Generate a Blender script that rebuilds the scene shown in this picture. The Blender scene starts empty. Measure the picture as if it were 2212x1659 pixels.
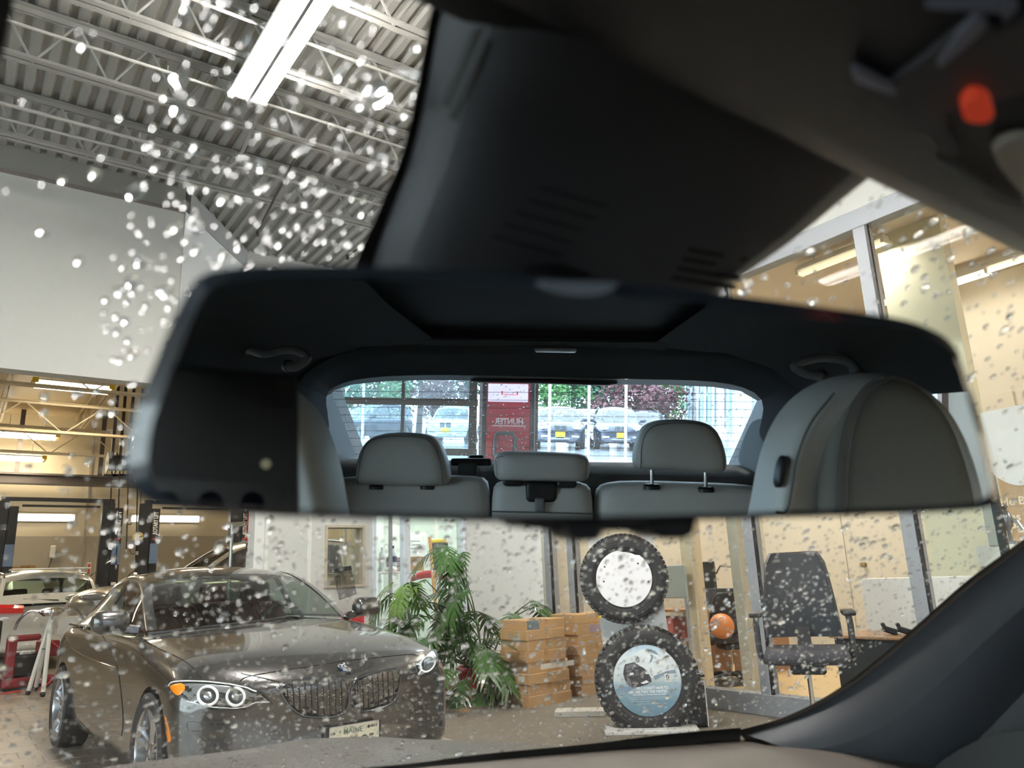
import bpy, bmesh, math, random
from math import sin, cos, pi, radians, sqrt, atan2
from mathutils import Vector, Matrix, Euler
from mathutils.bvhtree import BVHTree

SC = bpy.context.scene
COL = SC.collection
RND = random.Random(7)

# ------------------------------------------------------------------ camera, light, exposure
# World axes: X = right of the parked car, Y = the way the car faces, Z = up; the camera is the phone held behind the mirror.
F_PX, CX, CY = 1650.0, 1106.0, 829.5
CAM = Vector((0.0, 0.0, 1.20))
PITCH, ROLL = radians(14.3), radians(2.4)
MIRROR_D = 0.185


def _frame(footx=605.0, vb=(1172.0, 915.0)):
    """camera axes expressed in the world and the mirror's normal, from the measured horizon, roll and mirror foot point"""
    def ray(x, y):
        return Vector(((x - CX) / F_PX, (y - CY) / F_PX, 1.0)).normalized()
    u = Vector((-sin(ROLL) * cos(PITCH), -cos(ROLL) * cos(PITCH), sin(PITCH)))
    lo, hi = 1300.0, 900.0
    for _ in range(60):
        m = (lo + hi) / 2
        n = ray(footx, m)
        r = ray(*vb)
        b = r - 2 * r.dot(n) * n
        if b.dot(u) < 0:
            hi = m
        else:
            lo = m
    y = -b
    y = (y - u * y.dot(u)).normalized()
    x = y.cross(u)
    return x, y, u, n


_x, _y, _u, _n = _frame()
RC = Matrix((_x, _y, _u))            # world <- camera (camera axes: x right, y down, z into the view)
MN = RC @ _n                         # mirror normal pointing away from the camera
VIRT = CAM + 2 * MIRROR_D * MN       # the camera's image behind the mirror


def wray(px, py):
    return RC @ Vector(((px - CX) / F_PX, (py - CY) / F_PX, 1.0))


def at_y(px, py, Y):
    r = wray(px, py)
    return CAM + r * (Y / r.y)


def at_x(px, py, X):
    r = wray(px, py)
    return CAM + r * (X / r.x)


def at_z(px, py, Z=0.0):
    r = wray(px, py)
    return CAM + r * ((Z - CAM.z) / r.z)


def at_mirror(px, py, d=MIRROR_D):
    r = wray(px, py)
    return CAM + r * (d / r.dot(MN))


def mray(px, py):
    r = wray(px, py)
    return r - 2 * r.dot(MN) * MN


def seen_y(px, py, Y):
    """point on the plane y=Y that the mirror shows at this place"""
    r = mray(px, py)
    return VIRT + r * ((Y - VIRT.y) / r.y)


cam = bpy.data.cameras.new('camera')
cam_ob = bpy.data.objects.new('camera', cam)
COL.objects.link(cam_ob)
cam.sensor_width = 36.0
cam.lens = 36.0 * F_PX / 2212.0
cam.clip_start = 0.02
cam.clip_end = 300
_m = Matrix((RC @ Vector((1, 0, 0)), RC @ Vector((0, -1, 0)), RC @ Vector((0, 0, -1)))).transposed().to_4x4()
_m.translation = CAM
cam_ob.matrix_world = _m
cam.dof.use_dof = True
cam.dof.focus_distance = 5.0
cam.dof.aperture_fstop = 8.5
SC.camera = cam_ob

SC.view_settings.view_transform = 'Standard'
SC.view_settings.look = 'None'
SC.view_settings.gamma = 1
SC.view_settings.use_curve_mapping = False
SC.view_settings.exposure = 0.0
SC.cycles.max_bounces = 10
SC.cycles.transparent_max_bounces = 24
SC.cycles.sample_clamp_indirect = 80.0
SC.cycles.caustics_reflective = False
SC.cycles.caustics_refractive = False

world = bpy.data.worlds.new('overcast')
SC.world = world
world.use_nodes = True
wn = world.node_tree
bg = wn.nodes['Background']
tc = wn.nodes.new('ShaderNodeTexCoord')
ns = wn.nodes.new('ShaderNodeTexNoise')
ns.inputs['Scale'].default_value = 2.5
ns.inputs['Detail'].default_value = 4
rp = wn.nodes.new('ShaderNodeValToRGB')
rp.color_ramp.elements[0].color = (0.74, 0.84, 1.0, 1)
rp.color_ramp.elements[1].color = (0.92, 0.97, 1.0, 1)
wn.links.new(tc.outputs['Generated'], ns.inputs['Vector'])
wn.links.new(ns.outputs['Fac'], rp.inputs['Fac'])
wn.links.new(rp.outputs['Color'], bg.inputs['Color'])
bg.inputs['Strength'].default_value = 9.0

# ------------------------------------------------------------------ materials
MATS = {}


def mat(name, col, rough=0.5, metal=0.0, coat=0.0, var=0.06, scale=14.0, bump=0.0, bscale=60.0, emit=None, estr=0.0, ior=1.5, spec=0.5, trans=0.0):
    if name in MATS:
        return MATS[name]
    m = bpy.data.materials.new(name)
    m.use_nodes = True
    nt = m.node_tree
    p = nt.nodes['Principled BSDF']
    t = nt.nodes.new('ShaderNodeTexCoord')
    n = nt.nodes.new('ShaderNodeTexNoise')
    n.inputs['Scale'].default_value = scale
    n.inputs['Detail'].default_value = 5
    nt.links.new(t.outputs['Object'], n.inputs['Vector'])
    mx = nt.nodes.new('ShaderNodeMix')
    mx.data_type = 'RGBA'
    a = tuple(max(0, c * (1 - var)) for c in col)
    b = tuple(min(1, c * (1 + var)) for c in col)
    mx.inputs[6].default_value = (*a, 1)
    mx.inputs[7].default_value = (*b, 1)
    nt.links.new(n.outputs['Fac'], mx.inputs[0])
    nt.links.new(mx.outputs[2], p.inputs['Base Color'])
    p.inputs['Roughness'].default_value = rough
    p.inputs['Metallic'].default_value = metal
    p.inputs['Coat Weight'].default_value = coat
    p.inputs['Coat Roughness'].default_value = 0.04
    p.inputs['IOR'].default_value = ior
    p.inputs['Specular IOR Level'].default_value = spec
    p.inputs['Transmission Weight'].default_value = trans
    if bump:
        n2 = nt.nodes.new('ShaderNodeTexNoise')
        n2.inputs['Scale'].default_value = bscale
        n2.inputs['Detail'].default_value = 3
        nt.links.new(t.outputs['Object'], n2.inputs['Vector'])
        bp = nt.nodes.new('ShaderNodeBump')
        bp.inputs['Strength'].default_value = bump
        bp.inputs['Distance'].default_value = 0.01
        nt.links.new(n2.outputs['Fac'], bp.inputs['Height'])
        nt.links.new(bp.outputs['Normal'], p.inputs['Normal'])
    if emit:
        p.inputs['Emission Color'].default_value = (*emit, 1)
        p.inputs['Emission Strength'].default_value = estr
    MATS[name] = m
    return m


def glass(name, tint=(0.95, 0.98, 0.97), refl=0.08, rough=0.0, haze=0.0, edge=1.0):
    """thin pane: clear with a Fresnel reflection and an optional patchy haze"""
    if name in MATS:
        return MATS[name]
    m = bpy.data.materials.new(name)
    m.use_nodes = True
    nt = m.node_tree
    nt.nodes.remove(nt.nodes['Principled BSDF'])
    out = nt.nodes['Material Output']
    tr = nt.nodes.new('ShaderNodeBsdfTransparent')
    tr.inputs[0].default_value = (*tint, 1)
    gl = nt.nodes.new('ShaderNodeBsdfGlossy')
    gl.inputs['Roughness'].default_value = rough
    lw = nt.nodes.new('ShaderNodeLayerWeight')
    lw.inputs[0].default_value = 0.5
    pw = nt.nodes.new('ShaderNodeMath')
    pw.operation = 'POWER'
    pw.inputs[1].default_value = 5.0
    nt.links.new(lw.outputs['Facing'], pw.inputs[0])
    mu = nt.nodes.new('ShaderNodeMath')
    mu.operation = 'MULTIPLY_ADD'
    mu.inputs[1].default_value = (1.0 - refl) * edge
    mu.inputs[2].default_value = refl
    mu.use_clamp = True
    nt.links.new(pw.outputs[0], mu.inputs[0])
    mx = nt.nodes.new('ShaderNodeMixShader')
    nt.links.new(mu.outputs[0], mx.inputs[0])
    nt.links.new(tr.outputs[0], mx.inputs[1])
    nt.links.new(gl.outputs[0], mx.inputs[2])
    last = mx
    if haze:
        df = nt.nodes.new('ShaderNodeBsdfDiffuse')
        df.inputs[0].default_value = (0.8, 0.8, 0.78, 1)
        tl = nt.nodes.new('ShaderNodeBsdfTranslucent')
        tl.inputs[0].default_value = (0.8, 0.8, 0.78, 1)
        ad = nt.nodes.new('ShaderNodeMixShader')
        nt.links.new(df.outputs[0], ad.inputs[1])
        nt.links.new(tl.outputs[0], ad.inputs[2])
        tcx = nt.nodes.new('ShaderNodeTexCoord')
        nz = nt.nodes.new('ShaderNodeTexNoise')
        nz.inputs['Scale'].default_value = 9
        nz.inputs['Detail'].default_value = 6
        nt.links.new(tcx.outputs['Object'], nz.inputs['Vector'])
        sc = nt.nodes.new('ShaderNodeMath')
        sc.operation = 'MULTIPLY'
        sc.inputs[1].default_value = haze * 2
        nt.links.new(nz.outputs['Fac'], sc.inputs[0])
        m2 = nt.nodes.new('ShaderNodeMixShader')
        nt.links.new(sc.outputs[0], m2.inputs[0])
        nt.links.new(mx.outputs[0], m2.inputs[1])
        nt.links.new(ad.outputs[0], m2.inputs[2])
        last = m2
    nt.links.new(last.outputs[0], out.inputs['Surface'])
    MATS[name] = m
    return m


# ------------------------------------------------------------------ mesh building
class MB:
    def __init__(self):
        self.bm = bmesh.new()
        self.M = Matrix()

    def v(self, p):
        return self.bm.verts.new(self.M @ Vector(p))

    def face(self, pts, mi=0):
        try:
            f = self.bm.faces.new([self.v(p) for p in pts])
            f.material_index = mi
            return f
        except ValueError:
            pass

    def box(self, c, s, R=None, mi=0, bev=0.0, seg=1):
        """box centred at c with full sizes s; optional rotation matrix and rounded edges"""
        M = Matrix.Translation(Vector(c))
        if R is not None:
            M = M @ R.to_4x4()
        r = bmesh.ops.create_cube(self.bm, size=1.0)
        vs = r['verts']
        S = Matrix.Diagonal((*s, 1))
        bmesh.ops.transform(self.bm, matrix=self.M @ M @ S, verts=vs)
        es = list({e for v in vs for e in v.link_edges})
        fs = {f for v in vs for f in v.link_faces}
        for f in fs:
            f.material_index = mi
        if bev > 0:
            b = min(bev, min(s) * 0.49)
            bmesh.ops.bevel(self.bm, geom=es, offset=b, segments=seg, affect='EDGES', profile=0.5)
        return self

    def box2(self, a, b, **k):
        a, b = Vector(a), Vector(b)
        return self.box((a + b) / 2, tuple(abs(x) for x in (b - a)), **k)

    def beam(self, a, b, w, h, up=(0, 0, 1), **k):
        """rectangular bar from a to b"""
        a, b = Vector(a), Vector(b)
        d = b - a
        L = d.length
        d.normalize()
        upv = Vector(up)
        if abs(d.dot(upv)) > 0.98:
            upv = Vector((0, 1, 0))
        s = d.cross(upv).normalized()
        t = s.cross(d)
        R = Matrix((s, d, t)).transposed()
        return self.box((a + b) / 2, (w, L, h), R=R, **k)

    def tube(self, pts, r, n=8, cap=True, mi=0, closed=False):
        pts = [Vector(p) for p in pts]
        N = len(pts)
        rs = r if isinstance(r, (list, tuple)) else [r] * N
        rings = []
        prev = None
        for i, p in enumerate(pts):
            if closed:
                t = pts[(i + 1) % N] - pts[i - 1]
            else:
                t = pts[min(i + 1, N - 1)] - pts[max(i - 1, 0)]
            if t.length < 1e-9:
                t = Vector((0, 0, 1))
            t.normalize()
            if prev is None:
                a = Vector((0, 0, 1)) if abs(t.z) < 0.9 else Vector((1, 0, 0))
                u = (a - t * a.dot(t)).normalized()
            else:
                u = prev - t * prev.dot(t)
                u = u.normalized() if u.length > 1e-6 else Vector((1, 0, 0))
            prev = u
            w = t.cross(u)
            rings.append([self.v(p + (u * cos(2 * pi * k / n) + w * sin(2 * pi * k / n)) * rs[i]) for k in range(n)])
        for i in range(N if closed else N - 1):
            A, B = rings[i], rings[(i + 1) % N]
            for k in range(n):
                f = self.bm.faces.new((A[k], A[(k + 1) % n], B[(k + 1) % n], B[k]))
                f.material_index = mi
        if cap and not closed:
            for ring in (rings[0][::-1], rings[-1]):
                try:
                    self.bm.faces.new(ring).material_index = mi
                except ValueError:
                    pass
        return self

    def lathe(self, prof, c=(0, 0, 0), axis='Z', n=24, mi=0, cap=False):
        """prof: list of (radius, height)"""
        c = Vector(c)
        rings = []
        for r, h in prof:
            ring = []
            for k in range(n):
                a = 2 * pi * k / n
                q = {'Z': (r * cos(a), r * sin(a), h), 'Y': (r * cos(a), h, r * sin(a)), 'X': (h, r * cos(a), r * sin(a))}[axis]
                ring.append(self.v(c + Vector(q)))
            rings.append(ring)
        for A, B in zip(rings, rings[1:]):
            for k in range(n):
                f = self.bm.faces.new((A[k], A[(k + 1) % n], B[(k + 1) % n], B[k]))
                f.material_index = mi
        if cap:
            for ring in (rings[0][::-1], rings[-1]):
                try:
                    self.bm.faces.new(ring).material_index = mi
                except ValueError:
                    pass
        return self

    def prism(self, poly, h, M=None, mi=0, bev=0.0):
        """extrude a 2-D polygon (xy) by h along z, then M"""
        M = M or Matrix()
        bot = [self.v(M @ Vector((x, y, 0))) for x, y in poly]
        top = [self.v(M @ Vector((x, y, h))) for x, y in poly]
        n = len(poly)
        fs = []
        for a in (bot[::-1], top):
            fs.append(self.bm.faces.new(a))
        for k in range(n):
            fs.append(self.bm.faces.new((bot[k], bot[(k + 1) % n], top[(k + 1) % n], top[k])))
        for f in fs:
            f.material_index = mi
        if bev:
            es = list({e for f in fs[:2] for e in f.edges})
            bmesh.ops.bevel(self.bm, geom=es, offset=bev, segments=2, affect='EDGES', profile=0.5)
        return self

    def grid(self, P, mi=0, closed_u=False):
        """P: 2-D list of points"""
        V = [[self.v(p) for p in row] for row in P]
        m = len(V)
        for i in range(m if closed_u else m - 1):
            A, B = V[i], V[(i + 1) % m]
            for j in range(len(A) - 1):
                try:
                    f = self.bm.faces.new((A[j], A[j + 1], B[j + 1], B[j]))
                    f.material_index = mi
                except ValueError:
                    pass
        return self

    def ball(self, c, r, R=None, seg=12, rings=8, mi=0):
        M = Matrix.Translation(Vector(c))
        if R is not None:
            M = M @ R.to_4x4()
        s = (r, r, r) if not isinstance(r, (tuple, list)) else r
        g = bmesh.ops.create_uvsphere(self.bm, u_segments=seg, v_segments=rings, radius=1.0)
        bmesh.ops.transform(self.bm, matrix=self.M @ M @ Matrix.Diagonal((*s, 1)), verts=g['verts'])
        for f in {f for v in g['verts'] for f in v.link_faces}:
            f.material_index = mi
        return self

    def mesh(self, name, mats, smooth=True, angle=35, weld=True):
        bm = self.bm
        if weld:
            bmesh.ops.remove_doubles(bm, verts=bm.verts, dist=1e-6)
        bmesh.ops.recalc_face_normals(bm, faces=bm.faces)
        if smooth:
            lim = radians(angle)
            for f in bm.faces:
                f.smooth = True
            for e in bm.edges:
                if len(e.link_faces) == 2 and e.calc_face_angle(0) > lim:
                    e.smooth = False
        me = bpy.data.meshes.new(name)
        bm.to_mesh(me)
        bm.free()
        for m in (mats if isinstance(mats, (list, tuple)) else [mats]):
            me.materials.append(m)
        return me

    def build(self, name, mats, parent=None, world=False, subsurf=0, **k):
        me = self.mesh(name, mats, **k)
        return link(name, me, parent, world, subsurf)


ROOTM = {}


def link(name, me, parent=None, world=False, subsurf=0):
    o = bpy.data.objects.new(name, me)
    COL.objects.link(o)
    if subsurf:
        md = o.modifiers.new('subdivide', 'SUBSURF')
        md.levels = md.render_levels = subsurf
    if parent is not None:
        o.parent = parent
        if world:
            o.matrix_parent_inverse = ROOTM[parent.name].inverted()
        ROOTM[o.name] = ROOTM[parent.name] if not world else Matrix()
    else:
        ROOTM[o.name] = Matrix()
    return o


def tag(o, label=None, cat=None, group=None, kind=None):
    if label:
        o['label'] = label
    if cat:
        o['category'] = cat
    if group:
        o['group'] = group
    if kind:
        o['kind'] = kind
    return o


def thing(name, label, cat, loc=(0, 0, 0), rz=0.0, group=None, rot=None):
    o = bpy.data.objects.new(name, None)
    o.empty_display_size = 0.1
    COL.objects.link(o)
    o.location = loc
    o.rotation_euler = rot if rot else (0, 0, rz)
    ROOTM[o.name] = Matrix.LocRotScale(Vector(loc), Euler(o.rotation_euler), None)
    return tag(o, label, cat, group)


def structure(name, mb, m, label=None, parent=None, **k):
    o = mb.build(name, m, parent, **k)
    if parent is None:
        tag(o, label, None, None, 'structure')
    return o


KIDS = {}


def kids(o):
    return [c for c in list(o.children)]


def dup(root, loc, rz=0.0, label=None, group=None):
    """copy a thing with copies of its parts and sub-parts"""
    r = root.copy()
    COL.objects.link(r)
    r.location = loc
    r.rotation_euler = (0, 0, rz)
    ROOTM[r.name] = Matrix.LocRotScale(Vector(loc), Euler((0, 0, rz)), None)
    if label:
        r['label'] = label
    if group:
        r['group'] = group
    for ch in kids(root):
        c = ch.copy()
        COL.objects.link(c)
        c.parent = r
        for g in kids(ch):
            d = g.copy()
            COL.objects.link(d)
            d.parent = c
    return r


def text_mesh(s, size, depth=0.002, align='CENTER', bold=0.0, spacing=1.0, shear=0.0):
    cu = bpy.data.curves.new('lettering', 'FONT')
    cu.body = s
    cu.size = size
    cu.extrude = depth / 2
    cu.align_x = align
    cu.align_y = 'CENTER'
    cu.offset = bold
    cu.space_character = spacing
    cu.shear = shear
    cu.resolution_u = 3
    o = bpy.data.objects.new('lettering', cu)
    COL.objects.link(o)
    dg = bpy.context.evaluated_depsgraph_get()
    me = bpy.data.meshes.new_from_object(o.evaluated_get(dg))
    bpy.data.objects.remove(o)
    bpy.data.curves.remove(cu)
    me.name = 'lettering'
    return me


def lettering(s, size, origin, right, up, m, parent=None, world=True, name='lettering', sx=1.0, **k):
    """text whose reading direction is `right` and whose up is `up`"""
    me = text_mesh(s, size, **k)
    right, up = Vector(right).normalized(), Vector(up).normalized()
    nrm = right.cross(up)
    M = Matrix((right * sx, up, nrm)).transposed().to_4x4()
    M.translation = Vector(origin)
    me.transform(M)
    me.materials.clear()
    me.materials.append(m)
    return link(name, me, parent, world)


def lerp(a, b, t):
    return a + (b - a) * t


def interp(xs, ys, x):
    """smooth (Catmull-Rom) interpolation over increasing xs"""
    if x <= xs[0]:
        return ys[0]
    if x >= xs[-1]:
        return ys[-1]
    for i in range(len(xs) - 1):
        if xs[i] <= x <= xs[i + 1]:
            h = xs[i + 1] - xs[i]
            t = (x - xs[i]) / h
            m0 = (ys[i + 1] - ys[i - 1]) / (xs[i + 1] - xs[i - 1]) if i > 0 else (ys[i + 1] - ys[i]) / h
            m1 = (ys[i + 2] - ys[i]) / (xs[i + 2] - xs[i]) if i + 2 < len(xs) else (ys[i + 1] - ys[i]) / h
            t2, t3 = t * t, t * t * t
            return (2 * t3 - 3 * t2 + 1) * ys[i] + (t3 - 2 * t2 + t) * h * m0 + (-2 * t3 + 3 * t2) * ys[i + 1] + (t3 - t2) * h * m1


def evaluated(o):
    dg = bpy.context.evaluated_depsgraph_get()
    me = bpy.data.meshes.new_from_object(o.evaluated_get(dg))
    return me


def smooth_poly(pts, n=4):
    """closed Catmull-Rom through 2-D or 3-D points"""
    N = len(pts)
    P = [Vector(p) for p in pts]
    out = []
    for i in range(N):
        p0, p1, p2, p3 = P[i - 1], P[i], P[(i + 1) % N], P[(i + 2) % N]
        for k in range(n):
            t = k / n
            out.append(0.5 * ((2 * p1) + (p2 - p0) * t + (2 * p0 - 5 * p1 + 4 * p2 - p3) * t * t + (3 * p1 - p0 - 3 * p2 + p3) * t ** 3))
    return out


def smooth_line(pts, n=6):
    P = [Vector(p) for p in pts]
    P = [2 * P[0] - P[1]] + P + [2 * P[-1] - P[-2]]
    out = []
    for i in range(1, len(P) - 2):
        p0, p1, p2, p3 = P[i - 1], P[i], P[i + 1], P[i + 2]
        for k in range(n):
            t = k / n
            out.append(0.5 * ((2 * p1) + (p2 - p0) * t + (2 * p0 - 5 * p1 + 4 * p2 - p3) * t * t + (3 * p1 - p0 - 3 * p2 + p3) * t ** 3))
    out.append(P[-2])
    return out
# ------------------------------------------------------------------ the building
YW, XG = 8.95, 5.77            # wall between garage and service bay; office glazing plane
XC = float(VIRT.x)             # centre line of the car we sit in
M_white = mat('white_wall_paint', (0.60, 0.595, 0.56), 0.6, var=0.03, bump=0.05, bscale=120)
M_cream = mat('cream_wall_paint', (0.62, 0.54, 0.385), 0.6, var=0.03)
M_taupe = mat('taupe_wainscot_paint', (0.40, 0.355, 0.275), 0.6, var=0.03)
M_deck = mat('galvanised_deck', (0.33, 0.325, 0.305), 0.45, 0.2, var=0.08, scale=3)
M_joist = mat('grey_joist_paint', (0.31, 0.305, 0.29), 0.5, var=0.05)
M_joistc = mat('cream_joist_paint', (0.62, 0.52, 0.35), 0.5, var=0.04)
M_bayceil = mat('cream_deck', (0.60, 0.49, 0.31), 0.55, var=0.04, scale=2)
M_dark = mat('black_plastic', (0.012, 0.012, 0.014), 0.4, var=0.2)
M_matte = mat('matte_black', (0.006, 0.006, 0.007), 0.75, var=0.2)
M_alum = mat('anodised_aluminium', (0.30, 0.315, 0.34), 0.45, 0.25, var=0.04)
M_steel = mat('bare_steel', (0.55, 0.56, 0.58), 0.25, 1.0, var=0.05)
M_chrome = mat('chrome', (0.8, 0.81, 0.83), 0.08, 1.0, var=0.01)
M_office = mat('beige_panel', (0.58, 0.53, 0.45), 0.5, var=0.035, scale=5)
M_tube = mat('fluorescent_tube', (0.9, 0.9, 0.9), 0.4, emit=(1.0, 0.95, 0.90), estr=170)
M_tubew = mat('warm_fluorescent_tube', (0.9, 0.9, 0.9), 0.4, emit=(1.0, 0.85, 0.63), estr=28)
M_sheet = mat('white_enamel', (0.72, 0.71, 0.67), 0.35, var=0.02)
M_glass = glass('window_glass', (0.93, 0.97, 0.95), 0.06)
M_red = mat('red_enamel', (0.55, 0.02, 0.03), 0.3, coat=0.3)
M_card = mat('cardboard', (0.47, 0.285, 0.13), 0.75, var=0.07, scale=6, bump=0.06, bscale=90)
M_paperw = mat('white_paper', (0.78, 0.78, 0.77), 0.6, var=0.015)
M_rubber = mat('tyre_rubber', (0.018, 0.018, 0.02), 0.65, var=0.15, bump=0.1, bscale=160)
M_yellow = mat('yellow_enamel', (0.8, 0.55, 0.03), 0.35)

# floor: grout slab with brick pattern, single tiles where the photo lets them be told apart
m = bpy.data.materials.new('quarry_tile_floor')
m.use_nodes = True
nt = m.node_tree
p = nt.nodes['Principled BSDF']
t = nt.nodes.new('ShaderNodeTexCoord')
bk = nt.nodes.new('ShaderNodeTexBrick')
bk.offset = 0.5
bk.inputs['Scale'].default_value = 1.0
bk.inputs['Brick Width'].default_value = 0.30
bk.inputs['Row Height'].default_value = 0.30
bk.inputs['Mortar Size'].default_value = 0.006
bk.inputs['Color1'].default_value = (0.30, 0.26, 0.215, 1)
bk.inputs['Color2'].default_value = (0.345, 0.30, 0.245, 1)
bk.inputs['Mortar'].default_value = (0.17, 0.145, 0.12, 1)
nt.links.new(t.outputs['Object'], bk.inputs['Vector'])
nt.links.new(bk.outputs['Color'], p.inputs['Base Color'])
p.inputs['Roughness'].default_value = 0.32
M_floor = m
M_tile = mat('quarry_tile', (0.325, 0.28, 0.23), 0.3, var=0.10, scale=5)

b = MB()
b.box2((-9, -9.5, -0.2), (11, 30, 0.0))
floor_ob = structure('floor', b, M_floor, 'brown tiled workshop floor')
b = MB()
b.box((0, 0, 0.003), (0.29, 0.29, 0.006), bev=0.002)
tile_me = b.mesh('tile', M_tile)


def lay_tiles(x0, x1, y0, y1):
    iy = int(math.floor(y0 / 0.3))
    while iy * 0.3 < y1:
        off = 0.15 if iy % 2 else 0.0
        ix = int(math.floor(x0 / 0.3))
        while ix * 0.3 < x1:
            o = bpy.data.objects.new('tile', tile_me)
            COL.objects.link(o)
            o.parent = floor_ob
            o.location = (ix * 0.3 + off, iy * 0.3 + 0.15, RND.uniform(-0.002, 0.0))
            ix += 1
        iy += 1


lay_tiles(-0.45, 1.05, 5.1, 12.6)
b = MB()
b.box2((3.35, 3.4, -0.004), (5.68, 8.93, 0.004), bev=0.002)
tag(b.build('floor_mat', mat('dark_entrance_mat', (0.15, 0.128, 0.10), 0.8, var=0.12, scale=20, bump=0.3, bscale=300)), 'dark brown grey floor mat under the plant, boxes and tyre display', 'mat')

# corrugated ceiling deck over the garage
b = MB()
P = []
x = -9.0
prof = []
while x < 11:
    prof += [(x, 5.935), (x + 0.05, 5.935), (x + 0.07, 5.90), (x + 0.13, 5.90)]
    x += 0.15
for y in (-9.5, 10.4):
    P.append([(px, y, z) for px, z in prof])
b.grid(P)
ceil = b.box2((-9.2, -9.7, 6.05), (11, 10.5, 6.15))
structure('ceiling', b, M_deck, 'grey corrugated steel roof deck over the garage', smooth=False)


def open_web_joist(name, p0, p1, zb, zt, m, label, group, step=0.55):
    """bar joist: two chords of paired angles and a zigzag of web rods"""
    t = thing(name, label, 'joist', (p0[0], p0[1], zb), group=group)
    d = Vector((p1[0] - p0[0], p1[1] - p0[1], 0))
    L = d.length
    d.normalize()
    s = Vector((-d.y, d.x, 0))
    for nm, z, off in (('bottom_chord', zb, 1), ('top_chord', zt, -1)):
        b = MB()
        for k in (-1, 1):
            a = Vector((p0[0], p0[1], z)) + s * 0.035 * k
            e = Vector((p1[0], p1[1], z)) + s * 0.035 * k
            b.beam(a, e, 0.05, 0.008)
            b.beam(a - s * 0.02 * k + Vector((0, 0, 0.025 * off)), e - s * 0.02 * k + Vector((0, 0, 0.025 * off)), 0.008, 0.05)
        b.build(nm, m, t, world=True, smooth=False)
    b = MB()
    n = int(L / step)
    for i in range(n):
        a = Vector((p0[0], p0[1], zb)) + d * (i * L / n)
        c = Vector((p0[0], p0[1], zt)) + d * ((i + 0.5) * L / n)
        e = Vector((p0[0], p0[1], zb)) + d * ((i + 1) * L / n)
        b.tube([a, c], 0.012, 5)
        b.tube([c, e], 0.012, 5)
    b.build('web', m, t, world=True)
    return t


ord_ = ['first', 'second', 'third', 'fourth', 'fifth']
for i, y in enumerate((4.55, 5.55, 6.5, 7.82)):
    open_web_joist('roof_joist', (-8.9, y), (5.7, y), 5.4, 5.88, M_joist,
                   f'grey bar joist under the roof deck, {ord_[3 - i]} from the white bulkhead', 'grey bar joists over the garage')
# conduit and pipes below the joists
for i, (y, z, r) in enumerate(((7.15, 5.34, 0.018), (6.0, 5.36, 0.014), (5.05, 5.36, 0.014))):
    b = MB()
    b.tube([(-8.9, y, z), (5.7, y, z)], r, 8)
    for k in range(8):
        b.tube([(-8 + k * 1.8, y, z), (-8 + k * 1.8, y, 5.42)], 0.006, 5)
    o = b.build('conduit_pipe', M_joist)
    tag(o, ['thin grey conduit nearest the white bulkhead, between two bar joists', 'thin grey conduit between the second and third bar joist from the bulkhead',
            'thin grey conduit crossing beside the ceiling lamp'][i], 'pipe', 'conduits under the garage roof')
b = MB()
pts = smooth_line([(1.72, 5.0, 5.33), (1.80, 6.2, 5.33), (1.86, 6.9, 5.33), (1.8, 7.2, 5.33), (1.4, 7.35, 5.33), (-1.5, 7.4, 5.33)], 6)
b.tube(pts, 0.016, 8)
tag(b.build('bent_conduit', M_joist), 'pale conduit bending from the ceiling lamp towards the bulkhead', 'pipe')
for i, (a, c) in enumerate((((2.35, 6.75, 5.36), (2.45, 8.2, 5.2)), ((3.9, 7.2, 5.3), (3.6, 8.3, 5.2)), ((3.75, 8.75, 5.2), (3.45, 8.95 + 0.0, 4.9)))):
    b = MB()
    b.tube([a, c], 0.012, 6)
    b.tube([c, (c[0], c[1], c[2] - 0.06)], 0.02, 6)
    tag(b.build('sprinkler_drop', mat('dark_pipe', (0.05, 0.04, 0.035), 0.5)), ['dark thin sprinkler pipe left of the others under the roof',
        'dark thin sprinkler pipe in the middle under the roof', 'dark short sprinkler pipe nearest the mirror mount'][i], 'pipe', 'dark sprinkler pipes')

# wall between garage and bay: bulkhead over the bay opening, white wall with window and doorway
XJ = float(at_y(548, 1200, YW).x)      # right jamb of the bay opening
ZB = 3.46
XE = float(at_y(398, 467, YW).x)
w0 = at_y(705, 1265, YW)
w1 = at_y(783, 1140, YW)
dL = float(at_y(803, 1200, YW).x)
dR = float(at_y(1004, 1200, YW).x)
b = MB()
b.box2((-9, YW, ZB), (XE, YW + 0.2, 5.60))
b.box2((XE, YW, ZB), (XJ, YW + 0.2, 3.6))
b.box2((XJ, YW, 0), (w0.x, YW + 0.2, 3.6))
b.box2((w0.x, YW, 0), (w1.x, YW + 0.2, w0.z))
b.box2((w0.x, YW, w1.z), (w1.x, YW + 0.2, 3.6))
b.box2((w1.x, YW, 0), (dL, YW + 0.2, 3.6))
b.box2((dL, YW, 2.3), (dR, YW + 0.2, 3.6))
b.box2((dR, YW, 0), (8.5, YW + 0.2, 3.6))
structure('wall_front', b, M_white, 'white painted wall and bulkhead over the service bay opening', smooth=False)
b = MB()
b.box2((-9, YW - 0.012, 5.58), (XE, YW + 0.19, 5.625))
structure('trim_1', b, mat('dark_ledge', (0.22, 0.19, 0.175), 0.6), 'dark ledge along the top of the white bulkhead', smooth=False)
b = MB()
b.box2((-9, YW + 0.005, 5.62), (XE, YW + 0.2, 5.95))
b.beam((XE, YW + 0.125, 5.79), (2.9, 10.425, 5.79), 0.2, 0.33)
structure('trim_19', b, M_deck, 'grey closure strip between the bulkhead and the roof deck', smooth=False)
b = MB()
pa, pb = Vector((XE, YW + 0.01, 0)), Vector((2.9, 10.3, 0))
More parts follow.
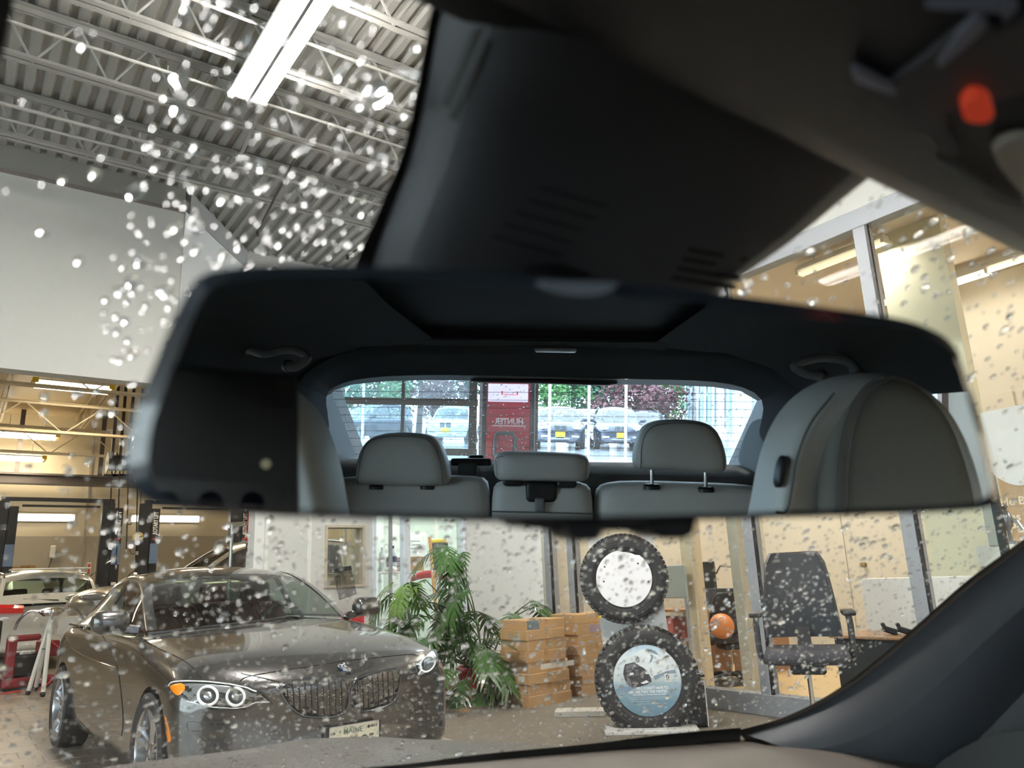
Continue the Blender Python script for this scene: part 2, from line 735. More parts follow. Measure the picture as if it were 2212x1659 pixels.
b.beam((pa.x - 0.06, pa.y + 0.07, 4.55), (pb.x, pb.y + 0.12, 4.55), 0.2, 2.14)
b.box2((pb.x - 0.05, pb.y + 0.05, 3.4), (8.6, pb.y + 0.25, 5.95))
b.box2((XE, YW + 0.1, 3.4), (8.6, pb.y + 0.2, 3.48))
structure('wall_corner', b, M_white, 'white chamfered corner at the end of the bulkhead', smooth=False)
# pale joints of the panelled wall right of the opening
b = MB()
for pxx in (574, 668):
    xx = float(at_y(pxx, 1200, YW).x)
    b.box2((xx - 0.02, YW - 0.012, 0), (xx + 0.02, YW, 3.4))
b.box2((XJ - 0.01, YW - 0.03, 0), (XJ + 0.10, YW + 0.21, 3.46))
structure('trim_2', b, mat('white_trim', (0.72, 0.72, 0.69), 0.5), 'pale jamb and joint strips of the white wall', smooth=False)
# pass-through window to the bay
fr = thing('window_1', 'small window in the white wall looking into the service bay', None, (w0.x, YW, w0.z))
fr['kind'] = 'structure'
b = MB()
for a, c in (((w0.x - .03, w0.z - .03), (w1.x + .03, w0.z)), ((w0.x - .03, w1.z), (w1.x + .03, w1.z + .03)), ((w0.x - .03, w0.z), (w0.x, w1.z)), ((w1.x, w0.z), (w1.x + .03, w1.z))):
    b.box2((a[0], YW - 0.02, a[1]), (c[0], YW + 0.21, c[1]))
b.build('window_frame', mat('tan_frame', (0.50, 0.43, 0.33), 0.5), fr, world=True, smooth=False)
b = MB()
b.box2((w0.x, YW + 0.09, w0.z), (w1.x, YW + 0.096, w1.z))
b.build('pane', M_glass, fr, world=True, smooth=False)

# service bay shell
BX0, BX1, BY1 = -3.0, 7.2, 26.5
YF = 22.5
b = MB()
b.box2((-9, YF, 2.70), (BX1, YF + 0.2, 6.4))
structure('wall_back', b, M_cream, 'cream upper wall at the far end of the service bay', smooth=False)
b = MB()
b.box2((-9, YF - 0.01, 0), (BX1, YF + 0.2, 2.70))
structure('wall_back_lower', b, M_taupe, 'taupe painted lower wall at the far end of the service bay', smooth=False)
b = MB()
b.prism([(dL, YW + 0.2), (dL + 0.12, YW + 0.2), (dL + 1.10, YW + 1.9), (dL + 0.98, YW + 1.9)], 3.0)
b.box2((dL + 0.98, YW + 1.9, 0), (8.6, YW + 2.05, 3.0))
structure('wall_lobby', b, mat('pale_green_wall', (0.60, 0.65, 0.58), 0.6), 'pale wall of the parts room behind the glass door', smooth=False)
b = MB()
b.box2((-9, YW + 0.2, 5.75), (XE - 0.3, 10.5, 5.88))
b.box2((-9, 10.5, 5.75), (8.6, 26.7, 5.95))
structure('ceiling_bay', b, M_bayceil, 'cream painted ceiling of the service bay', smooth=False)
b = MB()
b.box2((-9.2, -9.5, 0), (-9, 26.7, 0.5))
b.box2((-9.2, -9.5, 4.3), (-9, 26.7, 6))
b.box2((-9.2, -9.5, 0), (-9, -8.6, 6))
b.box2((-9.2, 8.2, 0), (-9, 26.7, 6))
dl = thing('door_3', 'row of tall clear windows in brown frames along the side of the garage', None, (-9.1, 0, 0.5))
dl['kind'] = 'structure'
for k in range(9):
    y = -8.6 + k * 2.1
    bb = MB()
    bb.box2((-9.16, y - 0.05, 0.5), (-9.04, y + 0.05, 4.3))
    bb.build('stile', mat('brown_door_frame', (0.10, 0.065, 0.05), 0.4, 0.3), dl, world=True, smooth=False)
    if k < 8:
        bb = MB()
        bb.box2((-9.103, y + 0.05, 0.5), (-9.097, y + 2.05, 4.3))
        bb.build('pane', M_glass, dl, world=True, smooth=False)
for z in (0.5, 1.45, 2.4, 3.35, 4.3):
    bb = MB()
    bb.box2((-9.15, -8.6, z - 0.04), (-9.05, 8.2, z + 0.04))
    bb.build('rail', mat('brown_door_frame', (0.10, 0.065, 0.05), 0.4, 0.3), dl, world=True, smooth=False)
structure('wall_left', b, M_cream, 'wall closing the workshop beside the bays', smooth=False)
b = MB()
b.box2((BX1, YW + 2.05, 0), (BX1 + 0.2, 26.7, 6))
structure('wall_right', b, M_cream, 'cream side wall of the service bay', smooth=False)
# painted pilaster lines and beam on the far bay wall
xx = float(at_y(178, 1200, YF).x)
b = MB()
b.box2((xx - 0.02, YF - 0.03, 0), (xx + 0.03, YF, 5.7))
structure('trim_3', b, M_taupe, 'vertical joint strip on the far bay wall', smooth=False)
bz = float(at_y(100, 1040, YF - 0.6).z)
b = MB()
b.box2((-9, YF - 0.62, bz - 0.02), (7.0, YF - 0.42, bz + 0.14))
b.box2((-9, YF - 0.68, bz + 0.14), (7.0, YF - 0.36, bz + 0.19))
b.box2((-9, YF - 0.68, bz - 0.07), (7.0, YF - 0.36, bz - 0.02))
for k in range(9):
    b.box2((-8 + k * 1.8, YF - 0.55, bz + 0.19), (-7.9 + k * 1.8, YF - 0.5, 5.75))
structure('beam', b, mat('dark_beam_paint', (0.06, 0.05, 0.045), 0.5), 'dark steel rail beam crossing in front of the far bay wall', smooth=False)
for i in range(5):
    x = -2.9 + i * 1.72
    open_web_joist('bay_joist', (x, YW + 0.3 if x < XE - 0.3 else 10.75), (x + 0.0, YF), 5.24, 5.70, M_joistc, f'cream bar joist of the service bay, {ord_[i]} from the left', 'cream bar joists over the service bay', step=1.2)
for i, y in enumerate((13.2, 17.0, 19.6)):
    open_web_joist('bay_girder', (-6.9, y), (7.1, y), 4.3, 4.9, M_joistc, f'cream cross girder of the service bay, {ord_[i]} from the bulkhead', 'cream cross girders over the service bay', step=1.4)


def strip_lamp(p0, p1, w, label, group, tubes=2, m=None, hang=0.5, capm=None, watts=0.0, colr=(1, 0.96, 0.91)):
    """ceiling strip: enamel tray, tubes and end caps; its own light comes from an area lamp as long as the tray"""
    m = m or M_tube
    a, c = Vector(p0), Vector(p1)
    t = thing('ceiling_lamp', label, 'lamp', tuple((a + c) / 2), group=group)
    d = (c - a).normalized()
    s = d.cross(Vector((0, 0, 1)))
    b = MB()
    b.beam(a + Vector((0, 0, 0.05)), c + Vector((0, 0, 0.05)), w, 0.03)
    b.beam(a + Vector((0, 0, 0.08)), c + Vector((0, 0, 0.08)), w * 0.4, 0.05)
    b.build('tray', M_sheet, t, world=True, smooth=False)
    for k in range(tubes):
        o = s * (w * 0.54 * (k + 0.5 - tubes / 2) / (tubes / 2))
        b = MB()
        b.beam(a + o, c + o, w * 0.41 if tubes == 2 else w * 0.8, 0.035, bev=0.01)
        b.build('tube', m, t, world=True)
    if tubes == 2:
        b = MB()
        b.beam(a - Vector((0, 0, 0.008)), c - Vector((0, 0, 0.008)), w * 0.085, 0.045)
        b.build('spine', M_alum, t, world=True, smooth=False)
    for e in (a, c):
        b = MB()
        cw = 0.05 if capm else 0.015
        b.beam(e - d * cw + Vector((0, 0, 0.03)), e + d * cw + Vector((0, 0, 0.03)), w * 1.03, 0.09)
        b.build('end_cap', capm or M_sheet, t, world=True, smooth=False)
    for q in (0.2, 0.8):
        b = MB()
        f = a.lerp(c, q)
        b.tube([f + Vector((0, 0, 0.1)), f + Vector((0, 0, hang))], 0.006, 5)
        b.build('hanger', M_steel, t, world=True)
    if watts:
        l = bpy.data.lights.new('lamp_light', 'AREA')
        l.shape = 'RECTANGLE'
        l.size = w
        l.size_y = (c - a).length
        l.energy = watts
        l.color = colr
        lo = bpy.data.objects.new('lamp_light', l)
        COL.objects.link(lo)
        R = Matrix((s, d, Vector((0, 0, 1)))).transposed()
        lo.matrix_world = Matrix.Translation((a + c) / 2 - Vector((0, 0, 0.03))) @ R.to_4x4()
        lo.parent = t
        lo.matrix_parent_inverse = ROOTM[t.name].inverted()
    return t


LW = 0
strip_lamp((1.60, 5.78, 5.2), (1.60 + 0.02, 3.33, 5.2), 0.30, 'long twin tube ceiling lamp under the corrugated roof of the garage', 'garage ceiling lamps', watts=LW)
for x, y, lb in ((1.6, -1.0, 'twin tube lamp above the roof of the parked car'),):
    strip_lamp((x, y + 1.2, 5.2), (x, y - 1.2, 5.2), 0.30, lb, 'garage ceiling lamps', watts=LW)
WB = (1.0, 0.83, 0.60)
for i, (px, py, n) in enumerate(((158, 838, 'nearest the bulkhead'), (58, 943, 'behind the first one'), (28, 991, 'farthest from the bulkhead, half cut by the frame'))):
    c = at_z(px, py, 5.0)
    k = min(c.y, YF - 1.0) / c.y
    c = CAM + (c - CAM) * k
    strip_lamp((c.x - 0.62, c.y, c.z), (c.x + 0.62, c.y, c.z), 0.5, f'cream bay ceiling lamp with yellow ends, {n}', 'service bay ceiling lamps', m=M_tubew, watts=30, colr=WB, capm=M_yellow)
for x, y in ((4.6, 12.5), (4.6, 18.5), (-3.0, 12.5), (-3.0, 18.5)):
    strip_lamp((x - 0.62, y, 5.0), (x + 0.62, y, 5.0), 0.5, f'bay ceiling lamp over the {"left" if x < 0 else "right"} lift, {"near" if y < 15 else "far"} end', 'service bay ceiling lamps', m=M_tubew, watts=30, colr=WB, capm=M_yellow)
# strips fixed low along the far bay wall
for (pa, pc, lb) in ((-300, 163, 'long bright strip light on the bay wall behind the white car'), (285, 433, 'bright strip light on the bay wall between the lift posts'), (541, 640, 'bright strip light on the bay wall next to the white wall edge')):
    a, c = at_y(pa, 1118, YF - 0.15), at_y(pc, 1118, YF - 0.15)
    z = 3.15
    t = thing('wall_lamp', lb, 'lamp', ((a.x + c.x) / 2, YF - 0.1, z), group='strip lights on the far bay wall')
    b = MB()
    b.box2((a.x, YF - 0.06, z - 0.09), (c.x, YF, z + 0.10))
    b.build('tray', M_sheet, t, world=True, smooth=False)
    b = MB()
    b.box2((a.x + .02, YF - 0.13, z - 0.07), (c.x - .02, YF - 0.06, z + 0.07), bev=0.02)
    b.build('tube', mat('wall_tube', (0.9, 0.9, 0.9), 0.4, emit=(1.0, 0.95, 0.86), estr=6), t, world=True)
# lobby light
l = bpy.data.lights.new('lamp_light', 'AREA')
l.energy = 26
l.shape = 'RECTANGLE'
l.size, l.size_y = 1.2, 0.6
lo = bpy.data.objects.new('lamp_light', l)
COL.objects.link(lo)
lo.location = (5.6, YW + 0.9, 2.75)
b = MB()
b.prism([(dL + 0.12, YW + 0.2), (8.4, YW + 0.2), (8.4, YW + 1.9), (dL + 1.1, YW + 1.9)], 0.1, Matrix.Translation((0, 0, 2.9)))
structure('ceiling_lobby', b, M_sheet, 'ceiling of the parts room behind the glass door', smooth=False)

# office: floor shared; back wall of beige panels, tall ceiling, end walls
OX = 9.9
b = MB()
b.box2((OX, -6, 0), (OX + 0.2, 7.3, 4.8))
ow = structure('wall_office', b, M_office, 'beige panelled back wall of the office behind the glazing', smooth=False)
y = 7.2
k = 0
while y > 0:
    b = MB()
    b.box2((OX - 0.02, y - 1.18, 0.1), (OX, y - 0.01, 3.1), bev=0.004)
    b.build('panel', M_office, ow)
    y -= 1.2
b = MB()
b.box2((XG, 7.3, 0), (OX + 0.2, 7.45, 4.8))
b.box2((XG, -6.2, 0), (OX + 0.2, -6.0, 4.8))
structure('wall_office_end', b, M_office, 'beige end wall of the office', smooth=False)
b = MB()
b.box2((XG + 0.0, -6.2, 4.55), (OX + 0.2, 7.45, 4.65))
structure('ceiling_office', b, mat('tan_ceiling', (0.54, 0.48, 0.40), 0.6, var=0.04, scale=2), 'tan ceiling of the office', smooth=False)
b = MB()
b.box2((XG + 0.02, -6, 0.0), (OX, 7.3, 0.006))
structure('floor_office', b, mat('tan_office_floor', (0.56, 0.40, 0.215), 0.35, var=0.08, scale=3), 'tan floor of the office', smooth=False)
b = MB()
b.box2((XG - 0.1, -9.5, 0), (XG + 0.1, -2.5, 6))
b.box2((XG - 0.06, -2.5, 4.02), (XG + 0.06, 7.45, 6))
structure('wall_side', b, M_white, 'white wall above and behind the office glazing', smooth=False)
OC = (1.0, 0.91, 0.80)
p0, p1 = Vector((9.3, 4.75, 4.4)), Vector((9.3, 1.0, 4.4))
M_offt = mat('office_tube', (0.9, 0.85, 0.7), 0.4, emit=(1.0, 0.90, 0.74), estr=1.25)
strip_lamp(p0, p1, 0.12, 'long office strip lamp seen through the glazing right of the mirror', 'office ceiling lamps', tubes=1, m=M_offt, watts=45, colr=OC, hang=0.15)
strip_lamp((9.3, 3.93, 4.375), (9.3, 3.4, 4.375), 0.13, 'short bright lamp section along the long office strip', 'office ceiling lamps', tubes=1, m=M_tubew, hang=0.15)
strip_lamp((7.45, 4.6, 4.4), (7.45, 3.6, 4.4), 0.12, 'short office strip lamp above the mirror, near the glazing header', 'office ceiling lamps', tubes=1, m=mat('dim_tube', (0.9, 0.85, 0.7), 0.4, emit=(1.0, 0.85, 0.6), estr=0.9), watts=35, colr=OC, hang=0.15)
strip_lamp((7.4, 6.9, 4.4), (7.4, 6.1, 4.4), 0.12, 'added office fill lamp, unseen behind the mirror', 'office ceiling lamps', tubes=1, m=M_offt, watts=165, colr=OC, hang=0.15)  # added out of sight to brighten the office
for y in (-1.5, -3.5):  # unseen strips added to raise the office light level
    strip_lamp((8.0, y + 0.6, 4.4), (8.0, y - 0.6, 4.4), 0.12, f'added unseen office fill lamp behind the parked car, {"nearer to" if y > -2 else "farther from"} the desks', 'office ceiling lamps', tubes=1, m=M_offt, watts=165, colr=OC, hang=0.15)

# glazing: aluminium posts with dark gaskets, rails and panes
gz = thing('window_2', 'office glazing wall of grey aluminium posts and clear panes', None, (XG, 4, 0))
gz['kind'] = 'structure'
posts = [7.25, 6.83, 4.36, 2.93, 0.9, -0.8, -2.4]
for y in posts:
    b = MB()
    b.box2((XG - 0.06, y - 0.03, 0.0), (XG + 0.06, y + 0.075, 3.98), bev=0.004)
    b.build('post', M_alum, gz, world=True)
    b = MB()
    b.box2((XG - 0.058, y - 0.05, 0.0), (XG - 0.03, y - 0.03, 3.95))
    b.build('gasket', M_dark, gz, world=True, smooth=False)
for z0, z1, nm in ((0.0, 0.17, 'bottom_rail'), (3.86, 4.02, 'header_rail')):
    b = MB()
    b.box2((XG - 0.065, -2.5, z0), (XG + 0.065, 7.3, z1), bev=0.004)
    b.build(nm, M_alum, gz, world=True)
for y0, y1 in zip(posts[1:], posts):
    b = MB()
    b.box2((XG - 0.004, y0 + 0.06, 0.17), (XG + 0.004, y1 - 0.05, 3.86))
    b.build('pane', glass('office_glass', (0.96, 0.98, 0.97), 0.003, edge=0.2), gz, world=True, smooth=False)
# round-cornered column inside, and pale board wall right of the second post
cy1, cy2 = float(at_x(1503, 1300, 6.5).y), float(at_x(1606, 1300, 6.5).y)
for i, (x, y, w, d, m_, lb) in enumerate(((6.5, cy1, 0.16, 0.17, mat('tan_column', (0.56, 0.46, 0.33), 0.5), 'tan square column inside the office behind the tyre display'),
                                         (6.5, cy2, 0.13, 0.13, mat('grey_column', (0.42, 0.38, 0.31), 0.5), 'slim grey column just left of the main glazing post'))):
    b = MB()
    b.box2((x - w / 2, y - d / 2, 0), (x + w / 2, y + d / 2, 4.55), bev=0.01)
    structure('column', b, m_, lb)
c0, c1 = at_x(1905, 600, 7.6), at_x(2052, 600, 7.6)
b = MB()
b.box2((7.6, c1.y, 0), (7.75, c0.y, 4.55))
structure('wall_partition', b, mat('pale_greenish_wall', (0.62, 0.60, 0.47), 0.55, var=0.05, scale=2), 'pale partition inside the office right of the mirror', smooth=False)

# rear wall with a closed glazed door and an open doorway
YR = -9.5
b = MB()
b.box2((-9, YR - 0.25, 0), (-4.55, YR, 6))
b.box2((-4.55, YR - 0.25, 3.2), (-0.70, YR, 6))
b.box2((-0.70, YR - 0.25, 0), (-0.02, YR, 6))
b.box2((-0.02, YR - 0.25, 3.2), (5.2, YR, 6))
b.box2((5.2, YR - 0.25, 0), (6, YR, 6))
structure('wall_rear', b, M_white, 'rear garage wall with two vehicle doorways', smooth=False)
M_brown = mat('brown_door_frame', (0.10, 0.065, 0.05), 0.4, 0.3)
dr = thing('door_1', 'closed overhead door of clear panes in brown rails seen in the mirror', None, (-2.6, YR, 0))
dr['kind'] = 'structure'
hz = [0.0, 0.85, 1.49, 2.13, 2.77, 3.2]
for z in hz:
    b = MB()
    b.box2((-4.5, YR - 0.03, z - 0.045), (-0.72, YR + 0.03, z + 0.045))
    b.build('rail', M_brown, dr, world=True, smooth=False)
xs = [-4.47, -3.5, -2.62, -1.69, -0.78]
for x in xs:
    b = MB()
    w = 0.05 if x in (xs[0], xs[-1]) else 0.022
    b.box2((x - w, YR - 0.028, 0), (x + w, YR + 0.028, 3.2))
    b.build('stile', M_brown, dr, world=True, smooth=False)
for z0, z1 in zip(hz, hz[1:]):
    for x0, x1 in zip(xs, xs[1:]):
        b = MB()
        b.box2((x0 + 0.02, YR - 0.003, z0 + 0.045), (x1 - 0.02, YR + 0.003, z1 - 0.045))
        b.build('pane', glass('door_glass', (0.78, 0.9, 0.95), 0.08, haze=0.10), dr, world=True, smooth=False)
b = MB()
b.box2((-0.02, YR - 0.05, 0), (0.06, YR + 0.06, 3.2))
b.box2((5.12, YR - 0.05, 0), (5.2, YR + 0.06, 3.2))
b.box2((-0.02, YR - 0.05, 3.12), (5.2, YR + 0.06, 3.24))
structure('trim_4', b, M_brown, 'brown frame of the open vehicle doorway', smooth=False)
# ------------------------------------------------------------------ the car we sit in: windscreen, trim, mirror
WS_Y0, WS_Z0, WS_S, WS_K = 0.20, 1.40, 1.65, 0.22


def ws_y(x, z, y0=WS_Y0):
    return y0 + (WS_Z0 - z) * WS_S - WS_K * ((x - XC) / 0.7) ** 2


def on_ws(px, py, off=0.0):
    """where the sight line meets the windscreen (or a shell `off` metres inside it)"""
    r = wray(px, py)
    lo, hi = 0.01, 6.0
    for _ in range(50):
        t = (lo + hi) / 2
        p = CAM + r * t
        if p.y < ws_y(p.x, p.z, WS_Y0 - off):
            lo = t
        else:
            hi = t
    return CAM + r * lo


M_trim = mat('anthracite_trim', (0.028, 0.030, 0.034), 0.42, var=0.1, bump=0.15, bscale=700)
M_head = mat('anthracite_headliner', (0.008, 0.0085, 0.0095), 0.85, var=0.1, bump=0.2, bscale=900)
M_pillar = mat('slate_pillar_cloth', (0.034, 0.038, 0.046), 0.6, var=0.05, bump=0.1, bscale=900)
M_dash = mat('grey_brown_dash', (0.068, 0.056, 0.047), 0.5, var=0.06, bump=0.2, bscale=500)
M_leather = mat('oyster_leather', (0.57, 0.56, 0.53), 0.45, var=0.04, bump=0.12, bscale=420)
M_piping = mat('dark_seam', (0.13, 0.125, 0.12), 0.6)
M_frit = mat('ceramic_frit', (0.004, 0.004, 0.004), 0.5)
M_ws = glass('windscreen_glass', (0.97, 0.985, 0.97), 0.03)

# windscreen pane
b = MB()
P = []
for i in range(25):
    v = i / 24
    z = 1.412 - v * 0.512
    hw = 0.58 + 0.20 * v
    P.append([(XC + u / 20 * hw, ws_y(XC + u / 20 * hw, z), z) for u in range(-20, 21)])
b.grid(P)
wind = thing('window_3', 'wet windscreen of the parked car covered in raindrops', None, (XC, 0.6, 1.15))
wind['kind'] = 'structure'
wpane = b.build('pane', M_ws, wind, world=True)


def strip_ws(upper, lower, off=0.003):
    b = MB()
    U, L = smooth_line([(*q, 0) for q in upper], 5), smooth_line([(*q, 0) for q in lower], 5)
    n = min(len(U), len(L))
    b.grid([[on_ws(U[i].x, U[i].y, off) for i in range(n)], [on_ws(L[i].x, L[i].y, off) for i in range(n)]])
    return b


E_px = [(1290, 1612), (1450, 1598), (1600, 1588), (1700, 1560), (1800, 1510), (1900, 1437), (2000, 1350), (2100, 1262), (2212, 1180), (2330, 1090), (2480, 985), (2700, 830)]
up = [(780, 1659), (900, 1648), (1050, 1628), (1280, 1606), (1450, 1585), (1600, 1572)]
dn = [(780, 1700), (900, 1690), (1050, 1668), (1280, 1640), (1450, 1620), (1600, 1612)]
strip_ws(up, dn).build('frit_band', M_frit, wind, world=True)
strip_ws([(x - 8, y - 10) for x, y in E_px[2:]], [(x + 20, y + 24) for x, y in E_px[2:]]).build('frit_band', M_frit, wind, world=True)
strip_ws([(950, -30), (937, 0), (924, 60), (878, 300), (820, 450), (772, 560), (750, 640)], [(1300, -30), (1250, 30), (1200, 90), (1100, 330), (1000, 500), (960, 600), (940, 660)]).build('frit_band', M_frit, wind, world=True)

# dashboard top
far = [(-300, 1780), (0, 1745), (400, 1715), (700, 1680), (1000, 1648), (1300, 1622), (1500, 1606), (1600, 1598), (1700, 1592)]
rows = [[], [], [], [], []]
for x, y in far:
    q = on_ws(x, y, 0.012)
    rows[0].append(q)
    rows[1].append(q + Vector((-0.01, -0.10, 0.004)))
    rows[2].append(q + Vector((-0.02, -0.30, -0.012)))
    rows[3].append(q + Vector((-0.02, -0.42, -0.05)))
    rows[4].append(q + Vector((-0.02, -0.46, -0.30)))
b = MB()
b.grid(rows)
o = b.build('trim_5', M_dash, subsurf=2)
tag(o, 'grey brown dashboard top below the windscreen', None, None, 'structure')

# passenger side windscreen pillar and what lies below it
b = MB()
Ew = [on_ws(x, y, 0.006) for x, y in E_px[2:]]
low = [(1800, 1662), (1860, 1700), (1960, 1690), (2040, 1640), (2110, 1570), (2180, 1490), (2260, 1410), (2360, 1320), (2500, 1205), (2720, 1050)]
Lw = [at_x(x, y, 0.815) for x, y in low]
mid = [a.lerp(c, 0.5) + Vector((-0.03, -0.02, 0.012)) for a, c in zip(Ew, Lw)]
lip = [a.lerp(c, 0.06) + Vector((-0.006, -0.012, 0.004)) for a, c in zip(Ew, Lw)]
out = [c + Vector((0.05, -0.02, -0.02)) for c in Lw]
b.grid([Ew, lip, mid, Lw, out])
o = b.build('trim_6', M_pillar, subsurf=2)
tag(o, 'slate grey windscreen pillar trim on the passenger side', None, None, 'structure')
b = MB()
b.grid([[c + Vector((0.012, 0.06, -0.01)) for c in Lw], [c + Vector((0.02, -0.25, -0.16)) for c in Lw], [c + Vector((0.0, -0.3, -0.5)) for c in Lw]])
o = b.build('trim_7', mat('dark_door_top', (0.012, 0.013, 0.015), 0.5), subsurf=1)
tag(o, 'dark door top and dashboard end below the passenger side pillar', None, None, 'structure')
b = MB()
b.grid([[at_x(x, y - 30, 0.80) for x, y in ((1990, 1700), (2080, 1640), (2160, 1610), (2260, 1600))], [at_x(x, y + 60, 0.79) for x, y in ((1990, 1700), (2080, 1640), (2160, 1610), (2260, 1600))]])
o = b.build('trim_8', mat('dark_speaker_cover', (0.012, 0.013, 0.014), 0.5), subsurf=1)
tag(o, 'black speaker cover corner in the passenger door', None, None, 'structure')

# bonnet of the car we sit in, seen through the foot of the windscreen
M_bonnet = mat('wet_grey_bonnet', (0.055, 0.053, 0.048), 0.45, 0.1, coat=0.15, var=0.35, scale=70, bump=0.9, bscale=150)
b = MB()
P = []
for i in range(15):
    v = i / 14
    row = []
    for u in range(-12, 13):
        s = u / 12
        y = 0.98 + 1.05 * v - 0.20 * s * s * (0.3 + v)
        z = 0.9365 - 0.03 * v - 0.075 * v ** 3 - 0.045 * s ** 4 + 0.012 * math.exp(-((abs(s) - 0.62) / 0.1) ** 2)
        row.append((XC + s * 0.92, y, z))
    P.append(row)
P.append([(p[0], p[1] + 0.07, p[2] - 0.12) for p in P[-1]])
b.grid(P)
car0 = thing('car', 'parked grey car we look out of, its wet bonnet below the windscreen', 'car', (XC, 0.9, 0))
b.build('bonnet', M_bonnet, car0, world=True)
b = MB()
b.grid([[(XC + u / 8 * 0.78, 0.80 + 0.0 * u - 0.22 * (u / 8) ** 2, 0.905) for u in range(-8, 9)], [(XC + u / 8 * 0.80, 0.99 - 0.1 * (u / 8) ** 2, 0.90) for u in range(-8, 9)]])
b.build('cowl', M_dark, car0, world=True)
for s in (-1, 1):
    b = MB()
    b.box2((XC + s * 0.80, -2.9, 0.25), (XC + s * 0.88, 1.95, 0.80), bev=0.03)
    b.build('body_side', M_bonnet, car0, world=True)

# ------------------------------------------------------------------ rear view mirror
O_px = [(273, 1000), (288, 905), (328, 800), (372, 695), (412, 620), (448, 590), (520, 577), (650, 572), (900, 579), (1200, 600), (1500, 627), (1800, 667), (1950, 690),
        (2028, 720), (2064, 752), (2084, 800), (2110, 880), (2134, 965), (2150, 1040), (2156, 1070), (2140, 1092), (2088, 1103), (1900, 1112), (1600, 1122), (1300, 1128),
        (1000, 1126), (700, 1118), (500, 1108), (350, 1090), (305, 1072), (283, 1045)]
mir = thing('rear_view_mirror', 'wide frameless rear view mirror hanging in front of the windscreen', 'mirror', tuple(at_mirror(1215, 850)))
outer = [Vector((q.x, q.y)) for q in smooth_poly([(*q, 0) for q in O_px], 3)]
cen = Vector((1215, 850))


def inset(q):
    lft = max(0.0, min(1.0, (520 - q.x) / 200))
    rgt = max(0.0, min(1.0, (q.x - 2030) / 80))
    dx = 44 * lft - 16 * rgt
    dy = 26 if q.y < 800 else -14
    k = max(0.0, min(1.0, abs(q.y - 850) / 200))
    return Vector((q.x + dx, q.y + dy * k))


inner = [inset(q) for q in outer]
b = MB()
b.bm.faces.new([b.v(at_mirror(q.x, q.y)) for q in inner])
bmesh.ops.triangulate(b.bm, faces=b.bm.faces[:])
m = bpy.data.materials.new('silvered_mirror')
m.use_nodes = True
nt = m.node_tree
pp = nt.nodes['Principled BSDF']
pp.inputs['Base Color'].default_value = (0.80, 0.92, 1.0, 1)
pp.inputs['Metallic'].default_value = 1.0
pp.inputs['Roughness'].default_value = 0.0
b.build('mirror_glass', m, mir, world=True, smooth=False)
M_rim = mat('polished_mirror_edge', (0.045, 0.055, 0.07), 0.18, coat=0.5, var=0.05)
b = MB()
r0 = [at_mirror(q.x, q.y, MIRROR_D + 0.0003) for q in inner]
r1 = [at_mirror(q.x, q.y, MIRROR_D + 0.0035) for q in outer]
n = len(r0)
b.grid([r0 + [r0[0]], r1 + [r1[0]]])
b.build('rim', M_rim, mir, world=True)
b = MB()
pc = at_mirror(1215, 850, MIRROR_D)


def shell(dist, sc):
    R = []
    for q in outer:
        w = at_mirror(q.x, q.y, MIRROR_D)
        w = pc + (w - pc) * sc + MN * dist
        R.append(w)
    return R + [R[0]]


rr = [shell(0.0033, 1.0), shell(0.010, 1.012), shell(0.020, 0.98), shell(0.030, 0.86), shell(0.036, 0.6), shell(0.038, 0.2)]
b.grid(rr)
b.bm.faces.new([b.v(p) for p in rr[-1][:-1]])
b.build('housing', mat('mirror_housing', (0.012, 0.012, 0.014), 0.5), mir, world=True)


def plate(pxs, d, th, name, m_, parent, push=None, bev=0.0):
    """solid plate with the given outline, facing the cabin"""
    bb = MB()
    front = [at_mirror(x, y, d) for x, y in pxs]
    back = [p + MN * th for p in front]
    vf = [bb.v(p) for p in front]
    vb = [bb.v(p) for p in back]
    bb.bm.faces.new(vf)
    bb.bm.faces.new(vb[::-1])
    for k in range(len(vf)):
        bb.bm.faces.new((vf[k], vb[k], vb[(k + 1) % len(vf)], vf[(k + 1) % len(vf)]))
    return bb.build(name, m_, parent, world=True)


plate([(1105, 1115), (1500, 1112), (1505, 1140), (1470, 1147), (1240, 1150), (1140, 1143)], MIRROR_D + 0.008, 0.02, 'switch_bar', M_dark, mir)
for x0, x1, yy in ((1225, 1305, 1170), (1405, 1502, 1166)):
    mx_ = (x0 + x1) / 2
    plate([(x0, 1135), (x1, 1135), (x1 - 4, yy - 12), (mx_ + 22, yy), (mx_ - 22, yy), (x0 + 4, yy - 12)], MIRROR_D + 0.004, 0.016, 'button', mat('mirror_button', (0.02, 0.02, 0.022), 0.4), mir)
plate([(1165 + 85 - 85 * cos(a), 606 + (30 * sin(a) if a else 0) + 0.03 * (85 - 85 * cos(a))) for a in [pi * k / 14 for k in range(15)]], MIRROR_D - 0.0006, 0.003, 'light_sensor', mat('sensor_lens', (0.28, 0.31, 0.36), 0.15, coat=0.6), mir)
# stalk between the mirror back and the sensor cover
b = MB()
a0 = pc + MN * 0.034
b.tube([a0, a0 + Vector((0.0, 0.03, 0.02)), on_ws(1240, 610, 0.03)], [0.014, 0.016, 0.02], 10)
b.build('stalk', M_dark, mir, world=True)

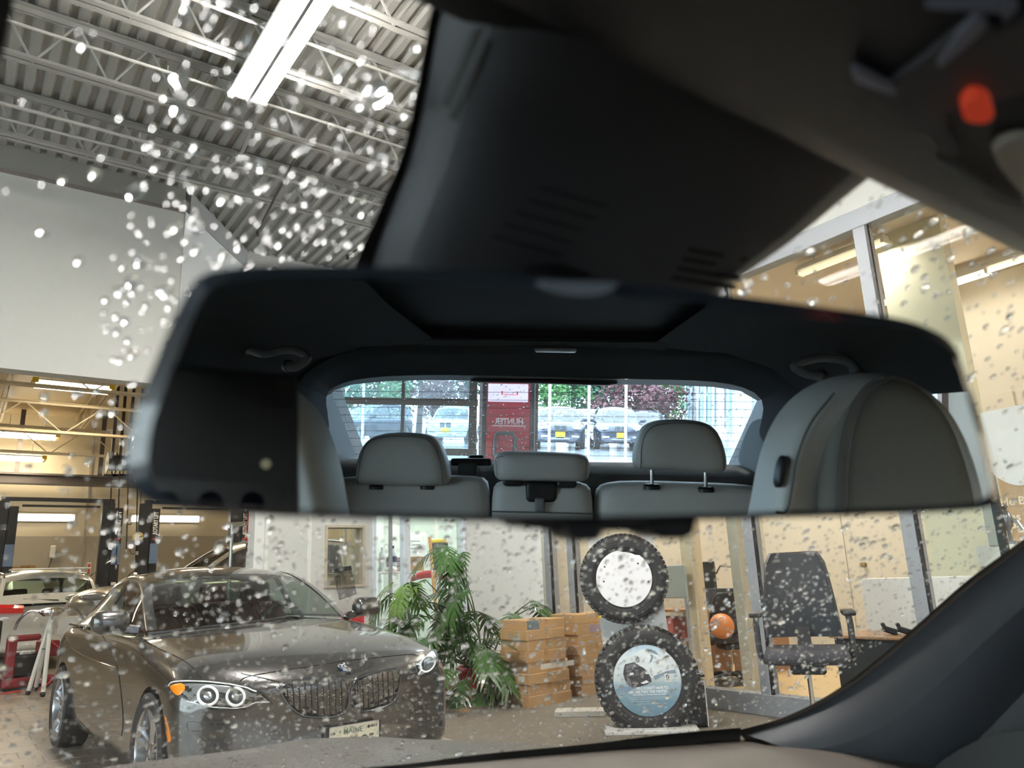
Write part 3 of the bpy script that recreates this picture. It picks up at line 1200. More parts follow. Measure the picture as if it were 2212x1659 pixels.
# ------------------------------------------------------------------ sensor cover on the windscreen above the mirror
cov = thing('sensor_cover', 'black tapered sensor cover on the windscreen above the mirror', 'cover', tuple(on_ws(1240, 400, 0.02)))
left_base = [(1000, -60), (958, 0), (943, 60), (905, 300), (848, 450), (800, 560), (770, 760)]
left_mid = [(1110, -60), (1075, 0), (1040, 80), (975, 320), (915, 470), (870, 575), (840, 760)]
left_edge = [(1240, -60), (1215, 20), (1195, 110), (1100, 330), (1020, 480), (965, 590), (930, 760)]
midl = [(1540, -60), (1535, 50), (1520, 150), (1400, 350), (1320, 500), (1270, 610), (1240, 760)]
right_ = [(2050, 260), (2000, 330), (1925, 390), (1850, 447), (1742, 540), (1592, 632), (1450, 760)]
R0 = [on_ws(*q, 0.004) for q in left_base]
R1 = [on_ws(*q, 0.045) for q in left_mid]
R2 = [on_ws(*q, 0.068) for q in left_edge]
R3 = [on_ws(*q, 0.078) for q in midl]
R4 = [on_ws(*q, 0.070) for q in right_]
R5 = [on_ws(q[0] - 60, q[1] - 14, 0.004) for q in right_]
b = MB()
b.grid([R0, R1, R2, R3, R4, R5])
b.build('cover_shell', mat('sensor_cover_plastic', (0.075, 0.080, 0.092), 0.45, var=0.1, bump=0.1, bscale=500), cov, world=True, subsurf=2)


_cs = bpy.data.objects['cover_shell']
_me = evaluated(_cs)
_bm = bmesh.new()
_bm.from_mesh(_me)
COVB = BVHTree.FromBMesh(_bm)
_bm.free()
bpy.data.meshes.remove(_me)
COVM = _cs.matrix_parent_inverse.copy()


def cov_plate(pxs, off, th, name, m_):
    """thin dark groove plate lying on the cover's own surface"""
    bb = MB()
    n_ = 6
    A_, B_, C_, D_ = [Vector(q) for q in pxs]
    rows = []
    for i in range(n_ + 1):
        l_, r_ = A_.lerp(D_, i / n_), B_.lerp(C_, i / n_)
        row = []
        for q in (l_, l_.lerp(r_, 0.5), r_):
            d = wray(q.x, q.y).normalized()
            h = COVB.ray_cast(CAM, d)
            w_ = h[0] if h[0] else on_ws(q.x, q.y, 0.07)
            row.append(w_ - d * 0.0005)
        rows.append(row)
    bb.grid(rows)
    return bb.build(name, m_, cov, world=True, smooth=False)


M_slot = M_frit
for q in ([(1022, 58), (1040, 62), (968, 232), (950, 226)], [(1050, 84), (1064, 92), (985, 262), (968, 254)]):
    cov_plate(q, 0.050, 0.008, 'slot', M_slot)
for k in range(4):
    x, y = 1488 + k * 12, 612 - k * 20
    cov_plate([(x - 40, y - 8), (x + 100 - k * 4, y + 14), (x + 104 - k * 4, y + 4), (x - 36, y - 18)], 0.0745, 0.004, 'louver', M_slot)
for k in range(5):
    x, y = 1060 + k * 26, 520 - k * 26
    cov_plate([(x, y - 8), (x + 150, y + 34), (x + 153, y + 28), (x + 3, y - 14)], 0.0768, 0.004, 'louver', mat('dark_louver', (0.03, 0.031, 0.034), 0.5))

# ------------------------------------------------------------------ roof lining and header
b = MB()
prof = [(0.205, 1.412), (0.195, 1.388), (0.165, 1.376), (0.12, 1.378), (0.05, 1.388), (-0.1, 1.405), (-0.35, 1.425), (-0.47, 1.43)]
P = []
for u in range(-12, 13):
    s = u / 12
    x = XC + s * 0.62
    P.append([(x, y - 0.17 * s * s, z - 0.055 * s * s * s * s) for y, z in prof])
b.grid(P)
o = b.build('trim_9', M_head, subsurf=1)
tag(o, 'dark roof lining along the top of the windscreen', None, None, 'structure')
b = MB()
for s in (-1, 1):
    g = []
    for y in (-0.12, -0.47, -0.9, -1.3, -1.55):
        g.append([(XC + s * 0.26 if y < -0.47 else XC + s * 0.24, y, 1.432), (XC + s * 0.45, y, 1.42), (XC + s * 0.56, y, 1.385), (XC + s * 0.62, y, 1.335), (XC + s * 0.655, y, 1.30)])
    b.grid(g)
b.grid([[(XC - 0.30, -1.42, 1.432), (XC, -1.42, 1.436), (XC + 0.30, -1.42, 1.432)], [(XC - 0.30, -1.56, 1.425), (XC, -1.56, 1.428), (XC + 0.30, -1.56, 1.425)]])
o = b.build('trim_10', M_head)
tag(o, 'dark roof lining around the sunroof seen in the mirror', None, None, 'structure')
b = MB()
b.box2((XC - 0.36, -1.43, 1.455), (XC + 0.36, -0.40, 1.47))
b.box2((XC - 0.36, -1.44, 1.43), (XC + 0.36, -1.43, 1.47))
o = b.build('trim_11', M_matte, smooth=False)
tag(o, 'closed black sunroof blind in the roof seen in the mirror', None, None, 'structure')
b = MB()
b.box2((XC - 0.66, -2.1, 1.475), (XC + 0.66, 0.12, 1.50), bev=0.01)
b.box2((XC - 0.72, -1.45, 1.32), (XC - 0.66, 0.05, 1.48), bev=0.01)
b.box2((XC + 0.66, -1.45, 1.32), (XC + 0.72, 0.05, 1.48), bev=0.01)
b.build('roof', M_bonnet, car0, world=True)

# overhead console with emergency call button
con = thing('overhead_console', 'dark overhead console with red call button under the roof lining', 'console', (0.30, 0.03, 1.36))
ZC = 1.350
b = MB()
b.box2((-0.08, -0.16, ZC), (0.52, 0.150, 1.40), bev=0.02, seg=2)
b.build('console_shell', M_dark, con, world=True)


def con_plate(pxs, z, th, name, m_, bev=0.0, sm=True):
    bb = MB()
    if sm:
        pxs = [(q.x, q.y) for q in smooth_poly([(*q, 0) for q in pxs], 3)]
    f = [at_z(x, y, z) for x, y in pxs]
    vf, vb = [bb.v(p) for p in f], [bb.v(p + Vector((0, 0, th))) for p in f]
    bb.bm.faces.new(vf)
    bb.bm.faces.new(vb[::-1])
    for i in range(len(vf)):
        bb.bm.faces.new((vf[i], vb[i], vb[(i + 1) % len(vf)], vf[(i + 1) % len(vf)]))
    return bb.build(name, m_, con, world=True)


con_plate([(1850, 160), (1915, 192), (2000, 130), (2105, 42), (2150, 70), (2230, 40), (2230, 200), (2130, 222), (2045, 245), (2050, 290), (2072, 335), (2040, 338), (1990, 285), (1930, 262), (1850, 200)], ZC - 0.003, 0.004, 'bezel', mat('console_grey', (0.10, 0.10, 0.11), 0.45), sm=False)
con_plate([(2032, 132), (2040, 140), (2128, 62), (2122, 42), (2100, 50)], ZC - 0.005, 0.003, 'bright_edge', mat('satin_edge', (0.42, 0.44, 0.55), 0.3, 0.5))
con_plate([(1852, 155), (1925, 190), (1930, 205), (1850, 178)], ZC - 0.005, 0.003, 'bright_edge', mat('satin_edge', (0.42, 0.44, 0.55), 0.3, 0.5))
con_plate([(2078, 245), (2090, 222), (2112, 214), (2136, 222), (2148, 244), (2138, 262), (2112, 267), (2088, 262)], ZC - 0.008, 0.006, 'call_button', mat('red_call_button', (0.75, 0.10, 0.05), 0.4, emit=(0.8, 0.06, 0.02), estr=0.25))
con_plate([(2145, 330), (2212, 300), (2260, 330), (2240, 420), (2205, 415)], ZC - 0.005, 0.004, 'reading_lamp', mat('lamp_lens', (0.60, 0.57, 0.50), 0.35))
con_plate([(2026, 350), (2060, 358), (2180, 425), (2212, 440), (2200, 452), (2150, 432)], ZC - 0.004, 0.003, 'trim_strip', mat('satin_strip', (0.16, 0.17, 0.18), 0.35, 0.3))
con_plate([(2000, 18), (2185, 12), (2190, 30), (2168, 48), (2160, 30)], ZC - 0.004, 0.003, 'switch', mat('satin_edge', (0.42, 0.44, 0.55), 0.3, 0.5))

# sun visor end hanging at the upper left
b = MB()
vis = [at_z(x, y, 1.352) for x, y in ((-400, -260), (36, -260), (30, 0), (5, 128), (-400, 150))]
v0, v1 = [b.v(p) for p in vis], [b.v(p + Vector((0, 0, 0.02))) for p in vis]
b.bm.faces.new(v0)
b.bm.faces.new(v1[::-1])
for k in range(5):
    b.bm.faces.new((v0[k], v1[k], v1[(k + 1) % 5], v0[(k + 1) % 5]))
tag(b.build('sun_visor', M_head), 'dark sun visor end at the upper corner of the windscreen', 'sun visor')

# ------------------------------------------------------------------ phone that takes the picture, seen in the mirror
ph = thing('phone', 'dark phone in a black case reflected at the end of the mirror', 'phone', tuple(CAM - RC @ Vector((0, 0, 0.006))))
Mp = RC.to_4x4()
Mp.translation = CAM


def phone_box(c, s, bev, name, m_):
    bb = MB()
    bb.M = Mp
    bb.box(c, s, bev=bev, seg=3)
    return bb.build(name, m_, ph, world=True)


phone_box((-0.069, -0.024, -0.0075), (0.160, 0.080, 0.009), 0.004, 'case', mat('phone_case', (0.008, 0.008, 0.009), 0.55))
phone_box((-0.069, -0.024, -0.0122), (0.154, 0.074, 0.0006), 0.0002, 'screen', mat('dark_phone_screen', (0.006, 0.006, 0.008), 0.08, coat=1.0))
phone_box((-0.030, 0.0, -0.0028), (0.070, 0.022, 0.0018), 0.0008, 'camera_bar', mat('phone_case', (0.008, 0.008, 0.009), 0.55))
for k in range(3):
    bb = MB()
    bb.M = Mp
    bb.lathe([(0.0, -0.0012), (0.0052, -0.0012), (0.0056, -0.0016), (0.0056, -0.0028)], c=(-0.012 - 0.018 * k, 0.0, -0.0006), n=20)
    bb.build('lens', mat('lens_glass', (0.004, 0.005, 0.008), 0.05, coat=1.0), ph, world=True)
bb = MB()
bb.M = Mp
bb.lathe([(0.0, -0.0014), (0.0022, -0.0014), (0.0022, -0.0024)], c=(-0.006, -0.018, 0.0), n=14)
bb.build('flash', mat('flash_lens', (0.7, 0.62, 0.4), 0.3), ph, world=True)
# ------------------------------------------------------------------ rear of the cabin, as the mirror shows it


def pad(outline, Yf, depth, name, m_, parent, puff=0.02, sub=1, tilt=0.0):
    """upholstered pad: outline seen in the mirror on the plane y=Yf, puffed front, rounded edge, back face"""
    P = [seen_y(q[0], q[1], Yf) for q in outline]
    c = sum(P, Vector()) / len(P)
    R = []
    for sc, dy in ((0.35, puff), (0.72, puff * 0.85), (0.92, puff * 0.4), (1.0, -0.012), (1.0, -depth * 0.6), (0.94, -depth * 0.9), (0.6, -depth)):
        ring = []
        for p in P:
            q = c + (p - c) * sc
            ring.append(Vector((q.x, Yf + dy + tilt * (q.z - c.z), q.z)))
        R.append(ring + [ring[0]])
    b = MB()
    b.grid(R)
    b.bm.faces.new([b.v(p) for p in R[0][:-1]])
    b.bm.faces.new([b.v(p) for p in R[-1][:-1][::-1]])
    return b.build(name, m_, parent, world=True, subsurf=sub, angle=80)


def seam(pxs, Yf, r, parent, name='seam', m_=None, off=0.012):
    b = MB()
    pts = smooth_line([seen_y(x, y, Yf) + Vector((0, off, 0)) for x, y in pxs], 4)
    b.tube(pts, r, 6)
    return b.build(name, m_ or M_piping, parent, world=True)


YS = -1.72


def rrect(x0, y0, x1, y1, r):
    out = []
    for cx_, cy_, a0 in ((x1 - r, y0 + r, -pi / 2), (x1 - r, y1 - r, 0), (x0 + r, y1 - r, pi / 2), (x0 + r, y0 + r, pi)):
        out += [(cx_ + r * cos(a0 + k * pi / 8), cy_ + r * sin(a0 + k * pi / 8)) for k in range(5)]
    return out


bench = thing('leather_bench', 'light grey leather rear bench seen in the mirror', 'seat', (XC, YS - 0.1, 0.3))
pad([(660, 1048), (715, 1033), (800, 1029), (1000, 1028), (1048, 1033), (1058, 1048), (1060, 1200), (1060, 1330), (660, 1330), (655, 1200)], YS, 0.12, 'seat_back', M_leather, bench, 0.02)
pad([(1060, 1060), (1066, 1045), (1100, 1036), (1240, 1040), (1274, 1048), (1283, 1064), (1284, 1200), (1284, 1330), (1058, 1330), (1058, 1200)], YS + 0.015, 0.12, 'seat_back', M_leather, bench, 0.018)
pad([(1284, 1066), (1294, 1050), (1330, 1041), (1420, 1041), (1600, 1048), (1655, 1052), (1672, 1070), (1690, 1200), (1690, 1330), (1282, 1330), (1282, 1200)], YS, 0.12, 'seat_back', M_leather, bench, 0.02)
b = MB()
z0 = seen_y(1172, 1330, YS).z
b.box2((XC - 0.60, YS - 0.05, z0 - 0.32), (XC + 0.62, YS + 0.50, z0 - 0.06), bev=0.05, seg=3)
b.build('seat_cushion', M_leather, bench, world=True)
b = MB()
b.box2((XC - 0.58, YS - 0.1, 0.3), (XC + 0.58, YS + 0.45, z0 - 0.3))
b.build('seat_base', M_dark, bench, world=True, smooth=False)
seam([(1062, 1103), (1172, 1105), (1282, 1108)], YS + 0.015, 0.0018, bench, off=0.02)
seam([(720, 1030), (735, 1060), (742, 1105)], YS, 0.0016, bench, off=0.021)
# hatch in the middle back rest with pull strap
pad(rrect(1134, 1040, 1204, 1087, 11), YS + 0.034, 0.02, 'latch_cover', M_dark, bench, 0.003)
pad(rrect(1155, 1076, 1177, 1108, 4), YS + 0.045, 0.006, 'pull_strap', mat('grey_webbing', (0.20, 0.20, 0.20), 0.8), bench, 0.002)
for x, y in ((1108, 1041), (1224, 1045)):
    pad(rrect(x - 23, y - 8, x + 23, y + 10, 8), YS + 0.03, 0.02, 'post_socket', M_dark, bench, 0.004)


def headrest(outline, Yf, label, posts=(), seampx=None):
    c = seen_y(sum(q[0] for q in outline) / len(outline), max(q[1] for q in outline), Yf)
    t = thing('headrest', label, 'headrest', tuple(c), group='headrests of the rear bench')
    o = pad(outline, Yf, 0.10, 'cushion', M_leather, t, 0.022, sub=2)
    if seampx:
        seam(seampx, Yf, 0.0008, t, 'seam', off=0.012)
    for x, y0, y1 in posts:
        a, c2 = seen_y(x, y0, Yf - 0.03), seen_y(x, y1, Yf - 0.03)
        b = MB()
        b.tube([a, c2], 0.0058, 10)
        b.build('post', M_chrome, t, world=True)
        b = MB()
        b.lathe([(0.0, 0.006), (0.019, 0.006), (0.024, 0.0), (0.024, -0.008), (0.0, -0.01)], c=tuple(c2), n=20)
        b.build('collar', M_dark, t, world=True)
    return t


headrest([(763, 1046), (764, 1015), (772, 975), (790, 948), (820, 936), (868, 933), (918, 936), (945, 948), (960, 980), (971, 1020), (972, 1048), (940, 1053), (870, 1051), (790, 1049)], YS + 0.03,
         'light grey rear headrest pushed down, driver side of the bench', posts=((815, 1035, 1050), (925, 1035, 1050)), seampx=[(775, 1046), (778, 1010), (792, 962), (830, 944), (905, 945), (935, 958), (953, 1000), (958, 1048)])
headrest([(1066, 1036), (1063, 1000), (1068, 980), (1082, 975), (1170, 976), (1255, 980), (1272, 986), (1278, 1010), (1274, 1040), (1250, 1043), (1170, 1041), (1085, 1040)], YS + 0.03,
         'low wide middle headrest of the rear bench', seampx=[(1076, 1037), (1073, 1005), (1080, 986), (1170, 987), (1258, 990), (1266, 1010), (1263, 1038)])
headrest([(1368, 1008), (1370, 975), (1382, 930), (1402, 911), (1440, 904), (1490, 905), (1530, 911), (1555, 930), (1570, 970), (1577, 1010), (1566, 1024), (1540, 1023), (1450, 1018), (1385, 1016)], YS + 0.03,
         'raised light grey rear headrest on chrome posts, passenger side of the bench', posts=((1408, 1005, 1050), (1524, 1010, 1056)), seampx=[(1383, 1012), (1385, 965), (1398, 930), (1430, 916), (1510, 917), (1545, 940), (1560, 985), (1562, 1016)])

# front seats with fixed head restraints
YP = -0.50


def front_seat(outline, label, side):
    P = [seen_y(x, y, YP) for x, y in outline]
    c = sum(P, Vector()) / len(P)
    t = thing('sport_seat', label, 'seat', (c.x, YP - 0.05, 0.25), group='front seats')
    base = P[0].lerp(P[-1], 0.5)
    lowl, lowr = P[0] + Vector((side * 0.0 - 0.10, 0, -0.50)), P[-1] + Vector((0.10, 0, -0.50))
    ring = [lowl, P[0] + Vector((-0.05, 0, -0.2))] + P + [P[-1] + Vector((0.05, 0, -0.2)), lowr]
    cc = Vector((base.x, YP, base.z - 0.15))
    R = []
    for sc, dy in ((0.3, -0.012), (0.62, -0.01), (0.80, 0.004), (0.90, 0.014), (0.97, 0.004), (1.0, -0.02), (1.0, -0.07), (0.95, -0.12), (0.6, -0.14)):
        r = [Vector((cc.x + (p.x - cc.x) * sc, YP + dy - 0.12 * min(0, 0), cc.z + (p.z - cc.z) * (sc if p.z > cc.z else min(1, sc + 0.05)))) for p in ring]
        R.append(r + [r[0]])
    b = MB()
    b.grid(R)
    b.bm.faces.new([b.v(p) for p in R[0][:-1]])
    b.bm.faces.new([b.v(p) for p in R[-1][:-1][::-1]])
    b.build('backrest', M_leather, t, world=True, subsurf=2, angle=80)
    pan = [(1770, 1230), (1768, 1105), (1772, 1000), (1790, 910), (1832, 838), (1900, 812), (1962, 816), (2022, 850), (2066, 905), (2100, 990), (2126, 1105), (2140, 1230)]
    if side < 0:
        pan = [(2 * 1188 - x, y) for x, y in pan][::-1]
    pad(pan, YP + 0.010, 0.012, 'shaded_panel', mat('shaded_leather', (0.24, 0.225, 0.195), 0.55, var=0.05, bump=0.25, bscale=900), t, 0.006, sub=1)  # darker leather pad paints the shade on the seat's front face
    sm_ = [(1800, 1105), (1803, 1000), (1820, 910), (1856, 840), (1900, 815)]
    for dx in (0, 24):
        q_ = [(x + dx, y) for x, y in sm_]
        if side < 0:
            q_ = [(2 * 1188 - x, y) for x, y in q_]
        seam(q_, YP + 0.010, 0.0009, t, off=0.008)
    b = MB()
    b.box2((base.x - 0.25, YP - 0.02, 0.38), (base.x + 0.25, YP + 0.42, 0.52), bev=0.05, seg=3)
    b.build('cushion', M_leather, t, world=True)
    b = MB()
    b.box2((base.x - 0.22, YP - 0.05, 0.12), (base.x + 0.22, YP + 0.35, 0.40), bev=0.01)
    b.build('seat_base', M_dark, t, world=True)
    return t, base


PS = [(1664, 1105), (1670, 1050), (1686, 975), (1715, 895), (1762, 838), (1825, 806), (1900, 798), (1965, 803), (2030, 840), (2078, 900), (2113, 985), (2140, 1105)]
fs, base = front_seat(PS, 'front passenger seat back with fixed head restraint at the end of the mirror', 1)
pad([(1677, 1055), (1682, 1010), (1692, 985), (1700, 980), (1702, 1000), (1695, 1040), (1686, 1060)], YP + 0.012, 0.02, 'belt_guide', M_dark, fs, 0.002)
seam([(1666, 1102), (1690, 1098), (1702, 1040), (1712, 985), (1740, 915), (1790, 850)], YP, 0.0014, fs, off=0.016)
DS = [(2 * 1188 - x, y) for x, y in PS][::-1]
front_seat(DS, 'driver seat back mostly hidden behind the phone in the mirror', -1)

# rear window, pillars, shelf


def yw(py):
    return -2.02 - (py - 825) / 165.0 * 0.42


A_px = [(752, 988), (735, 935), (720, 890), (710, 858), (722, 843), (760, 831), (830, 824), (920, 821), (1020, 822), (1172, 826), (1340, 831), (1450, 832), (1540, 836), (1600, 845), (1636, 866), (1622, 905), (1606, 950), (1588, 998)]
A = [seen_y(x, y, yw(y)) for x, y in A_px]
b = MB()
cb = (A[0] + A[-1]) / 2
ctop = A[9]
b.bm.faces.new([b.v(p + Vector((0, -0.004, 0))) for p in A])
bmesh.ops.triangulate(b.bm, faces=b.bm.faces[:])
rw = thing('window_4', 'rain beaded rear window seen in the mirror', None, tuple(cb))
rw['kind'] = 'structure'
b.build('pane', glass('rear_glass', (0.86, 0.93, 0.95), 0.05, haze=0.17), rw, world=True, smooth=False)
for k in range(9):
    y = 845 + k * 17
    xl, xr = 712 + (y - 845) * 0.28, 1634 - (y - 845) * 0.30
    b = MB()
    b.tube([seen_y(lerp(xl, xr, i / 8), y + 6 * i / 8, yw(y) + 0.004) for i in range(9)], 0.0007, 4)
    b.build('heater_line', mat('heater_print', (0.10, 0.08, 0.06), 0.6), rw, world=True)

B_px = [(600, 1120), (630, 1010), (640, 900), (652, 835), (695, 795), (780, 758), (860, 752), (960, 752), (1060, 753), (1172, 756), (1300, 757), (1450, 757), (1580, 758), (1660, 785), (1745, 830), (1790, 900), (1770, 1000), (1740, 1100)]
Bp = [seen_y(x, y, -1.5) for x, y in B_px]
A2 = [a.lerp(c, 0.20) for a, c in zip(A, Bp)]
n = len(A)
b = MB()
mid = Vector((XC, -1.5, 1.15))
Cp = [mid + Vector(((p.x - mid.x) * 1.22, 0.03, (p.z - mid.z) * 1.22 + 0.015)) for p in Bp]
b.grid([A2[1:17], [a.lerp(c, 0.55) + Vector((0, 0, 0.01)) for a, c in zip(A2[1:17], Bp[1:17])], Bp[1:17], Cp[1:17]])
o = b.build('trim_12', M_head, subsurf=1)
tag(o, 'dark rear roof lining arching over the rear window', None, None, 'structure')
b = MB()
b.grid([A[:3], A2[:3], Bp[:3], Cp[:3]])
o = b.build('trim_13', M_pillar, subsurf=1)
tag(o, 'slate rear pillar trim on the driver side', None, None, 'structure')
b = MB()
b.grid([A[15:], A2[15:], Bp[15:], Cp[15:]])
o = b.build('trim_14', M_pillar, subsurf=1)
tag(o, 'slate rear pillar trim on the passenger side', None, None, 'structure')
b = MB()
b.grid([A[3:15], A2[3:15]])
o = b.build('trim_15', M_trim, subsurf=0)
tag(o, 'dark upper border of the rear window', None, None, 'structure')
# parcel shelf
b = MB()
zs = seen_y(1172, 1024, YS - 0.12).z
zb = A[0].z
b.grid([[(XC - 0.66, YS - 0.06, zs - 0.35), (XC, YS - 0.06, zs - 0.35), (XC + 0.68, YS - 0.06, zs - 0.35)],
        [(XC - 0.66, YS - 0.10, zs - 0.01), (XC, YS - 0.10, zs - 0.01), (XC + 0.68, YS - 0.10, zs - 0.01)],
        [(XC - 0.68, -2.2, zs + 0.01), (XC, -2.2, zs + 0.012), (XC + 0.72, -2.2, zs + 0.01)],
        [(A[0].x - 0.08, A[0].y - 0.02, zb - 0.004), ((A[0].x + A[-1].x) / 2, A[0].y - 0.04, zb - 0.004), (A[-1].x + 0.06, A[-1].y - 0.02, A[-1].z - 0.004)]])
o = b.build('trim_16', mat('taupe_shelf_cloth', (0.11, 0.10, 0.09), 0.85, bump=0.2, bscale=600), subsurf=1)
tag(o, 'taupe parcel shelf below the rear window', None, None, 'structure')
# lashing bracket on the shelf
lat = thing('tether_bracket', 'black tether bracket with webbing loop on the parcel shelf', 'bracket', tuple(seen_y(1020, 1020, YS - 0.2)))
Yl = YS - 0.2
pad(rrect(972, 990, 1062, 1007, 5), Yl, 0.03, 'base_plate', M_dark, lat, 0.004)
pad(rrect(988, 1001, 1030, 1030, 6), Yl + 0.02, 0.012, 'webbing', mat('grey_webbing', (0.20, 0.20, 0.20), 0.8), lat, 0.004)
pad(rrect(1012, 983, 1046, 994, 4), Yl - 0.05, 0.03, 'clip', M_dark, lat, 0.003)
seam([(996, 1026), (1000, 1034), (1014, 1034), (1016, 1026)], Yl + 0.02, 0.002, lat, 'wire_loop', M_steel, off=0.01)
# high stop lamp
st = thing('stop_lamp', 'dark high stop lamp housing at the top of the rear window', 'lamp', tuple(seen_y(1175, 812, -2.0)))
pad([(1008, 826), (1012, 806), (1030, 798), (1170, 799), (1320, 803), (1340, 812), (1342, 832), (1300, 833), (1170, 828), (1050, 825)], -1.97, 0.05, 'housing', M_trim, st, 0.004)
pad([(1040, 818), (1170, 820), (1310, 824), (1310, 828), (1170, 825), (1040, 822)], -1.962, 0.01, 'lens', mat('dark_red_lens', (0.06, 0.008, 0.008), 0.3), st, 0.001)
# grab handles
for pts, lb, flip in (([(533, 752), (570, 763), (610, 756), (640, 757), (664, 772), (640, 792), (622, 790)], 'grey roof grab handle on the driver side seen in the mirror', 1),
                      ([(1850, 800), (1830, 780), (1785, 772), (1745, 777), (1716, 790), (1740, 806), (1775, 812)], 'grey roof grab handle on the passenger side seen in the mirror', -1)):
    t = thing('grab_handle', lb, 'handle', tuple(seen_y(*pts[3], -1.12)), group='roof grab handles')
    b = MB()
    b.tube(smooth_line([seen_y(x, y, -1.12) for x, y in pts], 5), 0.009, 10)
    b.build('grip', mat('handle_grey', (0.13, 0.14, 0.15), 0.4), t, world=True)
    for q in (pts[0], pts[-1]):
        b = MB()
        c = seen_y(*q, -1.13)
        b.ball(tuple(c), 0.013)
        b.build('mount', M_trim, t, world=True)
lm = seen_y(1200, 757, -1.5)
b = MB()
b.box((lm.x, lm.y + 0.01, lm.z - 0.001), (0.10, 0.03, 0.008), bev=0.003)
tag(b.build('dome_lamp', mat('dome_lens', (0.55, 0.56, 0.58), 0.25)), 'small pale dome lamp in the rear roof lining', 'lamp')

# sides of the cabin below and between the windows
for s, nm, lb in ((-1, 'trim_17', 'dark door lining on the driver side'), (1, 'trim_18', 'dark door lining on the passenger side')):
    b = MB()
    X = XC + s * 0.72
    b.box2((X - 0.02, -2.5, 0.3), (X + 0.04, 0.55, 0.985), bev=0.01)
    b.box2((X - 0.02, -0.60, 0.95), (X + 0.04, -0.48, 1.33), bev=0.01)
    b.box2((X - 0.04, -2.0, 1.315), (X + 0.05, 0.02, 1.40), bev=0.01)
    q = [(-1.62, 0.98), (-1.40, 1.33), (-2.1, 1.40), (-2.6, 1.1), (-2.6, 0.9)]
    b.prism(q, 0.05, Matrix(((0, 0, 1, X - 0.01), (1, 0, 0, 0), (0, 1, 0, 0), (0, 0, 0, 1))))
    o = b.build(nm, M_trim)
    tag(o, lb, None, None, 'structure')
b = MB()
b.box2((XC - 0.72, -2.6, 0.22), (XC + 0.72, 0.8, 0.30))
b.box2((XC - 0.72, -2.75, 0.3), (XC + 0.72, -2.5, 1.0))
b.build('floor_pan', M_matte, car0, world=True, smooth=False)
# ------------------------------------------------------------------ cars
M_paint = mat('mineral_grey_paint', (0.082, 0.08, 0.079), 0.27, 0.75, coat=1.0, var=0.03, scale=300)
M_carglass = glass('tinted_car_glass', (0.50, 0.58, 0.53), 0.07)
M_carglassd = glass('dark_car_glass', (0.16, 0.19, 0.18), 0.09)
M_well = mat('wheel_well', (0.006, 0.006, 0.006), 0.9)
M_alloy = mat('alloy_rim', (0.50, 0.51, 0.54), 0.22, 0.9, var=0.03)
M_shadowline = mat('black_gloss_trim', (0.008, 0.008, 0.009), 0.15, coat=0.5)

COUPE = dict(
    st=[  # x, zc, ys, zs, yw, zw, yb, zb
        (-2.28, 0.88, 0.46, 0.86, 0.66, 0.66, 0.62, 0.36), (-2.20, 0.985, 0.58, 0.94, 0.79, 0.68, 0.76, 0.27), (-1.95, 1.03, 0.66, 0.985, 0.86, 0.70, 0.82, 0.22),
        (-1.62, 1.03, 0.70, 0.99, 0.885, 0.70, 0.85, 0.19), (-1.345, 1.0, 0.72, 0.985, 0.89, 0.70, 0.86, 0.18), (-0.9, 0.98, 0.74, 0.975, 0.88, 0.71, 0.85, 0.17),
        (-0.3, 0.965, 0.74, 0.96, 0.872, 0.71, 0.845, 0.17), (0.3, 0.965, 0.735, 0.95, 0.872, 0.71, 0.845, 0.17), (0.72, 0.985, 0.72, 0.945, 0.874, 0.71, 0.85, 0.17),
        (1.0, 0.962, 0.71, 0.922, 0.882, 0.70, 0.855, 0.17), (1.345, 0.918, 0.70, 0.878, 0.887, 0.67, 0.86, 0.17), (1.65, 0.88, 0.69, 0.856, 0.882, 0.63, 0.86, 0.17),
        (1.90, 0.815, 0.70, 0.80, 0.89, 0.58, 0.87, 0.17), (2.06, 0.745, 0.62, 0.735, 0.87, 0.54, 0.85, 0.18), (2.14, 0.64, 0.48, 0.63, 0.72, 0.48, 0.72, 0.22)],
    C=[(0.84, 0.978), (0.55, 1.115), (0.25, 1.255), (0.0, 1.348), (-0.25, 1.392), (-0.6, 1.408), (-0.95, 1.375), (-1.3, 1.25), (-1.62, 1.08), (-1.74, 1.02)],
    R=[(0.62, 0.735, 0.955), (0.40, 0.705, 1.08), (0.15, 0.66, 1.21), (-0.10, 0.62, 1.298), (-0.30, 0.605, 1.33), (-0.62, 0.60, 1.335), (-0.98, 0.605, 1.285), (-1.30, 0.635, 1.165), (-1.6, 0.675, 1.03), (-1.75, 0.69, 0.99)],
    wsT=2.75, rgT=(6.25, 8.9), axle=1.345, wr=0.325, arch=0.352, half=0.79, belt=0.80, beltz=0.955, cpil=-1.05, bpil=-0.52, bow=0.23, cab=(-1.65, 0.66))
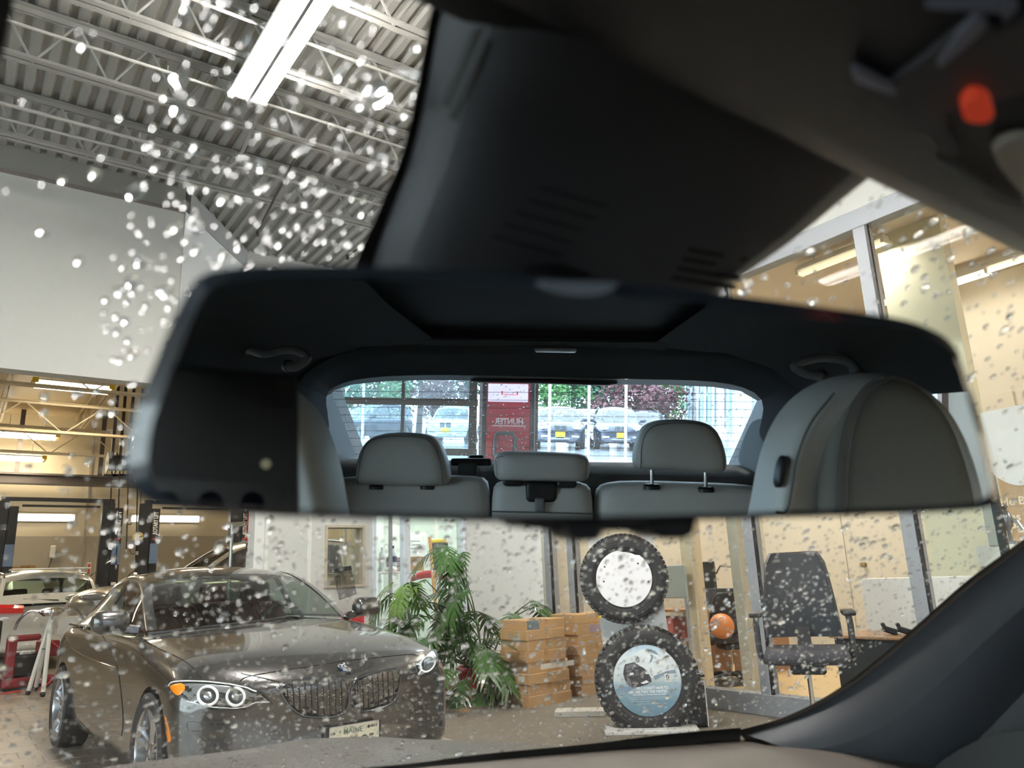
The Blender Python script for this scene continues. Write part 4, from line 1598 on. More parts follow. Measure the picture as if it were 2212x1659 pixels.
SUV = dict(
    st=[(-2.42, 0.80, 0.6, 0.78, 0.80, 0.66, 0.74, 0.45), (-2.38, 1.08, 0.70, 1.05, 0.93, 0.80, 0.88, 0.36), (-2.1, 1.10, 0.80, 1.08, 0.985, 0.84, 0.94, 0.30),
        (-1.49, 1.10, 0.84, 1.09, 1.0, 0.84, 0.95, 0.27), (-0.9, 1.09, 0.84, 1.085, 0.985, 0.84, 0.93, 0.26), (0.0, 1.09, 0.84, 1.07, 0.98, 0.84, 0.93, 0.26),
        (0.8, 1.10, 0.82, 1.06, 0.985, 0.83, 0.93, 0.26), (1.1, 1.085, 0.80, 1.05, 0.99, 0.82, 0.94, 0.26), (1.49, 1.06, 0.79, 1.02, 1.0, 0.80, 0.95, 0.26),
        (1.9, 1.02, 0.74, 0.98, 0.97, 0.76, 0.92, 0.26), (2.2, 0.97, 0.66, 0.92, 0.91, 0.70, 0.88, 0.27), (2.36, 0.85, 0.55, 0.82, 0.82, 0.62, 0.80, 0.30), (2.42, 0.70, 0.45, 0.68, 0.68, 0.56, 0.66, 0.34)],
    C=[(1.0, 1.095), (0.75, 1.24), (0.48, 1.42), (0.2, 1.58), (-0.1, 1.675), (-0.6, 1.73), (-1.3, 1.735), (-1.95, 1.68), (-2.2, 1.45), (-2.38, 1.12)],
    R=[(0.82, 0.84, 1.06), (0.60, 0.82, 1.20), (0.35, 0.77, 1.38), (0.1, 0.72, 1.53), (-0.15, 0.69, 1.60), (-0.6, 0.675, 1.64), (-1.3, 0.675, 1.635), (-1.9, 0.69, 1.58), (-2.12, 0.74, 1.40), (-2.3, 0.80, 1.12)],
    wsT=2.9, rgT=(7.5, 8.5), axle=1.49, wr=0.375, arch=0.41, half=0.86, belt=0.885, beltz=1.075, cpil=-1.72, bpil=-0.55, bow=0.30, cab=(-2.2, 0.8))


def car_body_mesh(P, paint):
    b = MB()
    rings = []
    st = P['st']
    for (x, zc, ys, zs, yw, zw, yb, zb) in st:
        half = [(0, zc), (0.4 * ys, zc - 0.03 * (zc - zs)), (0.8 * ys, lerp(zc, zs, 0.55)), (ys, zs), (lerp(ys, yw, 0.62), zs - 0.035), (yw - 0.012, lerp(zs, zw, 0.45)), (yw, zw),
                (yw - 0.008, lerp(zw, zb, 0.45)), (yb, zb + 0.07), (yb - 0.03, zb), (yb * 0.6, zb - 0.01), (0, zb - 0.01)]
        full = half + [(-y, z) for y, z in half[-2:0:-1]]
        w = max(0.0, min(1.0, (x - 1.2) / 0.85)) * P['bow']
        wr = max(0.0, min(1.0, (-1.5 - x) / 0.7)) * 0.22
        rings.append([b.v((x - w * (abs(y) / 0.88) ** 2.2 + wr * (abs(y) / 0.88) ** 2.2, y, z)) for y, z in full])
    n = len(rings[0])
    for A, B in zip(rings, rings[1:]):
        for k in range(n):
            b.bm.faces.new((A[k], A[(k + 1) % n], B[(k + 1) % n], B[k]))
    b.bm.faces.new(rings[0][::-1])
    b.bm.faces.new(rings[-1])
    me = b.mesh('body', [paint, M_well], angle=180)
    o = bpy.data.objects.new('tmp', me)
    COL.objects.link(o)
    md = o.modifiers.new('s', 'SUBSURF')
    md.levels = md.render_levels = 2
    cut = []
    for s in (1, -1):
        for ax in (P['axle'], -P['axle']):
            c = MB()
            M = Matrix(((1, 0, 0, ax), (0, 0, -s, 0), (0, 1, 0, P['wr']), (0, 0, 0, 1)))
            poly = [(P['arch'] * cos(2 * pi * k / 40), P['arch'] * sin(2 * pi * k / 40)) for k in range(40)]
            bb = MB()
            for y0, y1 in ((0.60, 1.2),):
                bot = [bb.v((ax + px, s * y0, P['wr'] + pz)) for px, pz in poly]
                top = [bb.v((ax + px, s * y1, P['wr'] + pz)) for px, pz in poly]
                bb.bm.faces.new(bot)
                bb.bm.faces.new(top[::-1])
                for k in range(40):
                    bb.bm.faces.new((bot[k], top[k], top[(k + 1) % 40], bot[(k + 1) % 40]))
            cm = bb.mesh('cut', [M_paint if False else paint, M_well])
            for f in cm.polygons:
                f.material_index = 1
            co = bpy.data.objects.new('cut', cm)
            COL.objects.link(co)
            d = o.modifiers.new('b', 'BOOLEAN')
            d.object = co
            d.operation = 'DIFFERENCE'
            d.solver = 'EXACT'
            cut.append(co)
    me2 = evaluated(o)
    for c in cut + [o]:
        bpy.data.objects.remove(c)
    bm = bmesh.new()
    bm.from_mesh(me2)
    x0, x1 = P['cab']
    dead = [f for f in bm.faces if f.normal.z > 0.75 and x0 < f.calc_center_median().x < x1 and abs(f.calc_center_median().y) < P['belt'] - 0.12 and f.calc_center_median().z > 0.8]
    bmesh.ops.delete(bm, geom=dead, context='FACES')
    for f in bm.faces:
        f.smooth = True
    for e in bm.edges:
        if len(e.link_faces) == 2 and e.calc_face_angle(0) > radians(40):
            e.smooth = False
    bm.to_mesh(me2)
    bm.free()
    me2.name = 'body'
    return me2


def greenhouse(P):
    """sampler for roof and glass surfaces"""
    N = len(P['C'])
    ts = list(range(N))

    def Cc(t):
        return Vector((interp(ts, [c[0] for c in P['C']], t), 0, interp(ts, [c[1] for c in P['C']], t)))

    def Rr(t):
        return Vector((interp(ts, [c[0] for c in P['R']], t), interp(ts, [c[1] for c in P['R']], t), interp(ts, [c[2] for c in P['R']], t)))

    def S(t, s):
        c, r = Cc(t), Rr(t)
        a = abs(s)
        return Vector((lerp(c.x, r.x, a ** 2), r.y * s, lerp(c.z, r.z, a ** 2.3)))
    return Cc, Rr, S


def make_car(P, name, label, cat, paint, loc, rz, group=None, gl=M_carglass, rails=False, seats=None, detail=True, roofmat=None):
    t = thing(name, label, cat, loc, rz, group)
    body = link('body', car_body_mesh(P, paint), t)
    Cc, Rr, S = greenhouse(P)

    def sheet(t0, t1, nt, s0=-1.0, s1=1.0, off=0.0):
        b = MB()
        b.grid([[S(lerp(t0, t1, i / nt), lerp(s0, s1, j / 16)) + Vector((0, 0, off)) for j in range(17)] for i in range(nt + 1)])
        return b
    w, (g0, g1) = P['wsT'], P['rgT']
    sheet(0.0, w, 10).build('windscreen', gl, t, angle=180)
    sheet(g0 + 0.1, g1, 8).build('rear_window', gl, t, angle=180)
    sheet(w, g0 + 0.1, 12).build('roof', roofmat or paint, t, angle=180)
    if g1 < 8.85:
        sheet(g1, 9.0, 3, off=0.002).build('tailgate', paint, t, angle=180)
    # roof rails of the body: painted arch from screen foot to boot, dark gasket inside
    for s in (1, -1):
        pts = [Rr(i * 9 / 36) for i in range(37)]
        b = MB()
        g = []
        for i, p in enumerate(pts):
            tt = i * 9 / 36
            q = S(tt, 0.93)
            dn = Vector((p.x, p.y + 0.018, p.z - 0.045))
            g.append([Vector((v.x, v.y * s, v.z)) for v in (Vector((q.x, q.y, q.z + 0.004)), Vector((p.x, p.y, p.z + 0.010)), Vector((p.x, p.y + 0.016, p.z - 0.006)), dn)])
        b.grid(g)
        b.build('roof_arch', paint, t, angle=60)
        # side glass from arch to belt
        g = []
        pts2 = []
        for i in range(31):
            tt = lerp(0.15, 8.6, i / 30)
            p = Rr(tt)
            top = Vector((p.x, p.y + 0.012, p.z - 0.035))
            bz = P['beltz'] + 0.01
            if top.z < bz + 0.005:
                continue
            bot = Vector((p.x, P['belt'], bz))
            pts2.append((top, bot))
        gg = [[Vector((a.lerp(c, k / 4).x, a.lerp(c, k / 4).y * s, a.lerp(c, k / 4).z)) for k in range(5)] for a, c in pts2 if a.x > P['cpil']]
        b = MB()
        b.grid(gg)
        b.build('side_window', gl, t, angle=180)
        gg = [[Vector((a.lerp(c, k / 4).x, a.lerp(c, k / 4).y * s, a.lerp(c, k / 4).z)) for k in range(5)] for a, c in pts2 if a.x <= P['cpil'] + 0.16]
        b = MB()
        b.grid(gg)
        b.build('rear_pillar', paint, t, angle=180)
        b = MB()
        for xb in ((P['bpil'],) if not rails else (P['bpil'], P['bpil'] - 0.85)):
            cand = min(pts2, key=lambda q: abs(q[0].x - xb))
            a, c = cand
            b.beam((a.x - 0.03, (a.y + 0.004) * s, a.z), (c.x, (c.y + 0.004) * s, c.z), 0.012, 0.09, up=(1, 0, 0))
        b.build('door_pillar', M_shadowline, t, smooth=False)
        # belt moulding
        b = MB()
        b.tube([Vector((x, (P['belt'] + 0.004) * s, P['beltz'] + 0.012)) for x in [lerp(pts2[0][1].x, pts2[-1][1].x, i / 8) for i in range(9)]], 0.011, 6)
        b.build('belt_moulding', M_shadowline if not rails else M_chrome, t)
        # shoulder between body side and belt
        if rails:
            b = MB()
            pr = smooth_line([Rr(q) + Vector((0, -0.02, 0.05)) for q in (4.2, 5, 6, 7)], 6)
            pr = [Rr(4.0) + Vector((0, -0.02, 0.01))] + pr + [Rr(7.2) + Vector((0, -0.02, 0.01))]
            b.tube([Vector((q.x, q.y * s, q.z)) for q in pr], 0.018, 8)
            b.build('roof_rail', M_chrome, t)
    # cabin tub
    b = MB()
    b.box2((P['cab'][0], -P['belt'] + 0.05, 0.35), (P['cab'][1] + 0.1, P['belt'] - 0.05, 0.5))
    b.build('cabin_floor', M_matte, t, smooth=False)
    b = MB()
    b.box2((P['cab'][1] - 0.35, -P['belt'] + 0.12, 0.5), (P['cab'][1] + 0.14, P['belt'] - 0.12, P['beltz'] - 0.03), bev=0.05, seg=2)
    b.build('dashboard', M_dark, t)
    sm = seats or M_dark
    k = P['beltz'] - 0.955
    for sx, sy in ((0.0, 0.37), (0.0, -0.37), (-0.95, 0.33), (-0.95, -0.33)):
        b = MB()
        x = sx - 0.25 - (0.1 if k else 0)
        b.box((x, sy, 0.78 + k), (0.14, 0.48, 0.66), R=Matrix.Rotation(radians(-14), 3, 'Y'), bev=0.06, seg=3)
        b.box((x - 0.12, sy, 1.17 + k), (0.09, 0.26, 0.20), R=Matrix.Rotation(radians(-8), 3, 'Y'), bev=0.04, seg=3)
        b.build('seat', sm, t)
    b = MB()
    pts = [Vector((P['cab'][1] - 0.42, 0.37 + 0.18 * cos(a), 0.90 + k + 0.18 * sin(a))) for a in [2 * pi * i / 24 for i in range(24)]]
    b.tube(pts, 0.016, 8, closed=True)
    b.box((P['cab'][1] - 0.40, 0.37, 0.90 + k), (0.04, 0.16, 0.10), bev=0.02)
    b.beam((P['cab'][1] - 0.41, 0.2, 0.9 + k), (P['cab'][1] - 0.41, 0.54, 0.9 + k), 0.03, 0.03)
    b.build('steering_wheel', M_dark, t)
    # mirrors
    for s in (1, -1):
        b = MB()
        mx_, mz_ = P['cab'][1] - 0.12, P['beltz'] + 0.065
        b.box((mx_, s * (P['belt'] + 0.155), mz_ + 0.01), (0.15, 0.235, 0.15), bev=0.06, seg=4)
        b.beam((mx_ + 0.02, s * (P['belt'] - 0.03), mz_ - 0.055), (mx_, s * (P['belt'] + 0.12), mz_ - 0.03), 0.06, 0.03, up=(1, 0, 0), bev=0.01)
        mo = b.build('side_mirror', paint, t)
        b = MB()
        b.box((mx_ - 0.065, s * (P['belt'] + 0.155), mz_ + 0.01), (0.03, 0.18, 0.11), bev=0.014, seg=2)
        b.build('mirror_face', M_shadowline, mo)
    # wheels
    wheel_me = make_wheel(P['wr'])
    for s in (1, -1):
        for ax in (P['axle'], -P['axle']):
            o = link('wheel', wheel_me[0], t)
            o.location = (ax, s * P['half'], P['wr'])
            o.rotation_euler = (RND.uniform(0, 0.1), 0, 0) if False else (0, 0, 0 if s > 0 else pi)
            link('rim', wheel_me[1], o)
            if detail:
                for q in range(10):
                    sp = link('spoke', wheel_me[2], o)
                    sp.rotation_euler = (0, 2 * pi * (q // 2) / 5 + (0.13 if q % 2 else -0.13), 0)
            else:
                for q in range(5):
                    sp = link('spoke', wheel_me[2], o)
                    sp.rotation_euler = (0, 2 * pi * q / 5, 0)
    return t, body


WHEELS = {}


def make_wheel(r):
    """tyre, rim and one spoke; axle along Y, outside towards +Y"""
    if r in WHEELS:
        return WHEELS[r]
    k = r / 0.325
    b = MB()
    b.lathe([(0.228 * k, -0.10), (0.30 * k, -0.112), (0.318 * k, -0.10), (r, -0.07), (r, 0.07), (0.318 * k, 0.10), (0.30 * k, 0.112), (0.232 * k, 0.10), (0.228 * k, 0.085)], axis='Y', n=40)
    tyre = b.mesh('wheel', M_rubber)
    b = MB()
    b.lathe([(0.238 * k, 0.098), (0.228 * k, 0.102), (0.218 * k, 0.085), (0.208 * k, 0.0), (0.20 * k, -0.09), (0.0, -0.09)], axis='Y', n=40)
    b.lathe([(0.0, 0.078), (0.032 * k, 0.076), (0.055 * k, 0.066), (0.06 * k, 0.03)], axis='Y', n=20)
    b.lathe([(0.16 * k, -0.04), (0.16 * k, -0.02), (0.05 * k, -0.02)], axis='Y', n=30)
    rim = b.mesh('rim', M_alloy)
    b = MB()
    b.grid([[(-0.016, 0.066, 0.045 * k), (-0.010, 0.078, 0.045 * k), (0.010, 0.078, 0.045 * k), (0.016, 0.066, 0.045 * k)],
            [(-0.013, 0.062, 0.13 * k), (-0.007, 0.076, 0.13 * k), (0.007, 0.076, 0.13 * k), (0.013, 0.062, 0.13 * k)],
            [(-0.014, 0.070, 0.222 * k), (-0.008, 0.092, 0.222 * k), (0.008, 0.092, 0.222 * k), (0.014, 0.070, 0.222 * k)]])
    spoke = b.mesh('spoke', M_alloy)
    WHEELS[r] = (tyre, rim, spoke)
    return WHEELS[r]


# the grey coupe in front of us
CPOS, CYAW = (1.83, 6.50), radians(-86.5)
coupe, cbody = make_car(COUPE, 'car', 'grey coupe facing the windscreen with round headlamp rings and twin grille', 'car', M_paint, (CPOS[0], CPOS[1], 0), CYAW,
                        seats=mat('dark_red_leather', (0.085, 0.018, 0.015), 0.45))
MC = ROOTM[coupe.name]
_bm = bmesh.new()
_bm.from_mesh(cbody.data)
_bm.transform(MC)
CB = BVHTree.FromBMesh(_bm)
_bm.free()
CFWD = (MC.to_3x3() @ Vector((1, 0, 0)))


def on_body(px, py, off=0.003):
    """point of the coupe's skin on this sight line, lifted along its normal"""
    d = wray(px, py).normalized()
    h = CB.ray_cast(CAM, d)
    if h[0] is None:
        return None
    n = h[1] if h[1].dot(d) < 0 else -h[1]
    return h[0] + n * off


def drape(outline, name, m, off=0.004, parent=None, rings=(1.0, 0.8, 0.55, 0.28), n=4, puff=0.0):
    """panel laid on the coupe's skin inside the outline"""
    pts = smooth_poly([(*q, 0) for q in outline], n)
    c = sum(pts, Vector()) / len(pts)
    R = []
    for k, sc in enumerate(rings):
        row = []
        for p in pts:
            q = c + (p - c) * sc
            w = on_body(q.x, q.y, (off if k else -0.004) + puff * (1 - sc * sc))
            row.append(w)
        if any(w is None for w in row):
            ok = [w for w in row if w is not None]
            if not ok:
                return None
            last = ok[0]
            for i in range(len(row)):
                if row[i] is None:
                    row[i] = last
                last = row[i]
        R.append(row + [row[0]])
    b = MB()
    b.grid(R)
    try:
        b.bm.faces.new([b.v(p) for p in R[-1][:-1]])
    except ValueError:
        pass
    return b.build(name, m, parent or coupe, world=True, angle=70)


def line_on(pxs, name, m, r=0.003, off=0.0, closed=False, parent=None, n=4, sub=6):
    pts = smooth_poly([(*q, 0) for q in pxs], n) if closed else smooth_line([(*q, 0) for q in pxs], n)
    w = [on_body(p.x, p.y, off) for p in pts]
    w = [p for p in w if p is not None]
    if len(w) < 3:
        return None
    b = MB()
    b.tube(w, r, sub, closed=closed)
    return b.build(name, m, parent or coupe, world=True)


def lamp_plane(cx_, cy_, lift, blend=0.0):
    d = wray(cx_, cy_).normalized()
    h = CB.ray_cast(CAM, d)
    n = h[1] if h[1].dot(d) < 0 else -h[1]
    n = (n * (1 - blend) - d * blend).normalized()
    return h[0] + n * lift, n


def on_plane(px, py, c, n):
    r = wray(px, py)
    return CAM + r * ((c - CAM).dot(n) / r.dot(n))


def plane_disc(pts, c, n, name, m, dome=0.0):
    P = [on_plane(x, y, c, n) for x, y in pts]
    o_ = sum(P, Vector()) / len(P)
    R = []
    for sc in (1.0, 0.75, 0.5, 0.25):
        r_ = [o_ + (p - o_) * sc + n * dome * (1 - sc * sc) for p in P]
        R.append(r_ + [r_[0]])
    R.insert(0, [p - n * 0.02 for p in R[0]])
    b = MB()
    b.grid(R)
    b.bm.faces.new([b.v(p) for p in R[-1][:-1]])
    return b.build(name, m, coupe, world=True, angle=50)


def plane_ring(pts, c, n, name, m, r):
    b = MB()
    b.tube([on_plane(x, y, c, n) for x, y in pts], r, 8, closed=True)
    return b.build(name, m, coupe, world=True)


M_seam = mat('panel_gap', (0.004, 0.004, 0.004), 0.8)
M_lampin = mat('lamp_reflector', (0.34, 0.36, 0.38), 0.25, 0.6, coat=1.0, var=0.25, scale=60)
M_lampdk = mat('lamp_bowl', (0.05, 0.055, 0.06), 0.1, coat=1.0)
M_ring = mat('lamp_ring', (0.85, 0.87, 0.88), 0.25)
M_amber = mat('amber_lens', (0.95, 0.28, 0.01), 0.25, coat=0.5)
# near headlamp
HL = [(357, 1480), (375, 1468), (440, 1470), (510, 1478), (552, 1490), (575, 1506), (588, 1521), (560, 1521), (537, 1532), (505, 1534), (440, 1530), (395, 1515), (368, 1495)]
drape(HL, 'headlamp', M_shadowline, 0.003)
hl = [(466 + (x - 466) * 0.93, 1502 + (y - 1502) * 0.84) for x, y in HL]
lampn = drape(hl, 'headlamp', M_lampin, 0.008)
drape([(366, 1481), (392, 1476), (400, 1490), (385, 1503), (372, 1494)], 'indicator', M_amber, 0.012)
for cx_, cy_, rx, ry in ((449, 1503, 21, 20), (509, 1505, 19, 19)):
    ell = [(cx_ + rx * cos(a), cy_ + ry * sin(a)) for a in [2 * pi * i / 28 for i in range(28)]]
    q4 = [on_body(cx_ + dx * rx, cy_ + dy * ry, 0.0) for dx, dy in ((-1.1, 0), (1.1, 0), (0, -1.0), (0, 1.0))]
    n = (q4[1] - q4[0]).cross(q4[2] - q4[3]).normalized()
    if n.dot(wray(cx_, cy_)) > 0:
        n = -n
    c = sum(q4, Vector()) / 4 + n * 0.022
    plane_disc([(cx_ + (x - cx_) * 0.92, cy_ + (y - cy_) * 0.92) for x, y in ell], c, n, 'lamp_bowl', M_lampdk, 0.004)
    plane_ring(ell, c + n * 0.004, n, 'light_ring', M_ring, 0.0075)
    plane_disc([(cx_ + (x - cx_) * 0.45, cy_ + (y - cy_) * 0.45) for x, y in ell], c + n * 0.008, n, 'projector', M_lampin, 0.008)
line_on([(362, 1483), (375, 1474), (440, 1475), (510, 1483), (550, 1494)], 'lamp_brow', M_ring, 0.0035, 0.010)
line_on([(400, 1515), (445, 1527), (500, 1530), (532, 1528), (556, 1518), (586, 1517)], 'lamp_lip', M_ring, 0.003, 0.010)
# far headlamp
HL2 = [(884, 1462), (893, 1440), (915, 1420), (935, 1402), (944, 1412), (946, 1430), (938, 1446), (915, 1458), (900, 1464)]
c, n = lamp_plane(912, 1446, 0.020, 0.35)
plane_disc([(q.x, q.y) for q in smooth_poly([(*q, 0) for q in HL2], 3)], c, n, 'headlamp', M_shadowline, 0.0)
plane_disc([(q.x, q.y) for q in smooth_poly([(915 + (x - 915) * 0.9, 1436 + (y - 1436) * 0.88, 0) for x, y in HL2], 3)], c + n * 0.004, n, 'headlamp', M_lampin, 0.004)
for cx_, cy_, rx, ry in ((900, 1447, 10, 12), (924, 1434, 15, 17)):
    ell = [(cx_ + rx * cos(a) - 0.25 * ry * sin(a), cy_ + ry * sin(a)) for a in [2 * pi * i / 28 for i in range(28)]]
    plane_disc([(cx_ + (x - cx_) * 0.9, cy_ + (y - cy_) * 0.9) for x, y in ell], c + n * 0.012, n, 'lamp_bowl', M_lampdk, 0.004)
    plane_ring(ell, c + n * 0.016, n, 'light_ring', M_ring, 0.0055)
# kidney grilles
M_slat = mat('grille_slat', (0.008, 0.008, 0.009), 0.45)
K1 = [(608, 1488), (625, 1474), (680, 1464), (735, 1463), (752, 1474), (756, 1505), (752, 1530), (735, 1545), (700, 1550), (655, 1545), (630, 1528), (615, 1508)]
K2 = [(762, 1487), (775, 1464), (815, 1450), (855, 1443), (866, 1456), (862, 1490), (850, 1516), (820, 1530), (785, 1537), (768, 1530), (761, 1510)]
for kd, nsl in ((K1, 10), (K2, 8)):
    drape(kd, 'grille_mesh', M_well, 0.002, rings=(1.0, 0.8, 0.5, 0.2))
    line_on(kd, 'grille_surround', mat('dark_chrome', (0.13, 0.14, 0.17), 0.15, 0.9), 0.0085, 0.006, closed=True, sub=8)
    xs_ = [q[0] for q in kd]
    cx_ = sum(xs_) / len(xs_)
    cy_ = sum(q[1] for q in kd) / len(kd)
    poly = smooth_poly([(*q, 0) for q in kd], 4)
    for i in range(nsl):
        x = lerp(min(xs_) + 9, max(xs_) - 9, (i + 0.5) / nsl)
        ysx = []
        for a, c in zip(poly, poly[1:] + poly[:1]):
            if (a.x - x) * (c.x - x) <= 0 and abs(a.x - c.x) > 1e-6:
                ysx.append(a.y + (c.y - a.y) * (x - a.x) / (c.x - a.x))
        if len(ysx) >= 2:
            o = line_on([(x - 2, min(ysx) + 5), (x, (min(ysx) + max(ysx)) / 2), (x + 1, max(ysx) - 5)], 'grille_slat', M_slat, 0.0055, 0.007, sub=6)
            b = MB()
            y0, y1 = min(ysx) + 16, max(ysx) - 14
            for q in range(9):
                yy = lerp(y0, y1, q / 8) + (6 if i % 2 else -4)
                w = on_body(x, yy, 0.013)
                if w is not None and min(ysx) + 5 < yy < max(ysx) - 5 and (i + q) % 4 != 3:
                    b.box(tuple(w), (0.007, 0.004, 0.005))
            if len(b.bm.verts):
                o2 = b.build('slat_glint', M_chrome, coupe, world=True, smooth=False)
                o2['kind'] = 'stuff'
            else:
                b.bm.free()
# roundel on the bonnet
ec = on_body(745, 1444, 0.0)
h = CB.ray_cast(CAM, wray(745, 1444).normalized())
nz = h[1] if h[1].dot(wray(745, 1444)) < 0 else -h[1]
nz = (nz * 0.6 + Vector((0, -0.75, 0.3)) * 0.4).normalized()
ex = Vector((0, 0, 1)).cross(nz).normalized()
ey = nz.cross(ex)
ME = Matrix((ex, ey, nz)).transposed().to_4x4()
ME.translation = ec + nz * 0.014
blue, white = mat('roundel_blue', (0.03, 0.16, 0.45), 0.25), mat('roundel_white', (0.85, 0.87, 0.88), 0.3)
b = MB()
b.M = ME
b.lathe([(0.0, 0.004), (0.044, 0.004), (0.046, 0.0), (0.046, -0.01)], n=32)
rd = b.build('badge', mat('badge_black', (0.01, 0.01, 0.012), 0.2), coupe, world=True)
for r_ in (0.0455, 0.0285):
    b = MB()
    b.M = ME
    b.tube([(r_ * cos(a), r_ * sin(a), 0.004) for a in [2 * pi * i / 32 for i in range(32)]], 0.0016, 6, closed=True)
    b.build('badge_ring', M_chrome, rd, world=True)
for q in range(4):
    b = MB()
    b.M = ME
    b.prism([(0, 0)] + [(0.0275 * cos(a), 0.0275 * sin(a)) for a in [pi / 2 * (q + i / 8) for i in range(9)]], 0.003, Matrix.Translation((0, 0, 0.003)))
    b.build('badge_quarter', blue if q % 2 else white, rd, world=True, smooth=False)
for ch, a in (('B', 2.18), ('M', pi / 2), ('W', 0.96)):
    r3 = ME.to_3x3()
    lettering(ch, 0.016, ME @ Vector((0.037 * cos(a), 0.037 * sin(a), 0.005)), r3 @ Vector((sin(a), -cos(a), 0)), r3 @ Vector((cos(a), sin(a), 0)), white, rd, bold=0.0005)
# licence plate
pl_a, pl_b = MC @ Vector((2.1, -0.15, 0.4)), MC @ Vector((2.1, 0.15, 0.4))
px_ = (pl_b - pl_a)
px_.z = 0
px_ = px_.normalized()
pn = px_.cross(Vector((0, 0, 1))).normalized()
if pn.dot(wray(760, 1570)) > 0:
    pn = -pn
pu = Vector((0, 0, 1))
po = on_body(760, 1566, 0.0) + pn * 0.035 - pu * 0.070
MPl = Matrix((px_, pu, px_.cross(pu))).transposed().to_4x4()
MPl.translation = po
b = MB()
b.M = MPl
b.box((0, 0, -0.004), (0.31, 0.155, 0.006), bev=0.002)
pl = b.build('licence_plate', mat('plate_cream', (0.62, 0.60, 0.47), 0.5, var=0.15, scale=30), coupe, world=True)
b = MB()
b.M = MPl
for a, c in (((-0.157, -0.08), (-0.148, 0.08)), ((0.148, -0.08), (0.157, 0.08)), ((-0.157, 0.072), (0.157, 0.08)), ((-0.157, -0.08), (0.157, -0.072))):
    b.box2((a[0], a[1], -0.006), (c[0], c[1], 0.003))
b.build('plate_frame', mat('plate_frame', (0.60, 0.60, 0.56), 0.3, 0.4), pl, world=True, smooth=False)
b = MB()
b.M = MPl
b.box((0, -0.01, -0.02), (0.36, 0.18, 0.024), bev=0.006)
b.build('plate_holder', M_dark, coupe, world=True)
r3 = MPl.to_3x3()
ink = mat('plate_ink', (0.06, 0.07, 0.06), 0.6)
fz = MPl @ Vector((0, 0, 0.0))
lettering('MAINE', 0.040, MPl @ Vector((-0.01, 0.047, 0.0005)), px_, pu, mat('plate_green_ink', (0.10, 0.15, 0.12), 0.6), pl, bold=0.0004, spacing=1.05)
lettering('SCALOF', 0.095, MPl @ Vector((0, -0.022, 0.0005)), px_, pu, ink, pl, bold=0.0012, sx=0.72)
lettering('MAY', 0.022, MPl @ Vector((0.125, 0.055, 0.0005)), px_, pu, ink, pl, bold=0.0004)
for sx in (-0.095, 0.09):
    b = MB()
    b.M = MPl
    b.ball((sx, 0.055, 0.002), (0.009, 0.009, 0.005))
    b.build('screw', M_shadowline if sx > 0 else M_steel, pl, world=True)
b = MB()
b.M = MPl
st_ = []
for i in range(10):
    r_ = 0.011 if i % 2 == 0 else 0.0045
    st_.append((-0.128 + r_ * sin(pi * i / 5), 0.045 + r_ * cos(pi * i / 5)))
b.prism(st_, 0.001)
b.build('star', ink, pl, world=True, smooth=False)
# side marker, tow cover, washer cover, bumper creases
drape([(346, 1545), (358, 1546), (366, 1575), (370, 1601), (357, 1603), (350, 1575)], 'side_marker', M_amber, 0.010, n=3)
line_on([(405, 1560), (406, 1577), (432, 1579), (438, 1577), (434, 1562), (410, 1559)], 'washer_cover', M_seam, 0.0012, 0.0, closed=True, n=2)
line_on([(594 + 12 * cos(a), 1588 + 9 * sin(a)) for a in [2 * pi * i / 10 for i in range(10)]], 'tow_cover', M_seam, 0.0012, 0.0, closed=True, n=2)
# bonnet shut lines
line_on([(312, 1384), (345, 1402), (385, 1420), (415, 1440), (434, 1464)], 'shut_line', M_seam, 0.0035, 0.0)
line_on([(518, 1472), (535, 1462), (600, 1450), (690, 1436), (740, 1428), (800, 1422), (880, 1414), (903, 1416)], 'shut_line', M_seam, 0.0035, 0.0)
line_on([(312, 1384), (420, 1366), (600, 1345), (700, 1328), (770, 1318)], 'shut_line', M_seam, 0.004, 0.0)
line_on([(520, 1455), (600, 1472), (625, 1476)], 'crease', M_paint, 0.004, 0.001)
# door shut lines on the near side
line_on([(215, 1360), (250, 1430), (262, 1500), (266, 1560), (262, 1590)], 'shut_line', M_seam, 0.004, 0.0)
line_on([(140, 1370), (155, 1400), (200, 1425), (250, 1442)], 'crease', M_paint, 0.004, 0.001)
line_on([(145, 1520), (160, 1545), (200, 1585), (245, 1625)], 'shut_line', M_seam, 0.004, 0.0)
# wipers
for pts in ([(320, 1376), (420, 1364), (560, 1348), (640, 1336)], [(700, 1344), (690, 1340), (740, 1328), (765, 1322)]):
    line_on(pts, 'wiper', M_dark, 0.008, 0.02)
# ------------------------------------------------------------------ objects of the garage in front of the windscreen
# cardboard boxes: two stacks, each box a thing


def box_thing(c, sx, sy, h, rz, label, tape=True, sticker=None, group='stacked cardboard boxes'):
    t = thing('cardboard_box', label, 'box', c, rz, group)
    b = MB()
    b.box((0, 0, h / 2), (sx, sy, h * 0.985), bev=0.004)
    b.build('carton', M_card, t)
    for s in (-1, 1):
        b = MB()
        b.box((s * sx * 0.25, 0, h * 0.992), (sx * 0.49, sy * 0.99, 0.004))
        b.build('flap', M_card, t, smooth=False)
    if tape:
        b = MB()
        b.box((0, 0, h * 0.994 + 0.002), (0.05, sy * 1.004, 0.001))
        b.box((0, -sy / 2 - 0.0006, h * 0.75), (0.05, 0.001, h * 0.5))
        b.build('tape', mat('brown_tape', (0.42, 0.25, 0.11), 0.25), t, smooth=False)
    if sticker:
        x, w, hh, colr, face = sticker
        b = MB()
        if face == 'x':
            b.box((-sx / 2 - 0.0008, x, h / 2), (0.001, w, hh))
        else:
            b.box((x, -sy / 2 - 0.0008, h / 2), (w, 0.001, hh))
        b.build('sticker', colr, t, smooth=False)
    return t


